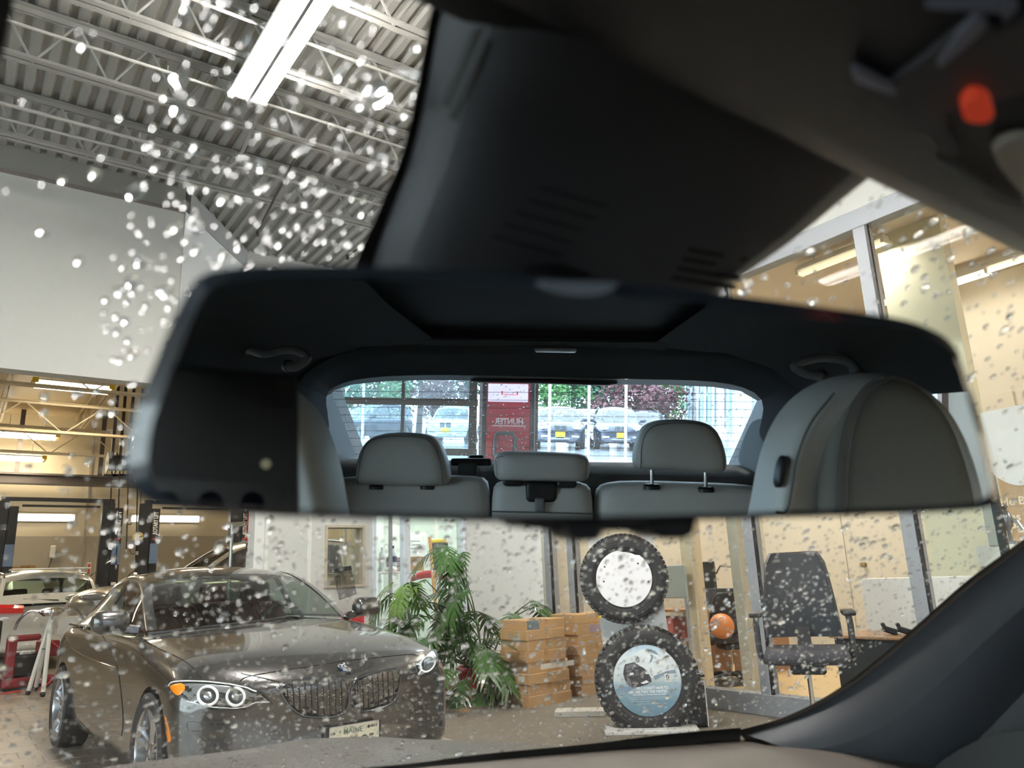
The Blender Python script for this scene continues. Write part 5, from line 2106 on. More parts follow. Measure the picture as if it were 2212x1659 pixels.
pL, pC, pR = at_z(1058, 1505), at_z(1142, 1531), at_z(1232, 1515)
e1, e2 = (pL - pC), (pR - pC)
rzb = atan2(e2.y, e2.x)
n1 = Vector((-sin(rzb), cos(rzb), 0))
sx, sy = e2.length, 0.44
hs = [0.105, 0.10, 0.10, 0.10, 0.105, 0.10, 0.095, 0.09]
M_label = mat('pale_label', (0.70, 0.68, 0.64), 0.5)
M_slate = mat('slate_sticker', (0.13, 0.17, 0.20), 0.5)
names = ['bottom carton on the floor', 'second carton from the floor', 'third carton from the floor', 'fourth carton from the floor with a white paper label', 'fifth carton from the floor', 'sixth carton from the floor', 'carton just below the top one', 'top carton with a slate sticker']
z = 0.0
for i, h in enumerate(hs):
    c = pC + (e2.normalized() * sx / 2) + n1 * sy / 2
    jit = Vector((RND.uniform(-.02, .02), RND.uniform(-.02, .02), 0))
    stick = None
    if i == 3:
        stick = (0.12, 0.45, 0.05, M_label, 'y')
    if i == 7:
        stick = (-sx * 0.32, 0.16, 0.085, M_slate, 'y')
    if i == 2:
        stick = (-0.1, 0.1, 0.05, M_label, 'x')
    box_thing((c.x + jit.x, c.y + jit.y, z), sx * (1.0 - 0.01 * i), sy * (1.0 - 0.008 * i), h, rzb + RND.uniform(-.03, .03), 'brown cardboard box beside the plant, ' + names[i], sticker=stick)
    z += h
q = at_z(1305, 1500)
names2 = ['lowest carton', 'second carton up', 'third carton up', 'fourth carton up', 'fifth carton up', 'sixth carton up', 'upper carton with a mauve label', 'topmost carton']
z = 0.0
for i, h in enumerate([0.1] * 6 + [0.11, 0.095]):
    stick = (-0.0, 0.17, 0.08, mat('mauve_sticker', (0.30, 0.22, 0.27), 0.5), 'y') if i == 6 else None
    box_thing((q.x + 0.02 * (i % 2), q.y + 0.32, z), 0.55, 0.5, h, rzb + RND.uniform(-.04, .04), 'brown cardboard box of the stack behind the tyre stand, ' + names2[i], sticker=stick)
    z += h
q = at_z(975, 1512)
t = thing('open_carton', 'opened flat cardboard carton on the floor beside the plant', 'box', (q.x, q.y, 0), 0.3)
for k, (a, r_) in enumerate(((0, 0.25), (pi / 2, -0.5), (pi, 0.4))):
    b = MB()
    b.box((0.2, 0, 0.05), (0.38, 0.3, 0.006), R=Matrix.Rotation(r_ * 0.5, 3, 'Y'))
    o = b.build('flap', M_card, t, smooth=False)
    o.rotation_euler = (0, 0, a)
    o.location = (0, 0, 0.02 + 0.02 * k)

# large split leaf plant in a red pot
pp = at_z(985, 1520)
pp = Vector((4.62, 7.15, 0))
plant = thing('split_leaf_plant', 'tall split leaf plant with drooping green leaves in a red pot', 'plant', tuple(pp))
b = MB()
b.lathe([(0.0, 0.0), (0.17, 0.0), (0.22, 0.30), (0.235, 0.30), (0.235, 0.33), (0.21, 0.33), (0.20, 0.28), (0.0, 0.28)], n=28)
b.build('pot', M_red, plant)
b = MB()
b.lathe([(0.0, 0.285), (0.20, 0.283)], n=20)
b.build('soil', mat('soil', (0.03, 0.02, 0.015), 0.9, bump=0.5), plant)
M_leaf = mat('plant_leaf', (0.045, 0.115, 0.026), 0.32, var=0.45, scale=9, coat=0.2)
M_leafp = mat('plant_leaf_pale', (0.13, 0.24, 0.05), 0.35, var=0.3, scale=9, coat=0.2)
M_stem = mat('plant_stem', (0.07, 0.12, 0.04), 0.5)


def leaf_mesh(m, seed):
    """feathered leaf: mid blade with separate finger lobes, drooping towards the tips"""
    r = random.Random(seed)
    b = MB()

    def droop(x, y):
        return -0.55 * x * x - 0.35 * y * y + 0.10 * x
    L = 1.0
    for s in (-1, 1):
        g0, g1 = [], []
        for i in range(9):
            x = i / 8
            wv = 0.085 * sin(pi * min(1, x * 1.02 + 0.02)) + 0.01
            g0.append((x, 0, droop(x, 0)))
            g1.append((x, s * wv, droop(x, wv) + 0.02))
        b.grid([g0, g1])
        for i in range(8):
            x0 = 0.06 + i * 0.118
            ln = (0.20 + 0.24 * sin(pi * (0.15 + 0.8 * x0))) * r.uniform(0.8, 1.15)
            ang = 1.25 - 0.65 * x0
            w = 0.042
            pts = []
            for k in range(6):
                tt = k / 5
                cx_ = x0 + cos(ang) * ln * tt + 0.06 * tt * tt
                cy_ = 0.05 + sin(ang) * ln * tt
                ww = w * (1 - tt ** 2.2) + 0.003
                pts.append(((cx_ - sin(ang) * ww, s * (cy_ + cos(ang) * ww)), (cx_ + sin(ang) * ww, s * (cy_ - cos(ang) * ww))))
            b.grid([[(p[0][0], p[0][1], droop(*p[0])), (p[1][0], p[1][1], droop(*p[1]))] for p in pts])
    return b.mesh('leaf', m, angle=60)


LEAVES = [leaf_mesh(M_leaf, 1), leaf_mesh(M_leaf, 2), leaf_mesh(M_leafp, 3), leaf_mesh(M_leaf, 4)]
rl = random.Random(11)
targets = []
# the high crown and the two side shoots, then the thick body of leaves
for px, py, n_, spr in ((985, 1190, 5, 0.10), (1010, 1275, 4, 0.16), (870, 1265, 5, 0.08), (1130, 1315, 5, 0.10), (900, 1330, 5, 0.12), (990, 1340, 8, 0.2), (1040, 1350, 7, 0.2), (960, 1400, 9, 0.24), (1020, 1420, 9, 0.24), (1040, 1470, 6, 0.22), (935, 1450, 6, 0.18)):
    c = at_y(px, py, 7.0)
    for k in range(n_):
        q_ = c + Vector((rl.gauss(0, spr), rl.gauss(0, spr * 0.8), rl.gauss(0, spr * 0.6)))
        q_.x = min(q_.x, 5.35)
        targets.append((q_, py))
stems = []
for i, (c, py) in enumerate(targets):
    base = pp + Vector((rl.uniform(-.1, .1), rl.uniform(-.1, .1), 0.28))
    az = rl.uniform(0, 2 * pi)
    out = Vector((c.x - pp.x, c.y - pp.y, 0))
    if out.length > 0.15 and rl.random() < 0.75:
        az = atan2(out.y, out.x) + rl.gauss(0, 0.6)
    pit = rl.uniform(-0.15, 0.75)
    sc = rl.uniform(0.32, 0.48) * (1.0 if py > 1230 else 0.9)
    o = link('leaf', LEAVES[2] if (i % 7 == 3 or py in (1265,)) else LEAVES[i % 2 + (2 if i % 4 == 3 else 0)] if False else LEAVES[(0, 1, 3, 0, 2 if py == 1265 else 1)[i % 5]], plant)
    R = Euler((rl.uniform(-.3, .3), pit, az)).to_matrix()
    o.matrix_basis = Matrix.Translation(c - pp) @ R.to_4x4() @ Matrix.Scale(sc, 4)
    if i % 2 == 0:
        mid = base.lerp(c, 0.55) + Vector((0, 0, 0.12))
        stems.append([base, mid, c])
for s_ in stems:
    b = MB()
    b.tube(smooth_line(s_, 4), [0.011, 0.010, 0.009, 0.009, 0.008, 0.008, 0.007, 0.006, 0.005][:len(smooth_line(s_, 4))], 6)
    b.build('stem', M_stem, plant, world=True)
b = MB()
sa, sb = at_y(951, 1310, 7.7), at_y(928, 1160, 7.7)
b.beam((sa.x, sa.y, 0.25), sb, 0.035, 0.015, up=(0, 1, 0))
b.build('stake', mat('pine_stake', (0.62, 0.36, 0.17), 0.6), plant, world=True, smooth=False)
for i, (px, py) in enumerate(((985, 1535), (1010, 1542), (1000, 1530))):
    c = at_z(px, py, 0.02)
    o = link('fallen_leaf', leaf_mesh(mat('dry_leaf', (0.42, 0.22, 0.07), 0.7), 20 + i))
    o.matrix_basis = Matrix.Translation(c) @ Euler((0.1, 0.05, i * 2.1)).to_matrix().to_4x4() @ Matrix.Scale(0.2, 4)
    tag(o, ['dry orange leaf on the floor beside the opened carton', 'dry orange leaf on the floor nearest the box stack', 'dry orange leaf on the floor in front of the red pot'][i], 'leaf', 'dry leaves on the floor')

# tyre display: back board, two tyres with signs, cabinet
M_board = mat('display_board', (0.52, 0.52, 0.50), 0.4, var=0.03)
nd = Vector((-0.66, -0.75, 0)).normalized()      # faces the garage
sd = Vector((-nd.y, nd.x, 0))
cT, cB = at_y(1347, 1249, 4.90), at_y(1396, 1466, 4.72)
stand = thing('tyre_display', 'pale display stand carrying two upright tyres in front of the office glazing', 'display', (cB.x, cB.y, 0))
b = MB()
bl, br = at_z(1329, 1576), at_z(1482, 1580)
off = -nd * 0.16
pts = [bl + off, br + off, cT + off + (br - bl) * 0.52 + Vector((0, 0, 0.36)), cT + off - (br - bl) * 0.52 + Vector((0, 0, 0.36))]
vf = [b.v(p) for p in pts]
vb = [b.v(p - nd * 0.03) for p in pts]
b.bm.faces.new(vf)
b.bm.faces.new(vb[::-1])
for k in range(4):
    b.bm.faces.new((vf[k], vb[k], vb[(k + 1) % 4], vf[(k + 1) % 4]))
b.build('back_board', M_board, stand, world=True, smooth=False)
b = MB()
b.box2((-0.36, -0.22, 0.0), (0.36, 0.10, 0.03), bev=0.005)
o = b.build('base_plate', M_board, stand)
o.rotation_euler = (0, 0, atan2(sd.y, sd.x))
for nm, c in (('bracket', cT), ('bracket', cB)):
    b = MB()
    b.tube([c + off, c - nd * 0.05], 0.03, 10)
    b.build(nm, M_dark, stand, world=True)
b = MB()
b.tube([cT.lerp(cB, 0.42) - nd * 0.14, cT.lerp(cB, 0.56) - nd * 0.14], 0.008, 6)
b.build('hanger', M_dark, stand, world=True)


def big_tyre(c, R, w, label, tilt=0.0):
    M = Matrix((sd, Vector((0, 0, 1)), nd)).transposed().to_4x4()   # local x right, y up, z towards the viewer
    t = thing('tyre', label, 'tyre', tuple(c), group='tyres on the display')
    M.translation = c
    ri = R * 0.60
    b = MB()
    b.M = M
    prof = [(ri, -w * 0.4), (ri, w * 0.36), (ri + 0.012, w * 0.42), (R * 0.80, w * 0.53), (R * 0.93, w * 0.47), (R * 0.985, w * 0.38), (R, w * 0.2), (R, -w * 0.2), (R * 0.985, -w * 0.38), (R * 0.9, -w * 0.5), (ri, -w * 0.4)]
    b.lathe(prof, n=64)
    b.build('casing', M_rubber, t, world=True)
    b = MB()
    b.M = M
    n_ = 56
    for k in range(n_):
        a = 2 * pi * k / n_
        Rz = Matrix.Rotation(a, 3, 'Z')
        for z_, sk in ((w * 0.34, 0.25), (w * 0.08, -0.25), (-w * 0.2, 0.25)):
            q = Rz @ Vector((R * 0.997, 0, z_))
            b.box(tuple(q), (0.022, R * 2 * pi / n_ * 0.62, w * 0.22), R=Rz @ Matrix.Rotation(sk, 3, 'X'))
    tr = b.build('tread', M_rubber, t, world=True, smooth=False)
    tr['kind'] = 'stuff'
    b = MB()
    b.M = M
    for rr in (0.66, 0.74, 0.86):
        b.tube([(R * rr * cos(a), R * rr * sin(a), w * (0.47 if rr < 0.7 else 0.515 if rr < 0.8 else 0.51)) for a in [2 * pi * i / 48 for i in range(48)]], 0.003, 5, closed=True)
    b.build('sidewall_ring', M_rubber, t, world=True)
    return t, M


tT, MT = big_tyre(cT, 0.36, 0.19, 'upper tyre on the display with a plain white round card')
tB, MBt = big_tyre(cB, 0.405, 0.22, 'lower tyre on the display with a round winter advertisement')
# white sticker strip on the tread of the upper tyre
b = MB()
b.M = MT
g = []
for i in range(15):
    a = radians(150 + i * 6.2)
    g.append([(0.374 * cos(a), 0.374 * sin(a), 0.02), (0.374 * cos(a), 0.374 * sin(a), 0.07)])
b.grid(g)
b.build('tread_label', mat('tread_label', (0.66, 0.64, 0.60), 0.5, var=0.25, scale=40), tT, world=True, angle=80)
b = MB()
b.M = MT
a = radians(234)
b.box((0.374 * cos(a), 0.374 * sin(a), 0.045), (0.03, 0.02, 0.055))
b.build('label_end', M_yellow, tT, world=True, smooth=False)


def disc(M, r, z, th, name, m_, parent, notch=None, n=48, sx=1.0):
    b = MB()
    b.M = M
    pts = []
    for i in range(n):
        a = 2 * pi * i / n
        rr = r
        if notch and notch[0] < a < notch[1]:
            rr = r * notch[2]
        pts.append((rr * cos(a) * sx, rr * sin(a)))
    b.prism(pts, th, Matrix.Translation((0, 0, z)))
    return b.build(name, m_, parent, world=True, smooth=False)


card = disc(MT, 0.232, 0.085, 0.006, 'white_card', mat('white_card', (0.74, 0.73, 0.75), 0.35, var=0.02), tT, notch=(0.95, 1.62, 0.93))
for x, y in ((-0.02, 0.175), (-0.155, 0.10), (0.125, 0.115), (0.2, -0.035), (-0.17, -0.02)):
    b = MB()
    b.M = MT
    b.lathe([(0.0, 0.0925), (0.008, 0.0925), (0.008, 0.09)], c=(x, y, 0), n=12)
    b.build('hole', M_matte, card, world=True)
# round advertisement
mad = bpy.data.materials.new('winter_print')
mad.use_nodes = True
nt = mad.node_tree
pb = nt.nodes['Principled BSDF']
tcn = nt.nodes.new('ShaderNodeTexCoord')
sep = nt.nodes.new('ShaderNodeSeparateXYZ')
nt.links.new(tcn.outputs['Object'], sep.inputs[0])
mr = nt.nodes.new('ShaderNodeMapRange')
mr.inputs['From Min'].default_value = -0.26
mr.inputs['From Max'].default_value = 0.26
nt.links.new(sep.outputs['Z'], mr.inputs['Value'])
cr = nt.nodes.new('ShaderNodeValToRGB')
e = cr.color_ramp.elements
e[0].position, e[0].color = 0.0, (0.13, 0.22, 0.29, 1)
e[1].position, e[1].color = 1.0, (0.42, 0.58, 0.72, 1)
for p_, c_ in ((0.22, (0.17, 0.29, 0.37)), (0.45, (0.33, 0.45, 0.52)), (0.505, (0.50, 0.58, 0.60)), (0.62, (0.60, 0.68, 0.70)), (0.85, (0.68, 0.75, 0.78))):
    ne = e.new(p_)
    ne.color = (*c_, 1)
nt.links.new(mr.outputs[0], cr.inputs[0])
nt.links.new(cr.outputs[0], pb.inputs['Base Color'])
pb.inputs['Roughness'].default_value = 0.35
RA = 0.268
ad = disc(MBt, RA, 0.10, 0.006, 'round_advertisement', mad, tB)
ad.data.transform(Matrix.Translation(-cB))
ad.matrix_parent_inverse = Matrix()
ZA = 0.1062


def ad_poly(pts, name, m_, z=ZA, th=0.0008):
    b = MB()
    b.M = MBt
    b.prism(pts, th, Matrix.Translation((0, 0, z)))
    return b.build(name, m_, ad, world=False, smooth=False) if False else _adlink(b, name, m_)


def _adlink(b, name, m_):
    me = b.mesh(name, m_, smooth=False)
    o = bpy.data.objects.new(name, me)
    COL.objects.link(o)
    o.parent = ad
    o.matrix_parent_inverse = Matrix.Translation(cB).inverted()
    return o


snow, shade, rockc = mat('print_snow', (0.70, 0.76, 0.78), 0.4, var=0.12, scale=25), mat('print_shadow', (0.20, 0.29, 0.38), 0.4), mat('print_dark', (0.045, 0.045, 0.055), 0.35)
ad_poly([(-0.13, 0.15), (-0.09, 0.20), (-0.02, 0.235), (0.05, 0.22), (0.10, 0.20), (0.15, 0.175), (0.19, 0.12), (0.235, 0.06), (0.05, 0.02), (-0.1, 0.06)], 'snow_slope', snow)
ad_poly([(-0.08, 0.16), (-0.06, 0.19), (-0.045, 0.15), (-0.06, 0.13)], 'rock_shadow', shade, ZA + .001)
ad_poly([(0.04, 0.20), (0.065, 0.18), (0.05, 0.14), (0.025, 0.13), (0.045, 0.17)], 'rock_shadow', shade, ZA + .001)
ad_poly([(0.02, 0.232), (0.08, 0.222), (0.11, 0.185), (0.05, 0.205)], 'rock_shadow', shade, ZA + .001)
ad_poly([(0.05, 0.03), (0.16, 0.065), (0.225, 0.075), (0.235, 0.045), (0.16, 0.045), (0.06, 0.0)], 'far_ridge', shade, ZA + .001)
ad_poly([(-0.255, -0.06), (-0.20, -0.04), (-0.1, -0.045), (0.01, 0.0), (-0.05, -0.035), (-0.16, -0.085), (-0.245, -0.095)], 'road_shadow', shade, ZA + .001)
ad_poly([(-0.185, 0.055), (-0.175, 0.10), (-0.165, 0.125), (-0.09, 0.14), (-0.05, 0.11), (-0.02, 0.095), (0.01, 0.06), (0.03, 0.02), (0.035, -0.01), (0.0, -0.03), (-0.06, -0.045), (-0.12, -0.05), (-0.155, -0.03), (-0.175, 0.01)], 'printed_car', rockc, ZA + .002)
ad_poly([(-0.165, 0.085), (-0.155, 0.118), (-0.092, 0.132), (-0.058, 0.105), (-0.10, 0.098)], 'printed_windscreen', mat('print_grey', (0.16, 0.15, 0.17), 0.4), ZA + .003)
for x in (-0.075, -0.03):
    ad_poly([(x - 0.02, 0.045), (x - 0.015, 0.062), (x + 0.012, 0.066), (x + 0.018, 0.05), (x + 0.01, 0.035), (x - 0.012, 0.033)], 'printed_grille', mat('print_grille', (0.12, 0.11, 0.12), 0.4), ZA + .003)
for x, y in ((-0.12, 0.05), (0.005, 0.055)):
    ad_poly([(x - 0.017, y - 0.004), (x - 0.012, y + 0.010), (x + 0.014, y + 0.012), (x + 0.018, y), (x, y - 0.009)], 'printed_lamp', snow, ZA + .003)
ad_poly([(-0.055, -0.018), (-0.005, 0.002), (0.012, -0.012), (-0.03, -0.026)], 'printed_bumper', mat('print_white', (0.8, 0.82, 0.82), 0.4), ZA + .003)
ad_poly([(-0.165, -0.02), (-0.15, 0.02), (-0.13, 0.01), (-0.125, -0.03), (-0.14, -0.045)], 'printed_wheel', mat('print_grey', (0.16, 0.15, 0.17), 0.4), ZA + .003)
ad_poly([(0.135, 0.045), (0.185, 0.045), (0.19, -0.012), (0.14, -0.012)], 'logo_field', mat('print_cream', (0.66, 0.66, 0.58), 0.4), ZA + .002)
for rr, m_, zz in ((0.014, rockc, .003), (0.0095, mat('roundel_blue', (0.03, 0.16, 0.45), 0.25), .004)):
    ad_poly([(0.162 + rr * cos(a), 0.024 + rr * sin(a)) for a in [2 * pi * i / 20 for i in range(20)]], 'printed_roundel', m_, ZA + zz)
for q in (0, 2):
    ad_poly([(0.162, 0.024)] + [(0.162 + 0.0095 * cos(a), 0.024 + 0.0095 * sin(a)) for a in [pi / 2 * (q + i / 5) for i in range(6)]], 'printed_roundel', mat('print_white', (0.8, 0.82, 0.82), 0.4), ZA + .005)
M_adtext = mat('print_white', (0.8, 0.82, 0.82), 0.4)
rt = MBt.to_3x3() @ Vector((1, 0, 0))
upv = Vector((0, 0, 1))


def ad_text(s, size, x, y, **k):
    o = lettering(s, size, MBt @ Vector((x, y, ZA + 0.001)), rt, upv, M_adtext, None, **k)
    o.parent = ad
    o.matrix_parent_inverse = Matrix.Translation(cB).inverted()
    return o


ad_text("EVERY MILE DOESN'T HAVE TO", 0.0285, 0.0, -0.058, bold=0.0007, sx=0.80, depth=0.001)
ad_text('FEEL LIKE TWO THIS WINTER.', 0.0285, 0.0, -0.085, bold=0.0007, sx=0.80, depth=0.001)
ad_text('BMW APPROVED COLD WEATHER WHEEL AND TIRE SETS.', 0.0125, 0.012, -0.106, bold=0.0003, sx=0.80, depth=0.001)
for y, x0, x1 in ((-0.124, -0.16, 0.18), (-0.133, -0.155, 0.18), (-0.142, -0.15, 0.16), (-0.156, -0.14, 0.03), (-0.175, -0.10, 0.14)):
    ad_poly([(x0, y), (x1, y), (x1, y + 0.0028), (x0, y + 0.0028)], 'small_print', mat('print_faint', (0.36, 0.47, 0.54), 0.4), ZA + .001)
for y in (0.003, -0.003):
    ad_poly([(0.148, y), (0.178, y), (0.178, y + 0.002), (0.148, y + 0.002)], 'small_print', rockc, ZA + .003)

q = at_z(1508, 1572)
t = thing('black_bin', 'small black cabinet with pale edges beside the lower tyre', 'cabinet', (q.x, q.y, 0), atan2(sd.y, sd.x))
b = MB()
b.box((0, 0.12, 0.17), (0.17, 0.24, 0.33), bev=0.008)
b.build('body', M_dark, t)
for x in (-0.083, 0.083):
    b = MB()
    b.box((x, -0.002, 0.17), (0.008, 0.008, 0.34))
    b.build('edge_strip', M_sheet, t, smooth=False)
for zz in (0.345, 0.385):
    b = MB()
    b.box((0, 0.12, zz), (0.18, 0.25, 0.018), bev=0.004)
    b.build('lid', M_dark if zz > 0.36 else M_steel, t)

# low pale kerb on the floor before the boxes
a_, c_ = at_z(1200, 1548), at_z(1310, 1546)
b = MB()
b.beam((a_.x, a_.y, 0.03), (c_.x, c_.y, 0.03), 0.16, 0.06, bev=0.01)
tag(b.build('wheel_stop', mat('pale_concrete', (0.42, 0.41, 0.36), 0.8, bump=0.2)), 'low pale concrete wheel stop on the floor before the boxes', 'wheel stop')

# ------------------------------------------------------------------ parts room behind the glass door
dr = thing('door_2', 'glass door and pane of the parts room in the white wall', None, (dL, YW, 0))
dr['kind'] = 'structure'
pxx = float(at_y(878, 1200, YW).x)
for x0, x1, nm in ((dL, dL + 0.05, 'jamb'), (pxx - 0.045, pxx + 0.045, 'mullion'), (dR - 0.04, dR, 'jamb')):
    b = MB()
    b.box2((x0, YW - 0.03, 0), (x1, YW + 0.1, 2.3), bev=0.004)
    b.build(nm, mat('pale_aluminium', (0.66, 0.70, 0.76), 0.35, 0.2), dr, world=True)
b = MB()
b.box2((dL, YW - 0.03, 2.24), (dR, YW + 0.1, 2.32), bev=0.004)
b.build('head', mat('pale_aluminium', (0.66, 0.70, 0.76), 0.35, 0.2), dr, world=True)
b = MB()
b.box2((pxx + 0.05, YW + 0.03, 0.05), (dR - 0.04, YW + 0.036, 2.24))
b.build('pane', M_glass, dr, world=True, smooth=False)
b = MB()
for i, p_ in enumerate((((dL + 0.06, YW - 0.02), (dL + 0.03, YW - 0.45)),)):
    (x0, y0), (x1, y1) = p_
    b.grid([[(x0, y0, 0.03), (x0, y0, 2.15)], [(x1, y1, 0.03), (x1, y1, 2.15)]])
    b.box2((x1 - 0.02, y1 - 0.015, 0.0), (x1 + 0.02, y1 + 0.015, 2.18))
leafd = b.build('door_leaf', [M_glass], dr, world=True, smooth=False)
b = MB()
b.box2((dL + 0.01, YW - 0.47, 0.0), (dL + 0.05, YW - 0.44, 2.18), bev=0.003)
b.build('door_stile', M_alum, dr, world=True)
for z_ in (0.72, 1.02):
    b = MB()
    b.tube([(dL + 0.03, YW - 0.46, z_), (dL + 0.10, YW - 0.50, z_)], 0.012, 8)
    b.build('handle', M_chrome, dr, world=True)
YL = YW + 1.1
zs_ = float(at_y(850, 1235, YL).z)
sh = thing('parts_shelf', 'white wall shelf with bottles and packs behind the glass door', 'shelf', (dL + 0.9, YL, zs_))
for dz in (0.0, -0.62):
    b = MB()
    b.box2((dL + 0.14, YL - 0.15, zs_ - 0.03 + dz), (dR + 0.3, YL + 0.3, zs_ + dz), bev=0.003)
    b.build('shelf_board', M_sheet, sh, world=True)
b = MB()
for x in (dL + 0.16, pxx + 0.05, dR + 0.25):
    b.box2((x, YL + 0.1, 0.0), (x + 0.03, YL + 0.14, zs_ + 0.9))
b.build('upright', M_sheet, sh, world=True, smooth=False)


def bottle(px, py, r, h, m_, capm, label, Y=YL, z=None):
    c = at_y(px, py, Y)
    z = zs_ if z is None else z
    t = thing('bottle', label, 'bottle', (c.x, Y, z), group='bottles on the parts shelf')
    b = MB()
    b.lathe([(0, 0), (r, 0), (r, h * 0.62), (r * 0.9, h * 0.70), (r * 0.35, h * 0.86), (r * 0.32, h * 0.9), (0, h * 0.9)], n=16)
    b.build('bottle_body', m_, t)
    b = MB()
    b.lathe([(0, h * 0.9), (r * 0.42, h * 0.9), (r * 0.42, h), (0, h)], n=12)
    b.build('cap', capm, t)


M_pet = mat('frosted_bottle', (0.62, 0.68, 0.68), 0.35)
bottle(826, 1210, 0.055, 0.34, M_pet, M_sheet, 'pale bottle at the left end of the parts shelf')
bottle(848, 1210, 0.06, 0.36, mat('blue_grey_bottle', (0.40, 0.46, 0.50), 0.4), M_dark, 'bottle with a dark label band on the parts shelf')
b = MB()
c = at_y(848, 1196, YL)
b.lathe([(0.061, -0.03), (0.061, 0.05)], c=(c.x, YL, zs_ + 0.16), n=16)
tag(b.build('label_band', mat('navy_label', (0.04, 0.05, 0.09), 0.5)), 'dark label band around the bottle on the shelf', 'label')
for px, lb in ((828, 'shrink wrapped pack at the left on the parts shelf'), (862, 'shrink wrapped pack behind the bottle with the dark band')):
    c = at_y(px, 1225, YL + 0.1)
    t = thing('wrapped_pack', lb, 'pack', (c.x, YL + 0.12, zs_), group='packs on the parts shelf')
    for i in range(2):
        for k in range(3):
            b = MB()
            b.box((-0.08 + i * 0.13, 0, 0.035 + k * 0.07), (0.12, 0.16, 0.066), bev=0.01)
            b.build('packet', mat('pack_print', (0.36, 0.31, 0.33), 0.4, var=0.4, scale=30), t)
c = at_y(845, 1230, YL - 0.05)
b = MB()
b.ball((c.x, YL - 0.05, zs_ + 0.035), (0.09, 0.07, 0.04))
tag(b.build('cloth_bundle', M_sheet), 'white crumpled cloth bundle on the front of the parts shelf', 'cloth')
c = at_y(898, 1235, YL)
box_thing((c.x, YL + 0.05, zs_), 0.22, 0.2, 0.2, 0, 'small brown box on the parts shelf beside the aluminium mullion', group='boxes on the parts shelf')
c = at_y(950, 1215, YL)
t = thing('black_canister', 'black canister with yellow lid on the parts shelf behind the plant', 'canister', (c.x, YL, zs_))
b = MB()
b.box((0, 0, 0.2), (0.22, 0.18, 0.40), bev=0.02)
b.build('body', M_dark, t)
b = MB()
b.box((0, 0, 0.42), (0.23, 0.19, 0.05), bev=0.01)
b.build('lid', M_yellow, t)
c = at_y(925, 1250, YW + 0.7)
b = MB()
b.tube([(c.x - 0.34 + 0.68 * i / 10, YW + 0.7, c.z - 0.03 + 0.09 * sin(pi * i / 10)) for i in range(11)], [0.02 + 0.035 * sin(pi * i / 10) for i in range(11)], 10)
tag(b.build('red_bumper', M_red), 'red curved moulding hanging behind the plant', 'moulding')
c = at_y(905, 1180, YL + 0.25)
b = MB()
b.box((c.x, YL + 0.32, c.z), (0.34, 0.006, 0.42))
o = b.build('notice', M_paperw)
tag(o, 'white notice sheet on the parts room wall with rows of print', 'notice')
for k in range(4):
    b = MB()
    b.box((c.x - 0.04 + 0.03 * (k % 2), YL + 0.316, c.z + 0.08 - 0.055 * k), (0.18 - 0.04 * (k % 2), 0.002, 0.012))
    b.build('print_line', mat('grey_ink', (0.25, 0.27, 0.28), 0.6), o)

# clear panel on red stand leaning behind the coupe
c = at_y(752, 1290, YW - 0.35)
t = thing('tool_trolley', 'red trolley with a leaning clear panel behind the coupe', 'trolley', (c.x + 0.1, YW - 0.45, 0))
b = MB()
b.box((-0.08, 0, 0.47), (0.16, 0.3, 0.86), bev=0.01)
b.build('cabinet', M_red, t)
top, bot = at_y(738, 1228, YW - 0.5), at_y(752, 1290, YW - 0.5)
b = MB()
b.beam(bot, top, 0.22, 0.012, up=(0, -1, 0))
b.build('clear_panel', glass('smoky_panel', (0.6, 0.6, 0.62), 0.1), t, world=True, smooth=False)
b = MB()
for k in range(3):
    p_ = top - (top - bot) * 0.05 * k
    b.beam(p_ - Vector((0.11, 0, 0.01)), p_ + Vector((0.11, 0, 0.02)), 0.03, 0.018, up=(0, 0, 1))
b.build('panel_clips', M_dark, t, world=True, smooth=False)
for k in (-1, 1):
    b = MB()
    b.ball((k * 0.12, 0, 0.04), 0.04)
    b.build('castor', M_dark, t)
# ------------------------------------------------------------------ furniture behind the office glazing
M_charc = mat('charcoal_mesh', (0.019, 0.021, 0.026), 0.6, var=0.15, bump=0.2, bscale=200)
M_desk = mat('walnut_desk', (0.30, 0.16, 0.085), 0.35, var=0.15, scale=8)
M_fab = mat('dark_fabric_screen', (0.045, 0.045, 0.055), 0.8, var=0.2)


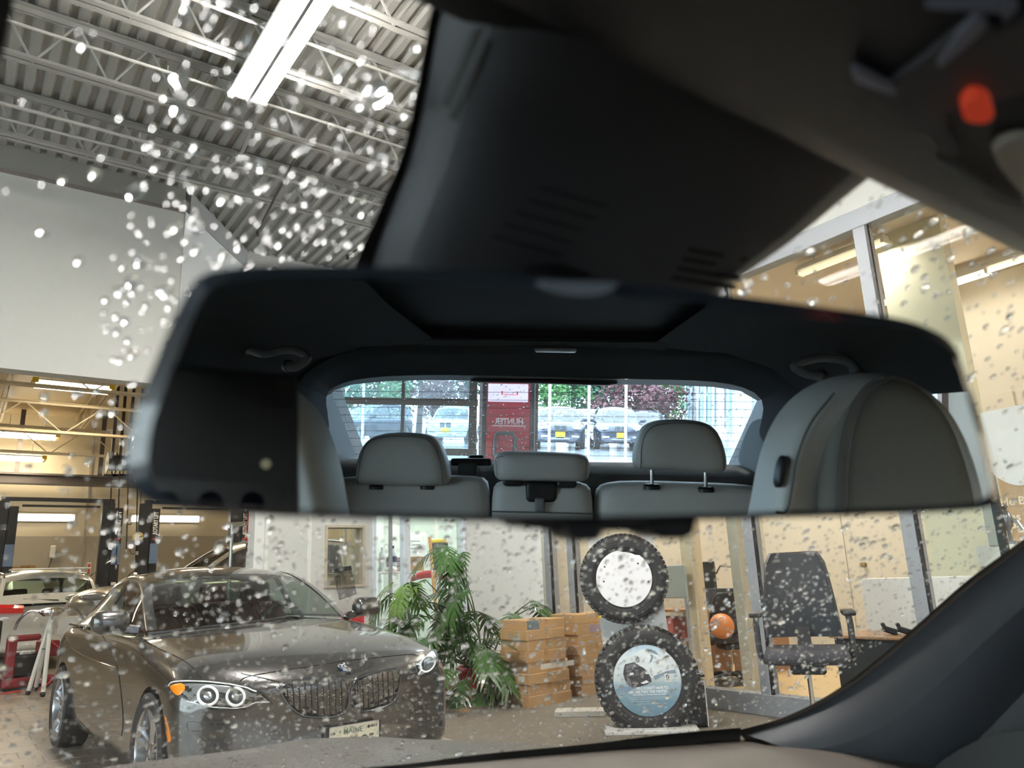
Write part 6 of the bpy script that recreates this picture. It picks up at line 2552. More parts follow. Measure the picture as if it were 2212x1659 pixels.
def office_chair(x, y, rz, label, zback=1.27, w=0.50, dz=0.0):
    t = thing('office_chair', label, 'chair', (x, y, 0), rz, 'office chairs')
    b = MB()
    g = []
    for i in range(9):
        v = i / 8
        z = 0.56 + dz + v * (zback - 0.56 - dz)
        hw = w * (0.56 - 0.13 * v ** 1.5)
        if i == 8:
            hw -= 0.025
        g.append([(u / 6 * hw, 0.20 + 0.05 * (1 - (u / 6) ** 2) + 0.10 * v * v, z) for u in range(-6, 7)])
    g2 = [[(p[0], p[1] + 0.035, p[2]) for p in r] for r in g]
    b.grid(g)
    b.grid(g2)
    b.grid([g[0], g2[0]])
    b.grid([g[-1], g2[-1]])
    b.grid([[r[0] for r in g], [r[0] for r in g2]])
    b.grid([[r[-1] for r in g], [r[-1] for r in g2]])
    b.build('backrest', M_charc, t, angle=60)
    b = MB()
    fr = [g[0][0], *[r[0] for r in g[1:-1]], *[p for p in g[-1]], *[r[-1] for r in g[-2:0:-1]], g[0][-1]]
    b.tube([Vector(p) + Vector((0, 0.017, 0)) for p in fr], 0.017, 8)
    b.build('back_frame', M_dark, t)
    b = MB()
    b.box((0, -0.03, 0.47 + dz), (0.52, 0.50, 0.09), bev=0.04, seg=3)
    b.build('seat', M_fab, t)
    b = MB()
    b.box((0, 0.0, 0.39 + dz), (0.22, 0.26, 0.07), bev=0.015)
    b.beam((0, 0.1, 0.42 + dz), (0, 0.24, 0.62 + dz), 0.09, 0.03)
    b.build('mechanism', M_dark, t)
    for s in (-1, 1):
        b = MB()
        b.tube(smooth_line([(s * 0.18, 0.0, 0.42 + dz), (s * 0.28, 0.0, 0.44 + dz), (s * 0.295, 0.0, 0.62 + dz), (s * 0.29, 0.0, 0.72 + dz)], 4), 0.02, 8)
        b.build('arm', M_dark, t)
        b = MB()
        b.box((s * 0.29, -0.02, 0.73 + dz), (0.085, 0.26, 0.035), bev=0.015, seg=2)
        b.build('arm_pad', M_dark, t)
    b = MB()
    b.tube([(0, 0, 0.36 + dz), (0, 0, 0.16)], 0.014, 10)
    b.tube([(0, 0, 0.20 + dz * 0.4), (0, 0, 0.06)], 0.027, 10)
    b.build('gas_lift', M_chrome, t)
    for k in range(5):
        a = 2 * pi * k / 5 + 0.3
        b = MB()
        b.tube([(0, 0, 0.10), (0.16 * cos(a), 0.16 * sin(a), 0.095), (0.31 * cos(a), 0.31 * sin(a), 0.075)], [0.026, 0.022, 0.016], 8)
        l_ = b.build('base_leg', M_dark, t)
        b = MB()
        b.ball((0.31 * cos(a), 0.31 * sin(a), 0.032), (0.03, 0.03, 0.032))
        b.build('castor', M_dark, l_)
    return t


off_chair = office_chair(4.66, 3.22, radians(-55), 'tall black office chair in front of the main glazing post', zback=1.29, w=0.42, dz=0.17)
c = at_x(1572, 1350, 7.1)
office_chair(7.1, c.y, radians(150), 'dark office chair with star base inside the office beside the orange ball', zback=0.95, w=0.5)

# left desk: screen panels, monitor on arm
XD = 7.75
d0, d1 = at_x(1515, 1270, XD), at_x(1605, 1270, XD)
t = thing('desk', 'wooden office desk with dark screen panel left of the main glazing post', 'desk', (XD, (d0.y + d1.y) / 2, 0))
yl, yh = min(d0.y, d1.y), max(d0.y, d1.y)
ztop = float(at_x(1540, 1300, XD).z)
zlow = float(at_x(1560, 1345, XD).z)
b = MB()
b.box2((XD - 0.02, yl, 0.42), (XD + 0.02, yh + 0.1, ztop + 0.16), bev=0.005)
b.build('screen_panel', M_fab, t, world=True)
b = MB()
b.box2((XD + 0.02, yl - 0.1, 0.71), (XD + 0.75, min(7.2, yh + 0.9), 0.75), bev=0.004)
b.build('desk_top', M_desk, t, world=True)
b = MB()
b.box2((XD - 0.05, yl - 0.1, 0.0), (XD + 0.4, yh + 0.1, 0.36), bev=0.005)
b.build('pedestal', M_desk, t, world=True)
for y in (yl - 0.05, min(7.15, yh + 0.85)):
    b = MB()
    b.box2((XD + 0.1, y, 0.0), (XD + 0.7, y + 0.04, 0.71))
    b.build('leg_panel', M_desk, t, world=True, smooth=False)
XM = 8.0
ma, mb_ = at_x(1505, 1200, XM), at_x(1532, 1290, XM)
t = thing('monitor', 'dark desk monitor on a swing arm above the left desk', 'monitor', (XM, ma.y, 0.75))
b = MB()
cy_ = (ma.y + mb_.y) / 2
b.box((XM, cy_ + 0.05, (ma.z + mb_.z) / 2), (0.05, 0.50, 0.36), bev=0.008)
b.build('screen', M_dark, t, world=True)
b = MB()
arm = [at_x(*q, XM + 0.1) for q in ((1530, 1240), (1548, 1238), (1556, 1222), (1600, 1226))]
b.tube(arm, 0.014, 8)
b.tube([arm[-1], (arm[-1].x, arm[-1].y, 0.75)], 0.016, 8)
b.build('swing_arm', M_steel, t, world=True)
cb_ = at_x(1552, 1255, XM + 0.05)
box_thing((cb_.x, cb_.y, 0.75), 0.22, 0.3, 0.09, 0.2, 'small brown box on the left office desk under the monitor', tape=False, group='boxes in the office')
c = at_x(1562, 1352, 6.75)
b = MB()
b.ball((c.x - 0.02, c.y, max(0.13, c.z)), 0.13, seg=20, rings=14)
tag(b.build('orange_ball', mat('orange_ball', (0.62, 0.20, 0.05), 0.4)), 'orange ball on the office floor beside the chair base', 'ball')
# shelf unit further left with red crates
XS = 6.85
s0, s1 = at_x(1415, 1330, XS), at_x(1450, 1330, XS)
t = thing('shelf_unit', 'low wooden shelf unit seen between the tyres and the grey column', 'shelf', (XS, (s0.y + s1.y) / 2, 0))
y0_, y1_ = min(s0.y, s1.y) - 0.25, max(s0.y, s1.y) + 0.3
for z_ in (0.05, 0.40, 0.75):
    b = MB()
    b.box2((XS, y0_, z_), (XS + 0.4, y1_, z_ + 0.03))
    b.build('shelf_board', M_desk, t, world=True, smooth=False)
for y in (y0_, y1_ - 0.03):
    b = MB()
    b.box2((XS, y, 0), (XS + 0.4, y + 0.03, 0.78))
    b.build('side_panel', M_desk, t, world=True, smooth=False)
t = thing('crate', 'faded red crate on the low office shelf unit', 'crate', (XS + 0.2, s0.y - 0.05, 0.43))
b = MB()
b.box((0, 0, 0.12), (0.3, 0.34, 0.24), bev=0.01)
b.build('crate_body', mat('faded_red', (0.45, 0.13, 0.12), 0.5), t)
b = MB()
b.box((0, 0, 0.245), (0.32, 0.36, 0.02), bev=0.005)
b.build('rim', mat('faded_red', (0.45, 0.13, 0.12), 0.5), t)
c = at_x(1452, 1260, 6.3)
t = thing('grey_screen', 'grey free standing divider panel behind the upper tyre', 'divider', (6.3, c.y, 0))
b = MB()
b.box((0, 0, 1.1), (0.03, 0.42, 0.34), bev=0.008)
b.build('panel', mat('grey_divider', (0.30, 0.31, 0.29), 0.6), t)
b = MB()
b.box((0, -0.18, 0.47), (0.025, 0.03, 0.94))
b.box((0, -0.18, 0.01), (0.3, 0.2, 0.02))
b.build('foot', M_alum, t, smooth=False)
# dark carpet strips on the office floor
b = MB()
for pts in ([(1490, 1446), (1560, 1432), (1646, 1414), (1660, 1452), (1600, 1443), (1500, 1448)], [(1480, 1455), (1560, 1460), (1652, 1470), (1600, 1482), (1520, 1494), (1460, 1490)]):
    P = [at_z(x, y, 0.008) for x, y in pts]
    P = [Vector((max(p.x, XG + 0.08), min(7.2, p.y), p.z)) for p in P]
    v1 = [b.v(p) for p in P]
    b.bm.faces.new(v1)
o = b.build('carpet', mat('dark_carpet', (0.10, 0.075, 0.055), 0.9, bump=0.3, bscale=300), smooth=False)
tag(o, 'dark brown carpet strips on the tan office floor', 'carpet')
# right hand group: low cabinet, white divider, ledge
XC1 = 6.45
a1, a2 = at_x(1802, 1384, XC1), at_x(1990, 1384, XC1)
t = thing('low_cabinet', 'low dark mesh cabinet with brown top right of the office chair', 'cabinet', (XC1, (a1.y + a2.y) / 2, 0))
zt = float(at_x(1860, 1380, XC1).z)
b = MB()
b.box2((XC1, a2.y - 0.6, 0.02), (XC1 + 0.4, a1.y, zt), bev=0.006)
b.build('cabinet_body', M_charc, t, world=True)
b = MB()
b.box2((XC1 - 0.03, a2.y - 0.6, zt), (XC1 + 0.55, a1.y + 0.03, zt + 0.025), bev=0.005)
b.build('cabinet_top', M_desk, t, world=True)
XW = 7.35
w1, w2 = at_x(1857, 1250, XW), at_x(1880, 1362, XW)
b = MB()
b.box2((XW, 1.2, w2.z - 0.03), (XW + 0.03, w1.y, w1.z), bev=0.004)
o = b.build('white_divider', mat('white_laminate', (0.78, 0.77, 0.79), 0.4, var=0.02))
td = thing('desk_divider', 'white laminate divider board standing behind the low cabinet', 'divider', (XW, 2.5, 0))
o.parent = td
o.matrix_parent_inverse = ROOTM[td.name].inverted()
b = MB()
for y in (1.4, w1.y - 0.15):
    b.box2((XW - 0.15, y, 0), (XW + 0.2, y + 0.05, 0.03))
    b.box2((XW, y, 0), (XW + 0.03, y + 0.05, w2.z))
b.build('foot', M_alum, td, world=True, smooth=False)
for i, (px, py) in enumerate(((1922, 1360), (1955, 1362))):
    c = at_x(px, py, XC1 + 0.2)
    t = thing('card_terminal', ['black card terminal on the low cabinet, nearer the chair', 'black card terminal on the low cabinet, nearer the pillar'][i], 'terminal', (c.x, c.y, zt + 0.025), 0.6)
    b = MB()
    b.box((0, 0, 0.035), (0.09, 0.12, 0.05), R=Matrix.Rotation(0.35, 3, 'X'), bev=0.01)
    b.build('keypad', M_dark, t)
    b = MB()
    b.box((0, 0.045, 0.075), (0.085, 0.03, 0.05), R=Matrix.Rotation(-0.4, 3, 'X'), bev=0.005)
    b.build('screen', M_charc, t)
    b = MB()
    b.box((0, -0.065, 0.008), (0.085, 0.02, 0.012))
    b.build('paper_slot', M_sheet, t, smooth=False)
XO = 8.6
o1, o2 = at_x(2015, 1240, XO), at_x(2120, 1232, XO)
t = thing('counter', 'counter with orange brown ledge beyond the white divider', 'counter', (XO, 3.5, 0))
b = MB()
b.box2((XO, o2.y - 1.2, o1.z - 0.04), (XO + 0.5, o1.y, o1.z), bev=0.004)
b.build('ledge', mat('orange_laminate', (0.52, 0.22, 0.08), 0.4), t, world=True)
b = MB()
b.box2((XO + 0.04, o2.y - 1.2, 0), (XO + 0.46, o1.y - 0.02, o1.z - 0.04))
b.build('front_panel', mat('white_laminate', (0.78, 0.77, 0.79), 0.4, var=0.02), t, world=True, smooth=False)
c = at_x(2072, 1222, XO + 0.15)
b = MB()
b.box((c.x, c.y, o1.z + 0.03), (0.1, 0.2, 0.06), bev=0.015)
tag(b.build('stapler', M_dark), 'small dark stapler on the orange brown ledge', 'stapler')
# panel and sign right of the mirror
b = MB()
p1, p2 = at_x(2122, 1105, 6.05), at_x(2158, 1180, 6.05)
b.box2((6.05, p2.y, p2.z), (6.09, p1.y, p1.z + 0.25), bev=0.004)
tg = thing('grey_panel', 'grey panel with black edge beside the lettered office sign', 'panel', (6.07, p1.y, 0.0))
o = b.build('panel', mat('grey_divider', (0.30, 0.31, 0.29), 0.6), tg, world=True)
b = MB()
b.box2((6.045, p2.y - 0.05, 0.0), (6.095, p2.y, p1.z + 0.25), bev=0.003)
b.build('edge_post', M_dark, tg, world=True)
XB = 7.6
s1, s2 = at_x(2150, 880, XB), at_x(2160, 1170, XB)
sg = thing('office_sign', 'tan wall board with white staff names right of the mirror', 'sign', (XB, s1.y - 0.6, 0))
b = MB()
b.box2((XB + 0.01, s1.y - 1.6, 0.0), (XB + 0.05, s1.y + 0.10, 1.95))
b.build('board', mat('tan_board', (0.50, 0.335, 0.19), 0.55, var=0.06), sg, world=True, smooth=False)
wz0, wz1 = at_x(2170, 1045, XB).z, at_x(2170, 868, XB).z
b = MB()
n_ = 20
pts = [(-1.6, wz1 - 0.02), (0.14, wz1 - 0.06), (0.14, wz0 + 0.10)] + [(0.14 - 0.22 * i / 8, wz0 + 0.10 - 0.13 * sin(pi / 2 * i / 8)) for i in range(1, 9)] + [(-1.6, wz0 - 0.04)]
b.prism(pts, 0.006, Matrix(((0, 0, -1, XB + 0.008), (1, 0, 0, s1.y), (0, 1, 0, 0), (0, 0, 0, 1))))
b.build('white_sheet', mat('white_card', (0.74, 0.73, 0.75), 0.35, var=0.02), sg, world=True, smooth=False)
M_sgn = mat('sign_letter', (0.80, 0.70, 0.55), 0.5)
for s_, px, py, size in (('Kyle B', 2162, 1086, 0.10), ('Presi', 2182, 1118, 0.10), ('Pa', 2180, 1142, 0.12)):
    c = at_x(px, py, XB)
    if s_ == 'Kyle B':
        lettering('yle B', size, (XB - 0.002, c.y, c.z), (0, -1, 0), (0, 0, 1), M_sgn, sg, align='LEFT', bold=0.002)
    elif s_ == 'Presi':
        lettering('es', size, (XB - 0.002, c.y, c.z), (0, -1, 0), (0, 0, 1), M_sgn, sg, align='LEFT', bold=0.002)
    else:
        lettering('Pa', size, (XB - 0.002, c.y, c.z), (0, -1, 0), (0, 0, 1), M_sgn, sg, align='LEFT', bold=0.002)
c = at_x(2180, 1150, 6.6)
t = thing('statuette', 'small grey metal statuette in front of the lettered sign', 'statuette', (c.x, c.y, 0.0))
zz = float(at_x(2178, 1176, 6.6).z)
b = MB()
b.box2((-0.15, -0.2, 0), (0.15, 0.2, zz))
b.build('plinth', M_sheet, t, smooth=False)
b = MB()
b.lathe([(0, 0), (0.05, 0), (0.05, 0.02), (0.015, 0.03), (0.012, 0.10), (0.035, 0.14), (0.045, 0.19), (0.03, 0.24), (0.012, 0.26), (0.025, 0.29), (0.0, 0.32)], c=(0, 0, zz), n=16)
b.tube([(0, 0, zz + 0.20), (0.0, -0.07, zz + 0.17), (0.0, -0.10, zz + 0.10)], 0.012, 6)
b.tube([(0, 0, zz + 0.20), (0.0, 0.07, zz + 0.17), (0.0, 0.09, zz + 0.23)], 0.012, 6)
b.build('figure', mat('dark_pewter', (0.20, 0.20, 0.21), 0.3, 0.8), t)
# door knob on the panelled wall
c = at_x(1868, 1220, OX - 0.02)
t = thing('door_knob', 'round brass knob on the beige panelled office wall', 'knob', tuple(c))
b = MB()
b.lathe([(0.035, 0.0), (0.035, 0.01), (0.012, 0.015), (0.012, 0.045), (0.03, 0.055), (0.033, 0.075), (0.0, 0.085)], axis='X', n=16)
b.bm.transform(Matrix.Rotation(pi, 4, 'Z'))
b.build('knob', mat('brass', (0.45, 0.33, 0.15), 0.25, 0.9), t)
# ------------------------------------------------------------------ service bay behind the bulkhead
M_liftb = mat('lift_black', (0.015, 0.016, 0.02), 0.4, var=0.15)
M_liftblue = mat('lift_blue', (0.16, 0.24, 0.42), 0.35)
M_white_ink = mat('white_ink', (0.85, 0.85, 0.83), 0.5)
M_redink = mat('red_ink', (0.65, 0.05, 0.03), 0.5)
YLF = 20.3


def lift_post(px, label, labelled=True, face=1):
    c = at_y(px, 1250, YLF)
    h = 3.32
    t = thing('lift_post', label, 'lift', (c.x, YLF, 0), group='vehicle lift posts')
    b = MB()
    b.box2((-0.20, -0.10, 0.0), (0.06, 0.12, h), bev=0.01)
    b.build('column', M_liftb, t)
    b = MB()
    b.box2((0.06, -0.13, 0.35), (0.24, 0.10, h - 0.12), bev=0.008)
    b.build('cover', M_liftb, t)
    b = MB()
    b.box2((0.06, -0.145, 1.9), (0.235, -0.13, h - 0.95), bev=0.004)
    b.build('blue_panel', M_liftblue, t)
    b = MB()
    b.box2((-0.32, -0.3, 0.0), (0.32, 0.3, 0.02))
    b.build('base_plate', M_liftb, t, smooth=False)
    b = MB()
    b.box2((-0.24, -0.20, 0.45), (0.12, 0.16, 1.05), bev=0.01)
    b.build('carriage', M_liftb, t)
    b = MB()
    b.beam((-0.1, -0.15, 0.55), (-0.75, -0.75, 0.40), 0.10, 0.09)
    b.build('arm', M_liftb, t)
    b = MB()
    b.box2((0.10, -0.15, 1.15), (0.20, -0.135, 1.5))
    b.box2((0.02, -0.15, 1.2), (0.07, -0.135, 1.42))
    b.build('warning_plate', M_white_ink, t, smooth=False)
    b = MB()
    b.tube(smooth_line([(-0.22, -0.05, 1.75), (-0.36, -0.05, 1.6), (-0.38, -0.05, 1.3), (-0.25, -0.05, 1.15)], 4), 0.012, 6)
    b.build('hose', M_dark, t)
    if labelled:
        o = lettering('ROTARY LIFT', 0.135, (c.x + 0.155, YLF - 0.149, h - 0.47), (0, 0, 1), (-1, 0, 0), M_white_ink, t, world=True, bold=0.004, sx=0.66)
        b = MB()
        b.box2((0.10, -0.149, h - 0.86), (0.20, -0.145, h - 0.83))
        b.build('red_mark', M_redink, t, smooth=False)
    return c.x, h


x1, h1 = lift_post(228, 'black lift post with vertical white lettering, beside the white car')
x2, h2 = lift_post(310, 'black lift post with vertical white lettering, just left of the coupe roof')
x0, h0 = lift_post(-6, 'black lift post at the picture edge above the white car', labelled=False)
x3, h3 = lift_post(507, 'black lift post beside the white wall edge')
for a, c, h, lb in ((x0, x1, h1, 'black cross beam joining the tops of the lift posts over the white car'), (x2, x3, h2, 'black cross beam joining the tops of the lift posts behind the mirror')):
    b = MB()
    b.box2((a - 0.1, YLF - 0.06, h + 0.0), (c + 0.05, YLF + 0.06, h + 0.09))
    b.box2((a + 0.3, YLF - 0.04, h - 0.12), (c - 0.25, YLF + 0.0, h - 0.07))
    tag(b.build('lift_beam', M_liftb, smooth=False), lb, 'beam', 'lift cross beams')

# hose reels and hanging hoses
for i, (px, pye) in enumerate(((237, 1208), (254, 1225), (276, 1192), (296, 1225))):
    top = at_y(px + (4 if i < 2 else 0), 1000, 18.6)
    t = thing('hose_reel', ['black hose reel under the bay roof, first from the left', 'black hose reel under the bay roof, second from the left', 'black hose reel partly behind the mirror edge, third from the left', 'black hose reel hidden behind the mirror edge'][i], 'reel', (top.x, 18.6, top.z), group='hose reels over the bay')
    b = MB()
    b.lathe([(0.05, -0.09), (0.24, -0.09), (0.24, -0.075), (0.17, -0.07), (0.17, 0.07), (0.24, 0.075), (0.24, 0.09), (0.05, 0.09)], axis='X', n=24)
    b.build('drum', M_dark, t)
    b = MB()
    b.beam((0.0, 0.0, 0.0), (0, 0, 5.76 - top.z), 0.06, 0.05, up=(0, 1, 0))
    b.box2((-0.13, -0.03, -0.30), (0.13, 0.03, -0.25))
    b.build('bracket', M_dark, t, smooth=False)
    end = at_y(px - 6, pye, 18.6)
    b = MB()
    b.tube([(top.x, 18.45, top.z - 0.2), (lerp(top.x, end.x, 0.5), 18.45, lerp(top.z, end.z, 0.5)), (end.x, 18.45, end.z)], 0.014, 6)
    b.build('hose', M_dark, t, world=True)
    b = MB()
    if i == 0:
        b.tube([(end.x, 18.45, end.z), (end.x - 0.04, 18.45, end.z - 0.10), (end.x + 0.05, 18.45, end.z - 0.04)], 0.012, 6)
    elif i == 2:
        b.ball((end.x + 0.02, 18.45, end.z + 0.6), 0.045)
        b.ball((end.x, 18.45, end.z), (0.02, 0.02, 0.06))
    else:
        b.ball((end.x, 18.45, end.z), (0.02, 0.02, 0.06))
    b.build('nozzle', M_steel, t, world=True)
c = at_y(298, 1160, 18.2)
t = thing('balancer', 'round yellow tool balancer hanging between the hoses and the lift post', 'balancer', (c.x, 18.2, c.z))
b = MB()
b.lathe([(0.0, -0.06), (0.085, -0.06), (0.10, -0.04), (0.10, 0.04), (0.085, 0.06), (0.0, 0.06)], axis='Y', n=24)
b.build('drum', M_yellow, t)
b = MB()
b.beam((0, -0.065, 0), (0.11, -0.065, 0.02), 0.02, 0.02)
b.build('slot', M_dark, t, smooth=False)
b = MB()
b.tube([(0, 0, 0.1), (0, 0, 5.76 - c.z)], 0.008, 6)
b.tube([(0, 0, -0.1), (0, 0, -0.75)], 0.008, 6)
b.tube(smooth_line([(-0.05, 0, -0.1), (-0.14, 0, -0.25), (-0.08, 0, -0.36), (0, 0, -0.3)], 4), 0.007, 5)
b.build('cable', M_dark, t)
b = MB()
b.box((0, 0, -0.34), (0.06, 0.05, 0.08), bev=0.01)
b.box((0.0, 0, -0.85), (0.14, 0.12, 0.22), bev=0.04)
b.build('tool', M_steel, t)

# things on the far wall
c = at_y(114, 1192, YF - 0.1)
t = thing('paper_dispenser', 'white paper towel dispenser on the taupe bay wall', 'dispenser', (c.x, YF - 0.1, c.z))
b = MB()
b.box((0, 0, 0), (0.12, 0.12, 0.30), bev=0.02)
b.build('case', M_sheet, t)
b = MB()
b.tube(smooth_line([(0.0, 0, -0.15), (-0.06, 0, -0.4), (-0.14, 0, -0.7)], 4), 0.008, 5)
b.build('cord', M_dark, t)
c = at_y(191, 1237, YF - 0.03)
t = thing('wall_sign', 'narrow red and white vertical sign on the taupe bay wall', 'sign', (c.x, YF - 0.03, c.z))
b = MB()
b.box((0, 0, 0), (0.10, 0.01, 0.50), bev=0.003)
b.build('plate', mat('sign_white', (0.72, 0.68, 0.62), 0.5), t)
b = MB()
b.box((0, -0.007, 0.08), (0.06, 0.004, 0.28))
b.prism([(-0.03, -0.18), (0.03, -0.18), (0, -0.23)], 0.004, Matrix(((1, 0, 0, 0), (0, 0, -1, -0.005), (0, 1, 0, 0), (0, 0, 0, 1))))
b.build('red_print', M_redink, t, smooth=False)
c = at_y(30, 1225, 21.0)
t = thing('work_bench', 'dark work bench with cartons against the bay wall behind the white car', 'bench', (c.x, 21.4, 0))
zt_ = float(at_y(30, 1240, 21.0).z)
b = MB()
b.box2((-2.6, -0.4, zt_ - 0.08), (0.35, 0.9, zt_), bev=0.005)
b.build('bench_top', M_dark, t)
for x in (-2.5, -1.2, 0.28):
    b = MB()
    b.box2((x - 0.04, -0.35, 0), (x + 0.04, 0.85, zt_ - 0.08))
    b.build('leg', M_liftb, t, smooth=False)
b = MB()
b.box2((-2.5, -0.3, 0.4), (0.25, 0.85, 0.46))
b.build('lower_shelf', M_desk, t, smooth=False)
for i, (px, w, h_, lb) in enumerate(((15, 0.55, 0.16, 'flat yellow brown carton on the work bench at the picture edge'), (60, 0.28, 0.19, 'small brown carton on the work bench above the raised bonnet'))):
    c2 = at_y(px, 1230, 21.2)
    box_thing((c2.x, 21.3, zt_), w, 0.4, h_, 0.0, lb, group='cartons on the work bench')

# white hatchback with raised bonnet, seen from behind
M_whitep = mat('alpine_white_paint', (0.72, 0.71, 0.66), 0.25, coat=1.0, var=0.02)
wc = at_y(112, 1300, 16.2)
white_car, wbody = make_car(SUV, 'car', 'white hatchback with its bonnet raised, seen from behind in the service bay', 'car', M_whitep, (wc.x - 0.3, 18.57, 0), radians(97), gl=M_carglass, rails=True, detail=False)
for s in (1, -1):
    b = MB()
    g = []
    for i in range(7):
        v = i / 6
        g.append([(-2.46 + 0.30 * v ** 2 + 0.02, s * (0.42 + 0.53 * v), 0.97 + 0.02 * v), (-2.49 + 0.30 * v ** 2 + 0.02, s * (0.43 + 0.54 * v), 1.055 + 0.03 * v), (-2.44 + 0.30 * v ** 2 + 0.02, s * (0.42 + 0.53 * v), 1.10 + 0.05 * v)])
    b.grid(g)
    b.build('tail_lamp', mat('tail_red', (0.62, 0.02, 0.025), 0.15, coat=1.0, emit=(1, 0.03, 0.02), estr=0.15), white_car)
b = MB()
b.box((-2.12, 0, 1.71), (0.30, 1.26, 0.035), bev=0.012)
b.build('roof_spoiler', M_whitep, white_car)
b = MB()
b.beam((-2.36, -0.12, 1.16), (-2.30, 0.42, 1.20), 0.03, 0.02)
b.build('rear_wiper', M_dark, white_car)
b = MB()
g = []
for i in range(7):
    v = i / 6
    g.append([(0.95 + 1.15 * v - 0.1 * v * v, y * (0.75 - 0.08 * v), 1.10 + 0.78 * v - 0.10 * (y * y)) for y in (-1, -.6, 0, .6, 1)])
b.grid(g)
b.grid([[(p[0], p[1], p[2] - 0.04) for p in r] for r in g])
b.build('raised_bonnet', M_whitep, white_car)

# silver estate parked across, behind the coupe
M_silver = mat('silver_paint', (0.42, 0.40, 0.35), 0.28, 0.6, coat=1.0, var=0.02)
silver, sbody = make_car(SUV, 'car', 'silver estate car raised on a low lift behind the coupe, only bonnet and roof showing', 'car', M_silver, (1.45 + 2.42, 13.75, 0.33), radians(181), gl=M_carglassd, rails=True, detail=False, roofmat=M_shadowline)
t = thing('scissor_lift', 'low scissor lift platform under the silver estate car', 'lift', (3.87, 13.75, 0))
for y in (-0.45, 0.45):
    b = MB()
    b.box2((-1.1, y - 0.25, 0.42), (1.1, y + 0.25, 0.55), bev=0.01)
    b.build('platform', M_liftb, t)
    for q in (1, -1):
        b = MB()
        b.beam((-0.8 * q, y, 0.03), (0.8 * q, y, 0.42), 0.08, 0.06)
        b.build('scissor_arm', M_liftb, t, smooth=False)
for s in (1, -1):
    b = MB()
    b.ball((2.10, s * 0.74, 0.86), (0.22, 0.16, 0.07))
    b.build('headlamp', M_lampin, silver)

M_redm = mat('worn_red_enamel', (0.24, 0.02, 0.03), 0.4, var=0.3)
# red tyre machine, tripod stand
c = at_z(40, 1480)
c = Vector((c.x * 0.965, c.y * 0.965, 0))
t = thing('tyre_machine', 'red tyre changing machine with black pillar in front of the white car', 'machine', (c.x, c.y, 0), 0.2)
t.scale = (0.82, 0.82, 0.9)
for nm, a_, b_, m_, bv in (('base', (-0.35, -0.4, 0.05), (0.45, 0.45, 0.22), M_redm, 0.03), ('cabinet', (-0.20, -0.25, 0.22), (0.28, 0.3, 0.62), M_dark, 0.03), ('red_column', (-0.30, -0.28, 0.22), (-0.16, -0.14, 0.95), M_redm, 0.02),
                           ('top_arm', (-0.30, -0.28, 0.88), (0.20, -0.14, 1.0), M_redm, 0.03), ('black_pillar', (-0.62, 0.15, 0.0), (-0.30, 0.42, 1.28), M_dark, 0.02), ('control_box', (0.25, -0.2, 0.55), (0.52, 0.2, 0.85), M_redm, 0.02)):
    b = MB()
    b.box2((a_[0], a_[1], a_[2] * 0.8), (b_[0], b_[1], b_[2] * 0.8), bev=bv)
    b.build(nm, m_, t)
b = MB()
b.lathe([(0.0, 0.0), (0.26, 0.0), (0.26, 0.03), (0.0, 0.03)], c=(0.05, 0.05, 0.51), n=20)
b.build('turntable', M_steel, t)
b = MB()
b.lathe([(0.05, -0.08), (0.12, -0.08), (0.12, 0.08), (0.05, 0.08)], c=(-0.45, -0.2, 0.12), axis='Y', n=18)
b.lathe([(0.02, -0.03), (0.05, -0.03), (0.05, 0.03), (0.02, 0.03)], c=(0.3, -0.42, 0.05), axis='Y', n=14)
b.build('roller', M_rubber, t)
b = MB()
b.tube(smooth_line([(0.3, -0.3, 0.72), (0.5, -0.4, 0.5), (0.45, -0.45, 0.25), (0.2, -0.6, 0.03), (-0.3, -0.75, 0.02), (-0.9, -0.7, 0.02)], 6), 0.012, 6)
b.build('air_hose', M_redink, t)
a_, c_ = at_z(60, 1502), at_z(92, 1506)
top = at_y(112, 1322, (a_.y + c_.y) / 2 + 0.15)
t = thing('tripod_stand', 'white tripod stand with silver head in front of the tyre machine', 'stand', (top.x, top.y, 0))
for f in (a_, c_, Vector((top.x - 0.05, top.y + 0.5, 0))):
    b = MB()
    b.tube([top - Vector((0, 0, 0.06)), (f.x, f.y, 0.04)], 0.026, 8)
    l_ = b.build('leg', M_sheet, t, world=True)
    b = MB()
    b.ball((f.x, f.y, 0.035), 0.035)
    b.build('foot', M_dark, l_, world=True)
b = MB()
mid_ = [top.lerp(f, 0.45) for f in (a_, c_)]
b.tube([mid_[0], mid_[1]], 0.012, 6)
b.build('brace', M_steel, t, world=True)
b = MB()
b.lathe([(0.0, -0.05), (0.10, -0.05), (0.16, 0.0), (0.16, 0.03), (0.06, 0.06), (0.0, 0.06)], c=tuple(top), n=20)
for s in (-1, 1):
    b.tube(smooth_line([top + Vector((0.08 * s, 0, 0)), top + Vector((0.25 * s, 0, 0.03)), top + Vector((0.36 * s, 0, -0.08)), top + Vector((0.40 * s, 0, -0.2))], 4), 0.018, 6)
b.build('head', M_chrome, t, world=True)
b = MB()
b.box(tuple(top + Vector((0.28, 0.25, -0.2))), (0.34, 0.12, 0.26), bev=0.03)
b.build('white_tray', M_sheet, t, world=True)

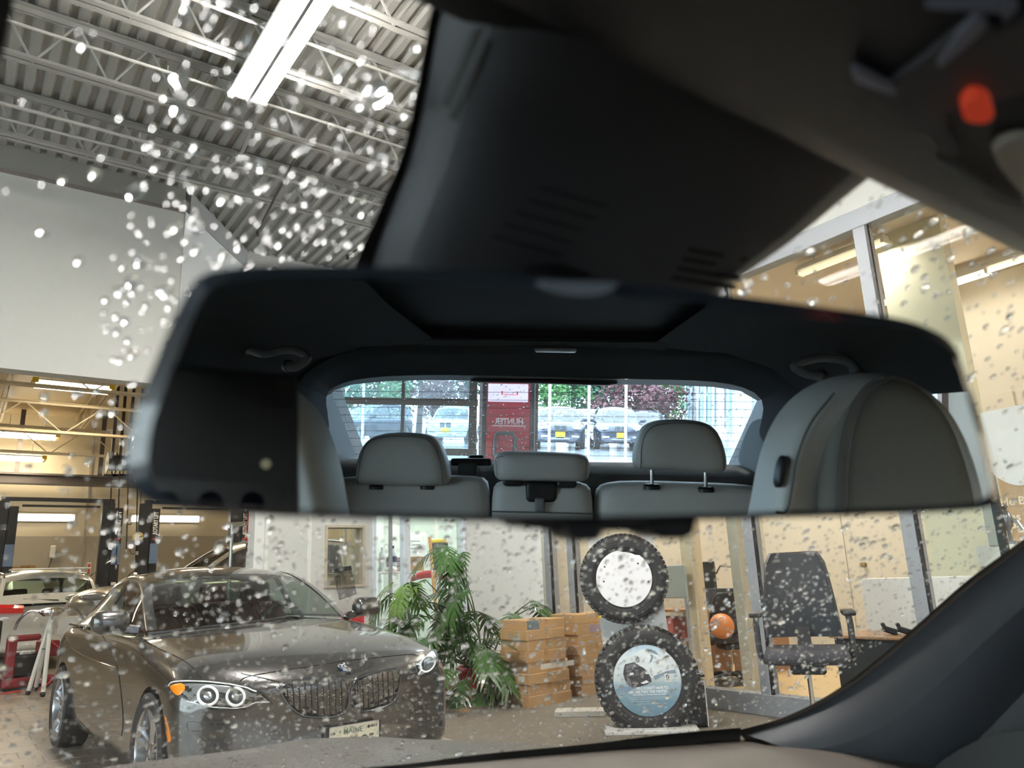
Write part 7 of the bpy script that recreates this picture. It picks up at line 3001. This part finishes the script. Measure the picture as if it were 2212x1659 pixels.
# red and white jack at the jamb of the bay opening
c = at_y(538, 1150, YW + 1.6)
t = thing('floor_jack_stand', 'tall red and white jack stand beside the jamb of the bay opening', 'jack', (c.x, YW + 1.6, 0))
b = MB()
b.tube([(0.02, 0, 0.05), (0.02, 0, c.z - 0.12)], 0.045, 10)
b.build('white_tube', M_sheet, t)
b = MB()
b.tube([(0.02, 0, c.z - 0.12), (0.02, 0, c.z + 0.25)], 0.055, 10)
b.build('red_sleeve', M_red, t)
b = MB()
b.beam((-0.25, 0, c.z + 0.1), (0.02, 0, c.z + 0.12), 0.04, 0.06)
b.tube([(-0.23, 0, 0.05), (-0.23, 0, c.z + 0.1)], 0.025, 8)
b.build('side_frame', M_steel, t)
b = MB()
b.box((-0.1, 0, 0.04), (0.5, 0.4, 0.08), bev=0.01)
b.build('base', M_dark, t)
b = MB()
b.tube(smooth_line([(0.05, -0.05, c.z - 0.05), (-0.05, -0.07, c.z - 0.2), (0.06, -0.06, c.z - 0.45), (0.0, -0.06, c.z - 0.7)], 4), 0.01, 6)
b.build('hose', M_dark, t)
# ------------------------------------------------------------------ behind the car: alignment machine, yard, parked cars, trees (all seen through the mirror)
t = thing('alignment_machine', 'red wheel alignment cabinet with screen seen through the rear window in the mirror', 'machine', (-0.35, -8.9, 0))
M_redc = mat('cabinet_red', (0.48, 0.015, 0.045), 0.3, coat=0.4)
def X9(px, Y=-8.75):
    return float(seen_y(px, 900, Y).x)


def Z9(py, Y=-8.75):
    return float(seen_y(1100, py, Y).z)


xa, xb = X9(1046), X9(1146)
b = MB()
b.box2((xa - 0.01, -9.2, 0.0), (xb + 0.01, -8.80, 1.95), bev=0.015)
b.build('cabinet', M_redc, t, world=True)
for x in (xa - 0.03, xb + 0.0):
    b = MB()
    b.box2((x, -9.15, 0), (x + 0.05, -8.77, 1.98), bev=0.01)
    b.build('side_frame', M_dark, t, world=True)
b = MB()
b.box2((X9(1053), -8.80, Z9(868)), (X9(1140), -8.77, Z9(829)), bev=0.006)
sb_ = b.build('screen', mat('lit_screen', (0.6, 0.55, 0.65), 0.3, emit=(0.80, 0.62, 0.80), estr=1.3), t, world=True)
b = MB()
za, zb_ = Z9(853), Z9(845)
b.box2((X9(1086), -8.768, za), (X9(1114), -8.765, za + 0.008))
b.box2((X9(1082), -8.768, za), (X9(1085), -8.765, za + 0.045))
b.box2((X9(1115), -8.768, za), (X9(1118), -8.765, za + 0.045))
b.build('screen_graphic', mat('screen_red', (0.5, 0.05, 0.05), 0.4, emit=(0.8, 0.08, 0.06), estr=1.0), sb_, world=True, smooth=False)
# the front of the cabinet faces the car (towards +Y): reading direction seen from the car is -X
lettering('HUNTER', 0.105, ((xa + xb) / 2 + 0.02, -8.797, Z9(911)), (-1, 0, 0), (0, 0, 1), mat('sign_pink', (0.75, 0.50, 0.55), 0.4), t, bold=0.003, sx=0.82)
b = MB()
b.beam(((xa + xb) / 2 + 0.22, -8.795, Z9(920)), ((xa + xb) / 2 - 0.18, -8.795, Z9(920)), 0.004, 0.012)
b.build('underline', mat('sign_pink', (0.75, 0.50, 0.55), 0.4), t, world=True, smooth=False)
b = MB()
pts = [(X9(1070), -8.74, Z9(985)), (X9(1070), -8.74, Z9(945)), (X9(1074), -8.74, Z9(936)), (X9(1108), -8.74, Z9(936)), (X9(1114), -8.74, Z9(945)), (X9(1114), -8.74, Z9(985))]
b.tube(pts, 0.022, 8)
b.build('handle_frame', mat('dark_grey_frame', (0.06, 0.06, 0.07), 0.4), t, world=True)
b = MB()
b.box2((X9(1078), -8.80, Z9(990)), (X9(1108), -8.775, Z9(945)), bev=0.01)
b.build('door_panel', M_redc, t, world=True)
b = MB()
b.box2((xa + 0.02, -8.80, 0.05), (X9(1066), -8.77, Z9(940)), bev=0.01)
b.build('red_door', M_red, t, world=True)

# yard outside
b = MB()
P = []
for y, z in ((-9.7, 0.0), (-14, 0.0), (-30, 0.26), (-60, 0.5)):
    P.append([(-60, y, z), (60, y, z)])
b.grid(P)
m_yard = mat('wet_asphalt', (0.30, 0.31, 0.32), 0.18, var=0.12, scale=0.6)
structure('ground', b, m_yard, 'wet pale yard outside the garage')
M_navy = mat('navy_paint', (0.035, 0.05, 0.085), 0.25, 0.4, coat=1.0)
M_lotwhite = mat('white_lot_paint', (0.75, 0.77, 0.79), 0.3, coat=0.8)
M_plate = mat('yellow_plate', (0.85, 0.52, 0.02), 0.5)
M_kid = mat('grille_silver', (0.45, 0.48, 0.52), 0.25, 0.7)


def lot_front(t):
    """lamps, twin grille, air intake and yellow tag of a parked car facing the garage"""
    for s in (1, -1):
        b = MB()
        b.box((2.36, s * 0.13, 0.80), (0.06, 0.22, 0.22), bev=0.02)
        g_ = b.build('grille', M_shadowline, t)
        b = MB()
        for k in range(5):
            b.box((2.395, s * 0.13 - 0.08 + 0.04 * k, 0.80), (0.012, 0.012, 0.19))
        b.build('grille_bars', M_kid, g_, smooth=False)
        b = MB()
        b.box((2.23, s * 0.62, 0.82), (0.16, 0.34, 0.09), R=Matrix.Rotation(-s * 0.45, 3, 'Z'), bev=0.02)
        b.build('headlamp', M_ring, t)
        b = MB()
        b.box((2.30, s * 0.58, 0.50), (0.06, 0.30, 0.08), R=Matrix.Rotation(-s * 0.3, 3, 'Z'), bev=0.01)
        b.build('intake_trim', M_kid, t)
    b = MB()
    b.box((2.44, 0, 0.58), (0.01, 0.36, 0.20))
    b.build('yellow_tag', M_plate, t, smooth=False)
    b = MB()
    b.box((2.40, 0, 0.40), (0.04, 0.7, 0.07), bev=0.01)
    b.build('skid_strip', M_kid, t)


def lot_at(px, Y):
    p = seen_y(px, 950, Y)
    return (p.x, Y, 0.26 + (abs(Y) - 30) * 0.008)


lotA, _b = make_car(SUV, 'car', 'dark blue parked car with yellow tag, nearer the red cabinet in the mirror', 'car', M_navy, lot_at(1207, -31), radians(90), 'cars parked in the yard', gl=glass('lot_glass', (0.55, 0.68, 0.72), 0.16), rails=True, detail=False)
lot_front(lotA)
dup(lotA, lot_at(1329, -31.3), radians(90), 'dark blue parked car with yellow tag, behind the raised headrest in the mirror', 'cars parked in the yard')
lotW, _b = make_car(SUV, 'car', 'white parked car seen through the closed door in the mirror', 'car', M_lotwhite, lot_at(979, -35), radians(92), 'cars parked in the yard', gl=glass('lot_glass', (0.55, 0.68, 0.72), 0.16), rails=True, detail=False)
lot_front(lotW)
dup(lotA, lot_at(792, -34), radians(120), 'dark blue parked car at the far end of the closed door in the mirror', 'cars parked in the yard')
dup(lotW, lot_at(1268, -38), radians(90), 'white parked car in the second row between the two dark blue ones', 'cars parked in the yard')
dup(lotA, lot_at(1395, -38), radians(80), 'dark blue parked car in the second row behind the raised headrest', 'cars parked in the yard')
dup(lotW, lot_at(1160, -40), radians(90), 'white parked car in the second row beside the red cabinet', 'cars parked in the yard')

for i, (px, Y) in enumerate(((784, -27), (1187, -27), (1272, -27), (1352, -27), (1556, -25))):
    p = seen_y(px, 900, Y)
    t = thing('lamp_post', ['slim white yard post seen through the closed door', 'slim white yard post above the first dark blue car', 'slim white yard post between the two dark blue cars', 'slim white yard post right of the second dark blue car', 'slim white yard post before the glass facade'][i], 'post', (p.x, Y, 0.2), group='white posts in the yard')
    b = MB()
    b.tube([(0, 0, 0), (0, 0, 6.5)], 0.05, 8)
    b.build('pole', M_lotwhite, t)
    b = MB()
    b.box((0, 0, 6.5), (0.5, 0.25, 0.1), bev=0.02)
    b.build('lamp_head', M_lotwhite, t)

# trees
M_g1 = mat('spring_leaf', (0.10, 0.25, 0.07), 0.6, var=0.4, scale=0.9)
M_g2 = mat('deep_leaf', (0.06, 0.17, 0.09), 0.6, var=0.4, scale=0.9)
M_r = mat('maple_leaf', (0.16, 0.06, 0.065), 0.6, var=0.4, scale=0.9)
M_bark = mat('bark', (0.06, 0.045, 0.035), 0.9)


def crown_mesh(m, seed, n=3200):
    r = random.Random(seed)
    b = MB()
    blobs = [(Vector((r.gauss(0, .45), r.gauss(0, .45), r.uniform(-.6, .7))), r.uniform(.35, .6)) for _ in range(12)]
    for _ in range(n):
        c, rr = r.choice(blobs)
        d = Vector((r.gauss(0, 1), r.gauss(0, 1), r.gauss(0, 1))).normalized()
        p = c + d * rr * r.uniform(0.75, 1.05)
        u = Vector((r.gauss(0, 1), r.gauss(0, 1), r.gauss(0, 1))).normalized()
        w = d.cross(u)
        if w.length < 0.1:
            continue
        w.normalize()
        s = 0.055
        b.face([p - u * s, p + w * s * .6, p + u * s, p - w * s * .6])
    return b.mesh('crown', m, smooth=False, weld=False)


CR = {'g1': crown_mesh(M_g1, 1), 'g2': crown_mesh(M_g2, 2), 'r': crown_mesh(M_r, 3)}
tl = {'g1': 'bright green tree', 'g2': 'deep green tree', 'r': 'red leaved maple tree'}
spots = [(740, -44, 'g2', 3.6, 4.6, 'at the far left of the closed door'), (815, -42, 'g1', 2.6, 3.4, 'behind the white post of the closed door'), (905, -46, 'g2', 3.4, 5.2, 'behind the white car at the closed door'), (940, -41, 'r', 1.6, 2.4, 'behind the closed door'),
         (1010, -47, 'g2', 3.2, 5.0, 'left of the red cabinet'), (1175, -43, 'g1', 2.3, 3.5, 'behind the first dark blue car'), (1235, -47, 'g2', 3.3, 4.4, 'between the two dark blue cars'), (1300, -48, 'g2', 3.0, 4.0, 'behind the second dark blue car'), (1375, -41, 'r', 2.5, 2.1, 'behind the second row of cars'),
         (1440, -48, 'g1', 2.6, 2.9, 'beyond the red tree'), (1520, -50, 'g2', 3.2, 4.6, 'beside the glass facade'), (1620, -50, 'g2', 3.4, 4.6, 'at the far right of the rear window')]
for px, Y, k, r_, zc, where in spots:
    p = seen_y(px, 900, Y)
    t = thing('tree', f'{tl[k]} {where} in the mirror', 'tree', (p.x, Y, 0.3), RND.uniform(0, 6), 'trees beyond the yard')
    b = MB()
    b.tube([(0, 0, 0), (0.1, 0, zc * 0.5), (0, 0.1, zc)], [0.22, 0.16, 0.08], 8)
    b.build('trunk', M_bark, t)
    o = link('crown', CR[k], t)
    o.location = (0, 0, zc - 0.3)
    o.scale = (r_, r_, r_ * 0.85)
# glass facade of the next building
fx0, fx1 = seen_y(1485, 900, -40).x, seen_y(1660, 900, -22).x
t = thing('glass_building', 'glass fronted building at the side of the yard in the mirror', 'building', (8, -33, 0.2))
A0, A1 = Vector((float(seen_y(1480, 900, -44).x), -44, 0.2)), Vector((float(seen_y(1650, 900, -24).x), -24, 0.2))
d = (A1 - A0)
nrm = Vector((d.y, -d.x, 0)).normalized()
b = MB()
w = [A0 + nrm * 0.3, A1 + nrm * 0.3, A1 + nrm * 8, A0 + nrm * 8]
if nrm.x < 0:
    nrm = -nrm
    w = [A0 + nrm * 0.3, A1 + nrm * 0.3, A1 + nrm * 8, A0 + nrm * 8]
b.prism([(p.x, p.y) for p in w], 6.0, Matrix.Translation((0, 0, 0.2)))
b.build('wall', mat('teal_facade', (0.28, 0.42, 0.46), 0.3), t, world=True, smooth=False)
for i in range(9):
    p = A0 + d * (i / 8)
    b = MB()
    b.beam(p + Vector((0, 0, 0)), p + Vector((0, 0, 6.0)), 0.10, 0.14, up=(0, 1, 0))
    b.build('mullion', M_lotwhite, t, world=True, smooth=False)
    if i < 8:
        q = A0 + d * ((i + 1) / 8)
        b = MB()
        b.face([p + nrm * 0.1, q + nrm * 0.1, q + nrm * 0.1 + Vector((0, 0, 6)), p + nrm * 0.1 + Vector((0, 0, 6))])
        b.build('pane', mat('facade_pane_%d' % (i % 3), ((0.30, 0.50, 0.52), (0.42, 0.40, 0.46), (0.36, 0.52, 0.56))[i % 3], 0.08, spec=1.0), t, world=True, smooth=False)
p = seen_y(1606, 885, -26)
t = thing('pylon_sign', 'pale pylon sign before the glass facade in the mirror', 'sign', (p.x, -26, 0.2))
b = MB()
b.box((0, 0, 1.25), (0.55, 0.12, 2.5), bev=0.02)
b.build('panel', M_lotwhite, t)
b = MB()
b.box((0, 0.065, 2.1), (0.4, 0.01, 0.12))
b.build('orange_band', mat('pale_orange', (0.75, 0.45, 0.30), 0.5), t, smooth=False)
# ------------------------------------------------------------------ raindrops on the windscreen and the rear window
m = bpy.data.materials.new('water')
m.use_nodes = True
nt = m.node_tree
nt.nodes.remove(nt.nodes['Principled BSDF'])
gw = nt.nodes.new('ShaderNodeBsdfGlass')
gw.inputs['IOR'].default_value = 1.33
gw.inputs['Roughness'].default_value = 0.0
gw.inputs['Color'].default_value = (0.97, 0.985, 1.0, 1)
nt.links.new(gw.outputs[0], nt.nodes['Material Output'].inputs['Surface'])
M_water = m
rd = random.Random(5)


def drop_mesh(seed, flat=1.0):
    r = random.Random(seed)
    b = MB()
    k = [r.uniform(0.82, 1.15) for _ in range(10)]
    rings = []
    for rr, h in ((1.0, 0.0), (0.96, 0.32), (0.74, 0.60), (0.36, 0.75)):
        h *= flat
        rings.append([b.v((rr * (k[i] if rr > 0.5 else 1) * cos(2 * pi * i / 10), rr * (k[i] if rr > 0.5 else 1) * sin(2 * pi * i / 10), h)) for i in range(10)])
    for A_, B_ in zip(rings, rings[1:]):
        for i in range(10):
            b.bm.faces.new((A_[i], A_[(i + 1) % 10], B_[(i + 1) % 10], B_[i]))
    b.bm.faces.new(rings[-1])
    b.bm.faces.new(rings[0][::-1])
    return b.mesh('raindrop', M_water, angle=50)


DM = [drop_mesh(i) for i in range(6)]
DF = [drop_mesh(10 + i, 0.55) for i in range(6)]


def ws_frame(x, z):
    p = Vector((x, ws_y(x, z), z))
    dx = Vector((1, -2 * WS_K * (x - XC) / 0.49, 0)).normalized()
    dz = Vector((0, -WS_S, 1)).normalized()
    n = dx.cross(dz)
    if n.y < 0:
        n = -n
    n.normalize()
    u = dz.cross(n).normalized()
    return Matrix((u, dz, n)).transposed(), p, n


drops = []
for k in range(7600):
    z = 0.94 + 0.46 * rd.random() ** 0.9
    x = rd.uniform(-0.12, 0.80)
    clump = 0.5 + 0.5 * sin(x * 23 + 4 * sin(z * 19)) * cos(z * 31 + 2)
    if rd.random() > 0.35 + 0.65 * clump:
        continue
    if x < 0.04 and z > 1.17 and rd.random() < 0.65:
        continue
    r_ = 0.0006 + 0.0014 * rd.random() ** 2.0
    r_ *= 1.3 if z < 1.27 else 1.45
    if rd.random() < 0.05:
        r_ *= 1.5
    drops.append((x, z, r_))
for k in range(430):
    x, z = rd.uniform(0.038, 0.135), rd.uniform(1.30, 1.40)
    drops.append((x, z, 0.0007 + 0.0009 * rd.random() ** 1.5))
for k in range(11500):
    z = 0.94 + 0.34 * rd.random()
    x = rd.uniform(0.0, 0.80)
    clump = 0.5 + 0.5 * sin(x * 17 + 3 * sin(z * 23)) * cos(z * 27 + x * 9)
    if rd.random() > 0.25 + 0.75 * clump:
        continue
    if x < 0.04 and z > 1.17:
        continue
    drops.append((x, z, 0.0005 + 0.0010 * rd.random() ** 1.8))
drops.sort(key=lambda d: -d[2])


def drop_matrix(x, z, r_):
    R, p, n = ws_frame(x, z)
    a = rd.uniform(0, 6.28)
    st = rd.uniform(0.9, 1.5)
    return Matrix.Translation(p + n * 0.0004) @ R.to_4x4() @ Matrix.Diagonal((r_ * rd.uniform(0.85, 1.1), r_ * st, r_ * 0.9, 1)) @ Matrix.Rotation(a, 4, 'Z')


inv = ROOTM[wind.name].inverted()
for i, d_ in enumerate(drops[:290]):
    o = bpy.data.objects.new('raindrop', (DF if d_[1] > 1.25 else DM)[i % 6])
    COL.objects.link(o)
    o.parent = wind
    o.matrix_parent_inverse = inv
    o.matrix_basis = drop_matrix(*d_)


def merged(name, mats, parent, inv_, flats=()):
    vs, fs = [], []
    src = [([v.co.copy() for v in me.vertices], [tuple(p.vertices) for p in me.polygons]) for me in DM + DF]
    for i, M_ in enumerate(mats):
        V_, F_ = src[i % 6 + (6 if i in flats else 0)]
        o0 = len(vs)
        vs += [M_ @ v for v in V_]
        fs += [tuple(o0 + q for q in f) for f in F_]
    me = bpy.data.meshes.new(name)
    me.from_pydata([tuple(v) for v in vs], [], fs)
    me.polygons.foreach_set('use_smooth', [True] * len(me.polygons))
    me.materials.append(M_water)
    o = bpy.data.objects.new(name, me)
    COL.objects.link(o)
    o.parent = parent
    o.matrix_parent_inverse = inv_
    o['kind'] = 'stuff'
    return o


merged('small_raindrops', [drop_matrix(*d_) for d_ in drops[290:]], wind, inv, {i for i, d_ in enumerate(drops[290:]) if d_[1] > 1.25})
# rear window
pa_, pb_, pc_ = A[0], A[-1], A[9]
ux = (pb_ - pa_).normalized()
uz = ((pc_ - (pa_ + pb_) / 2))
uz = (uz - ux * uz.dot(ux)).normalized()
nn = ux.cross(uz)
if nn.y > 0:
    nn = -nn
Rr_ = Matrix((ux, uz, nn)).transposed()
if Rr_.determinant() < 0:
    Rr_ = Matrix((-ux, uz, nn)).transposed()
L_, H_ = (pb_ - pa_).length, (pc_ - (pa_ + pb_) / 2).length
ms = []
for k in range(1500):
    s_, t_ = rd.uniform(0.0, 1.0), rd.uniform(0.02, 0.98)
    if abs(s_ - 0.5) > 0.5 + 0.0 * t_:
        continue
    r_ = 0.0009 + 0.0022 * rd.random() ** 2.5
    p = pa_.lerp(pb_, s_) + uz * H_ * t_ + nn * 0.006
    ms.append(Matrix.Translation(p) @ Rr_.to_4x4() @ Matrix.Diagonal((r_, r_ * rd.uniform(1, 1.5), r_ * 0.8, 1)))
merged('small_raindrops', ms, rw, ROOTM[rw.name].inverted())
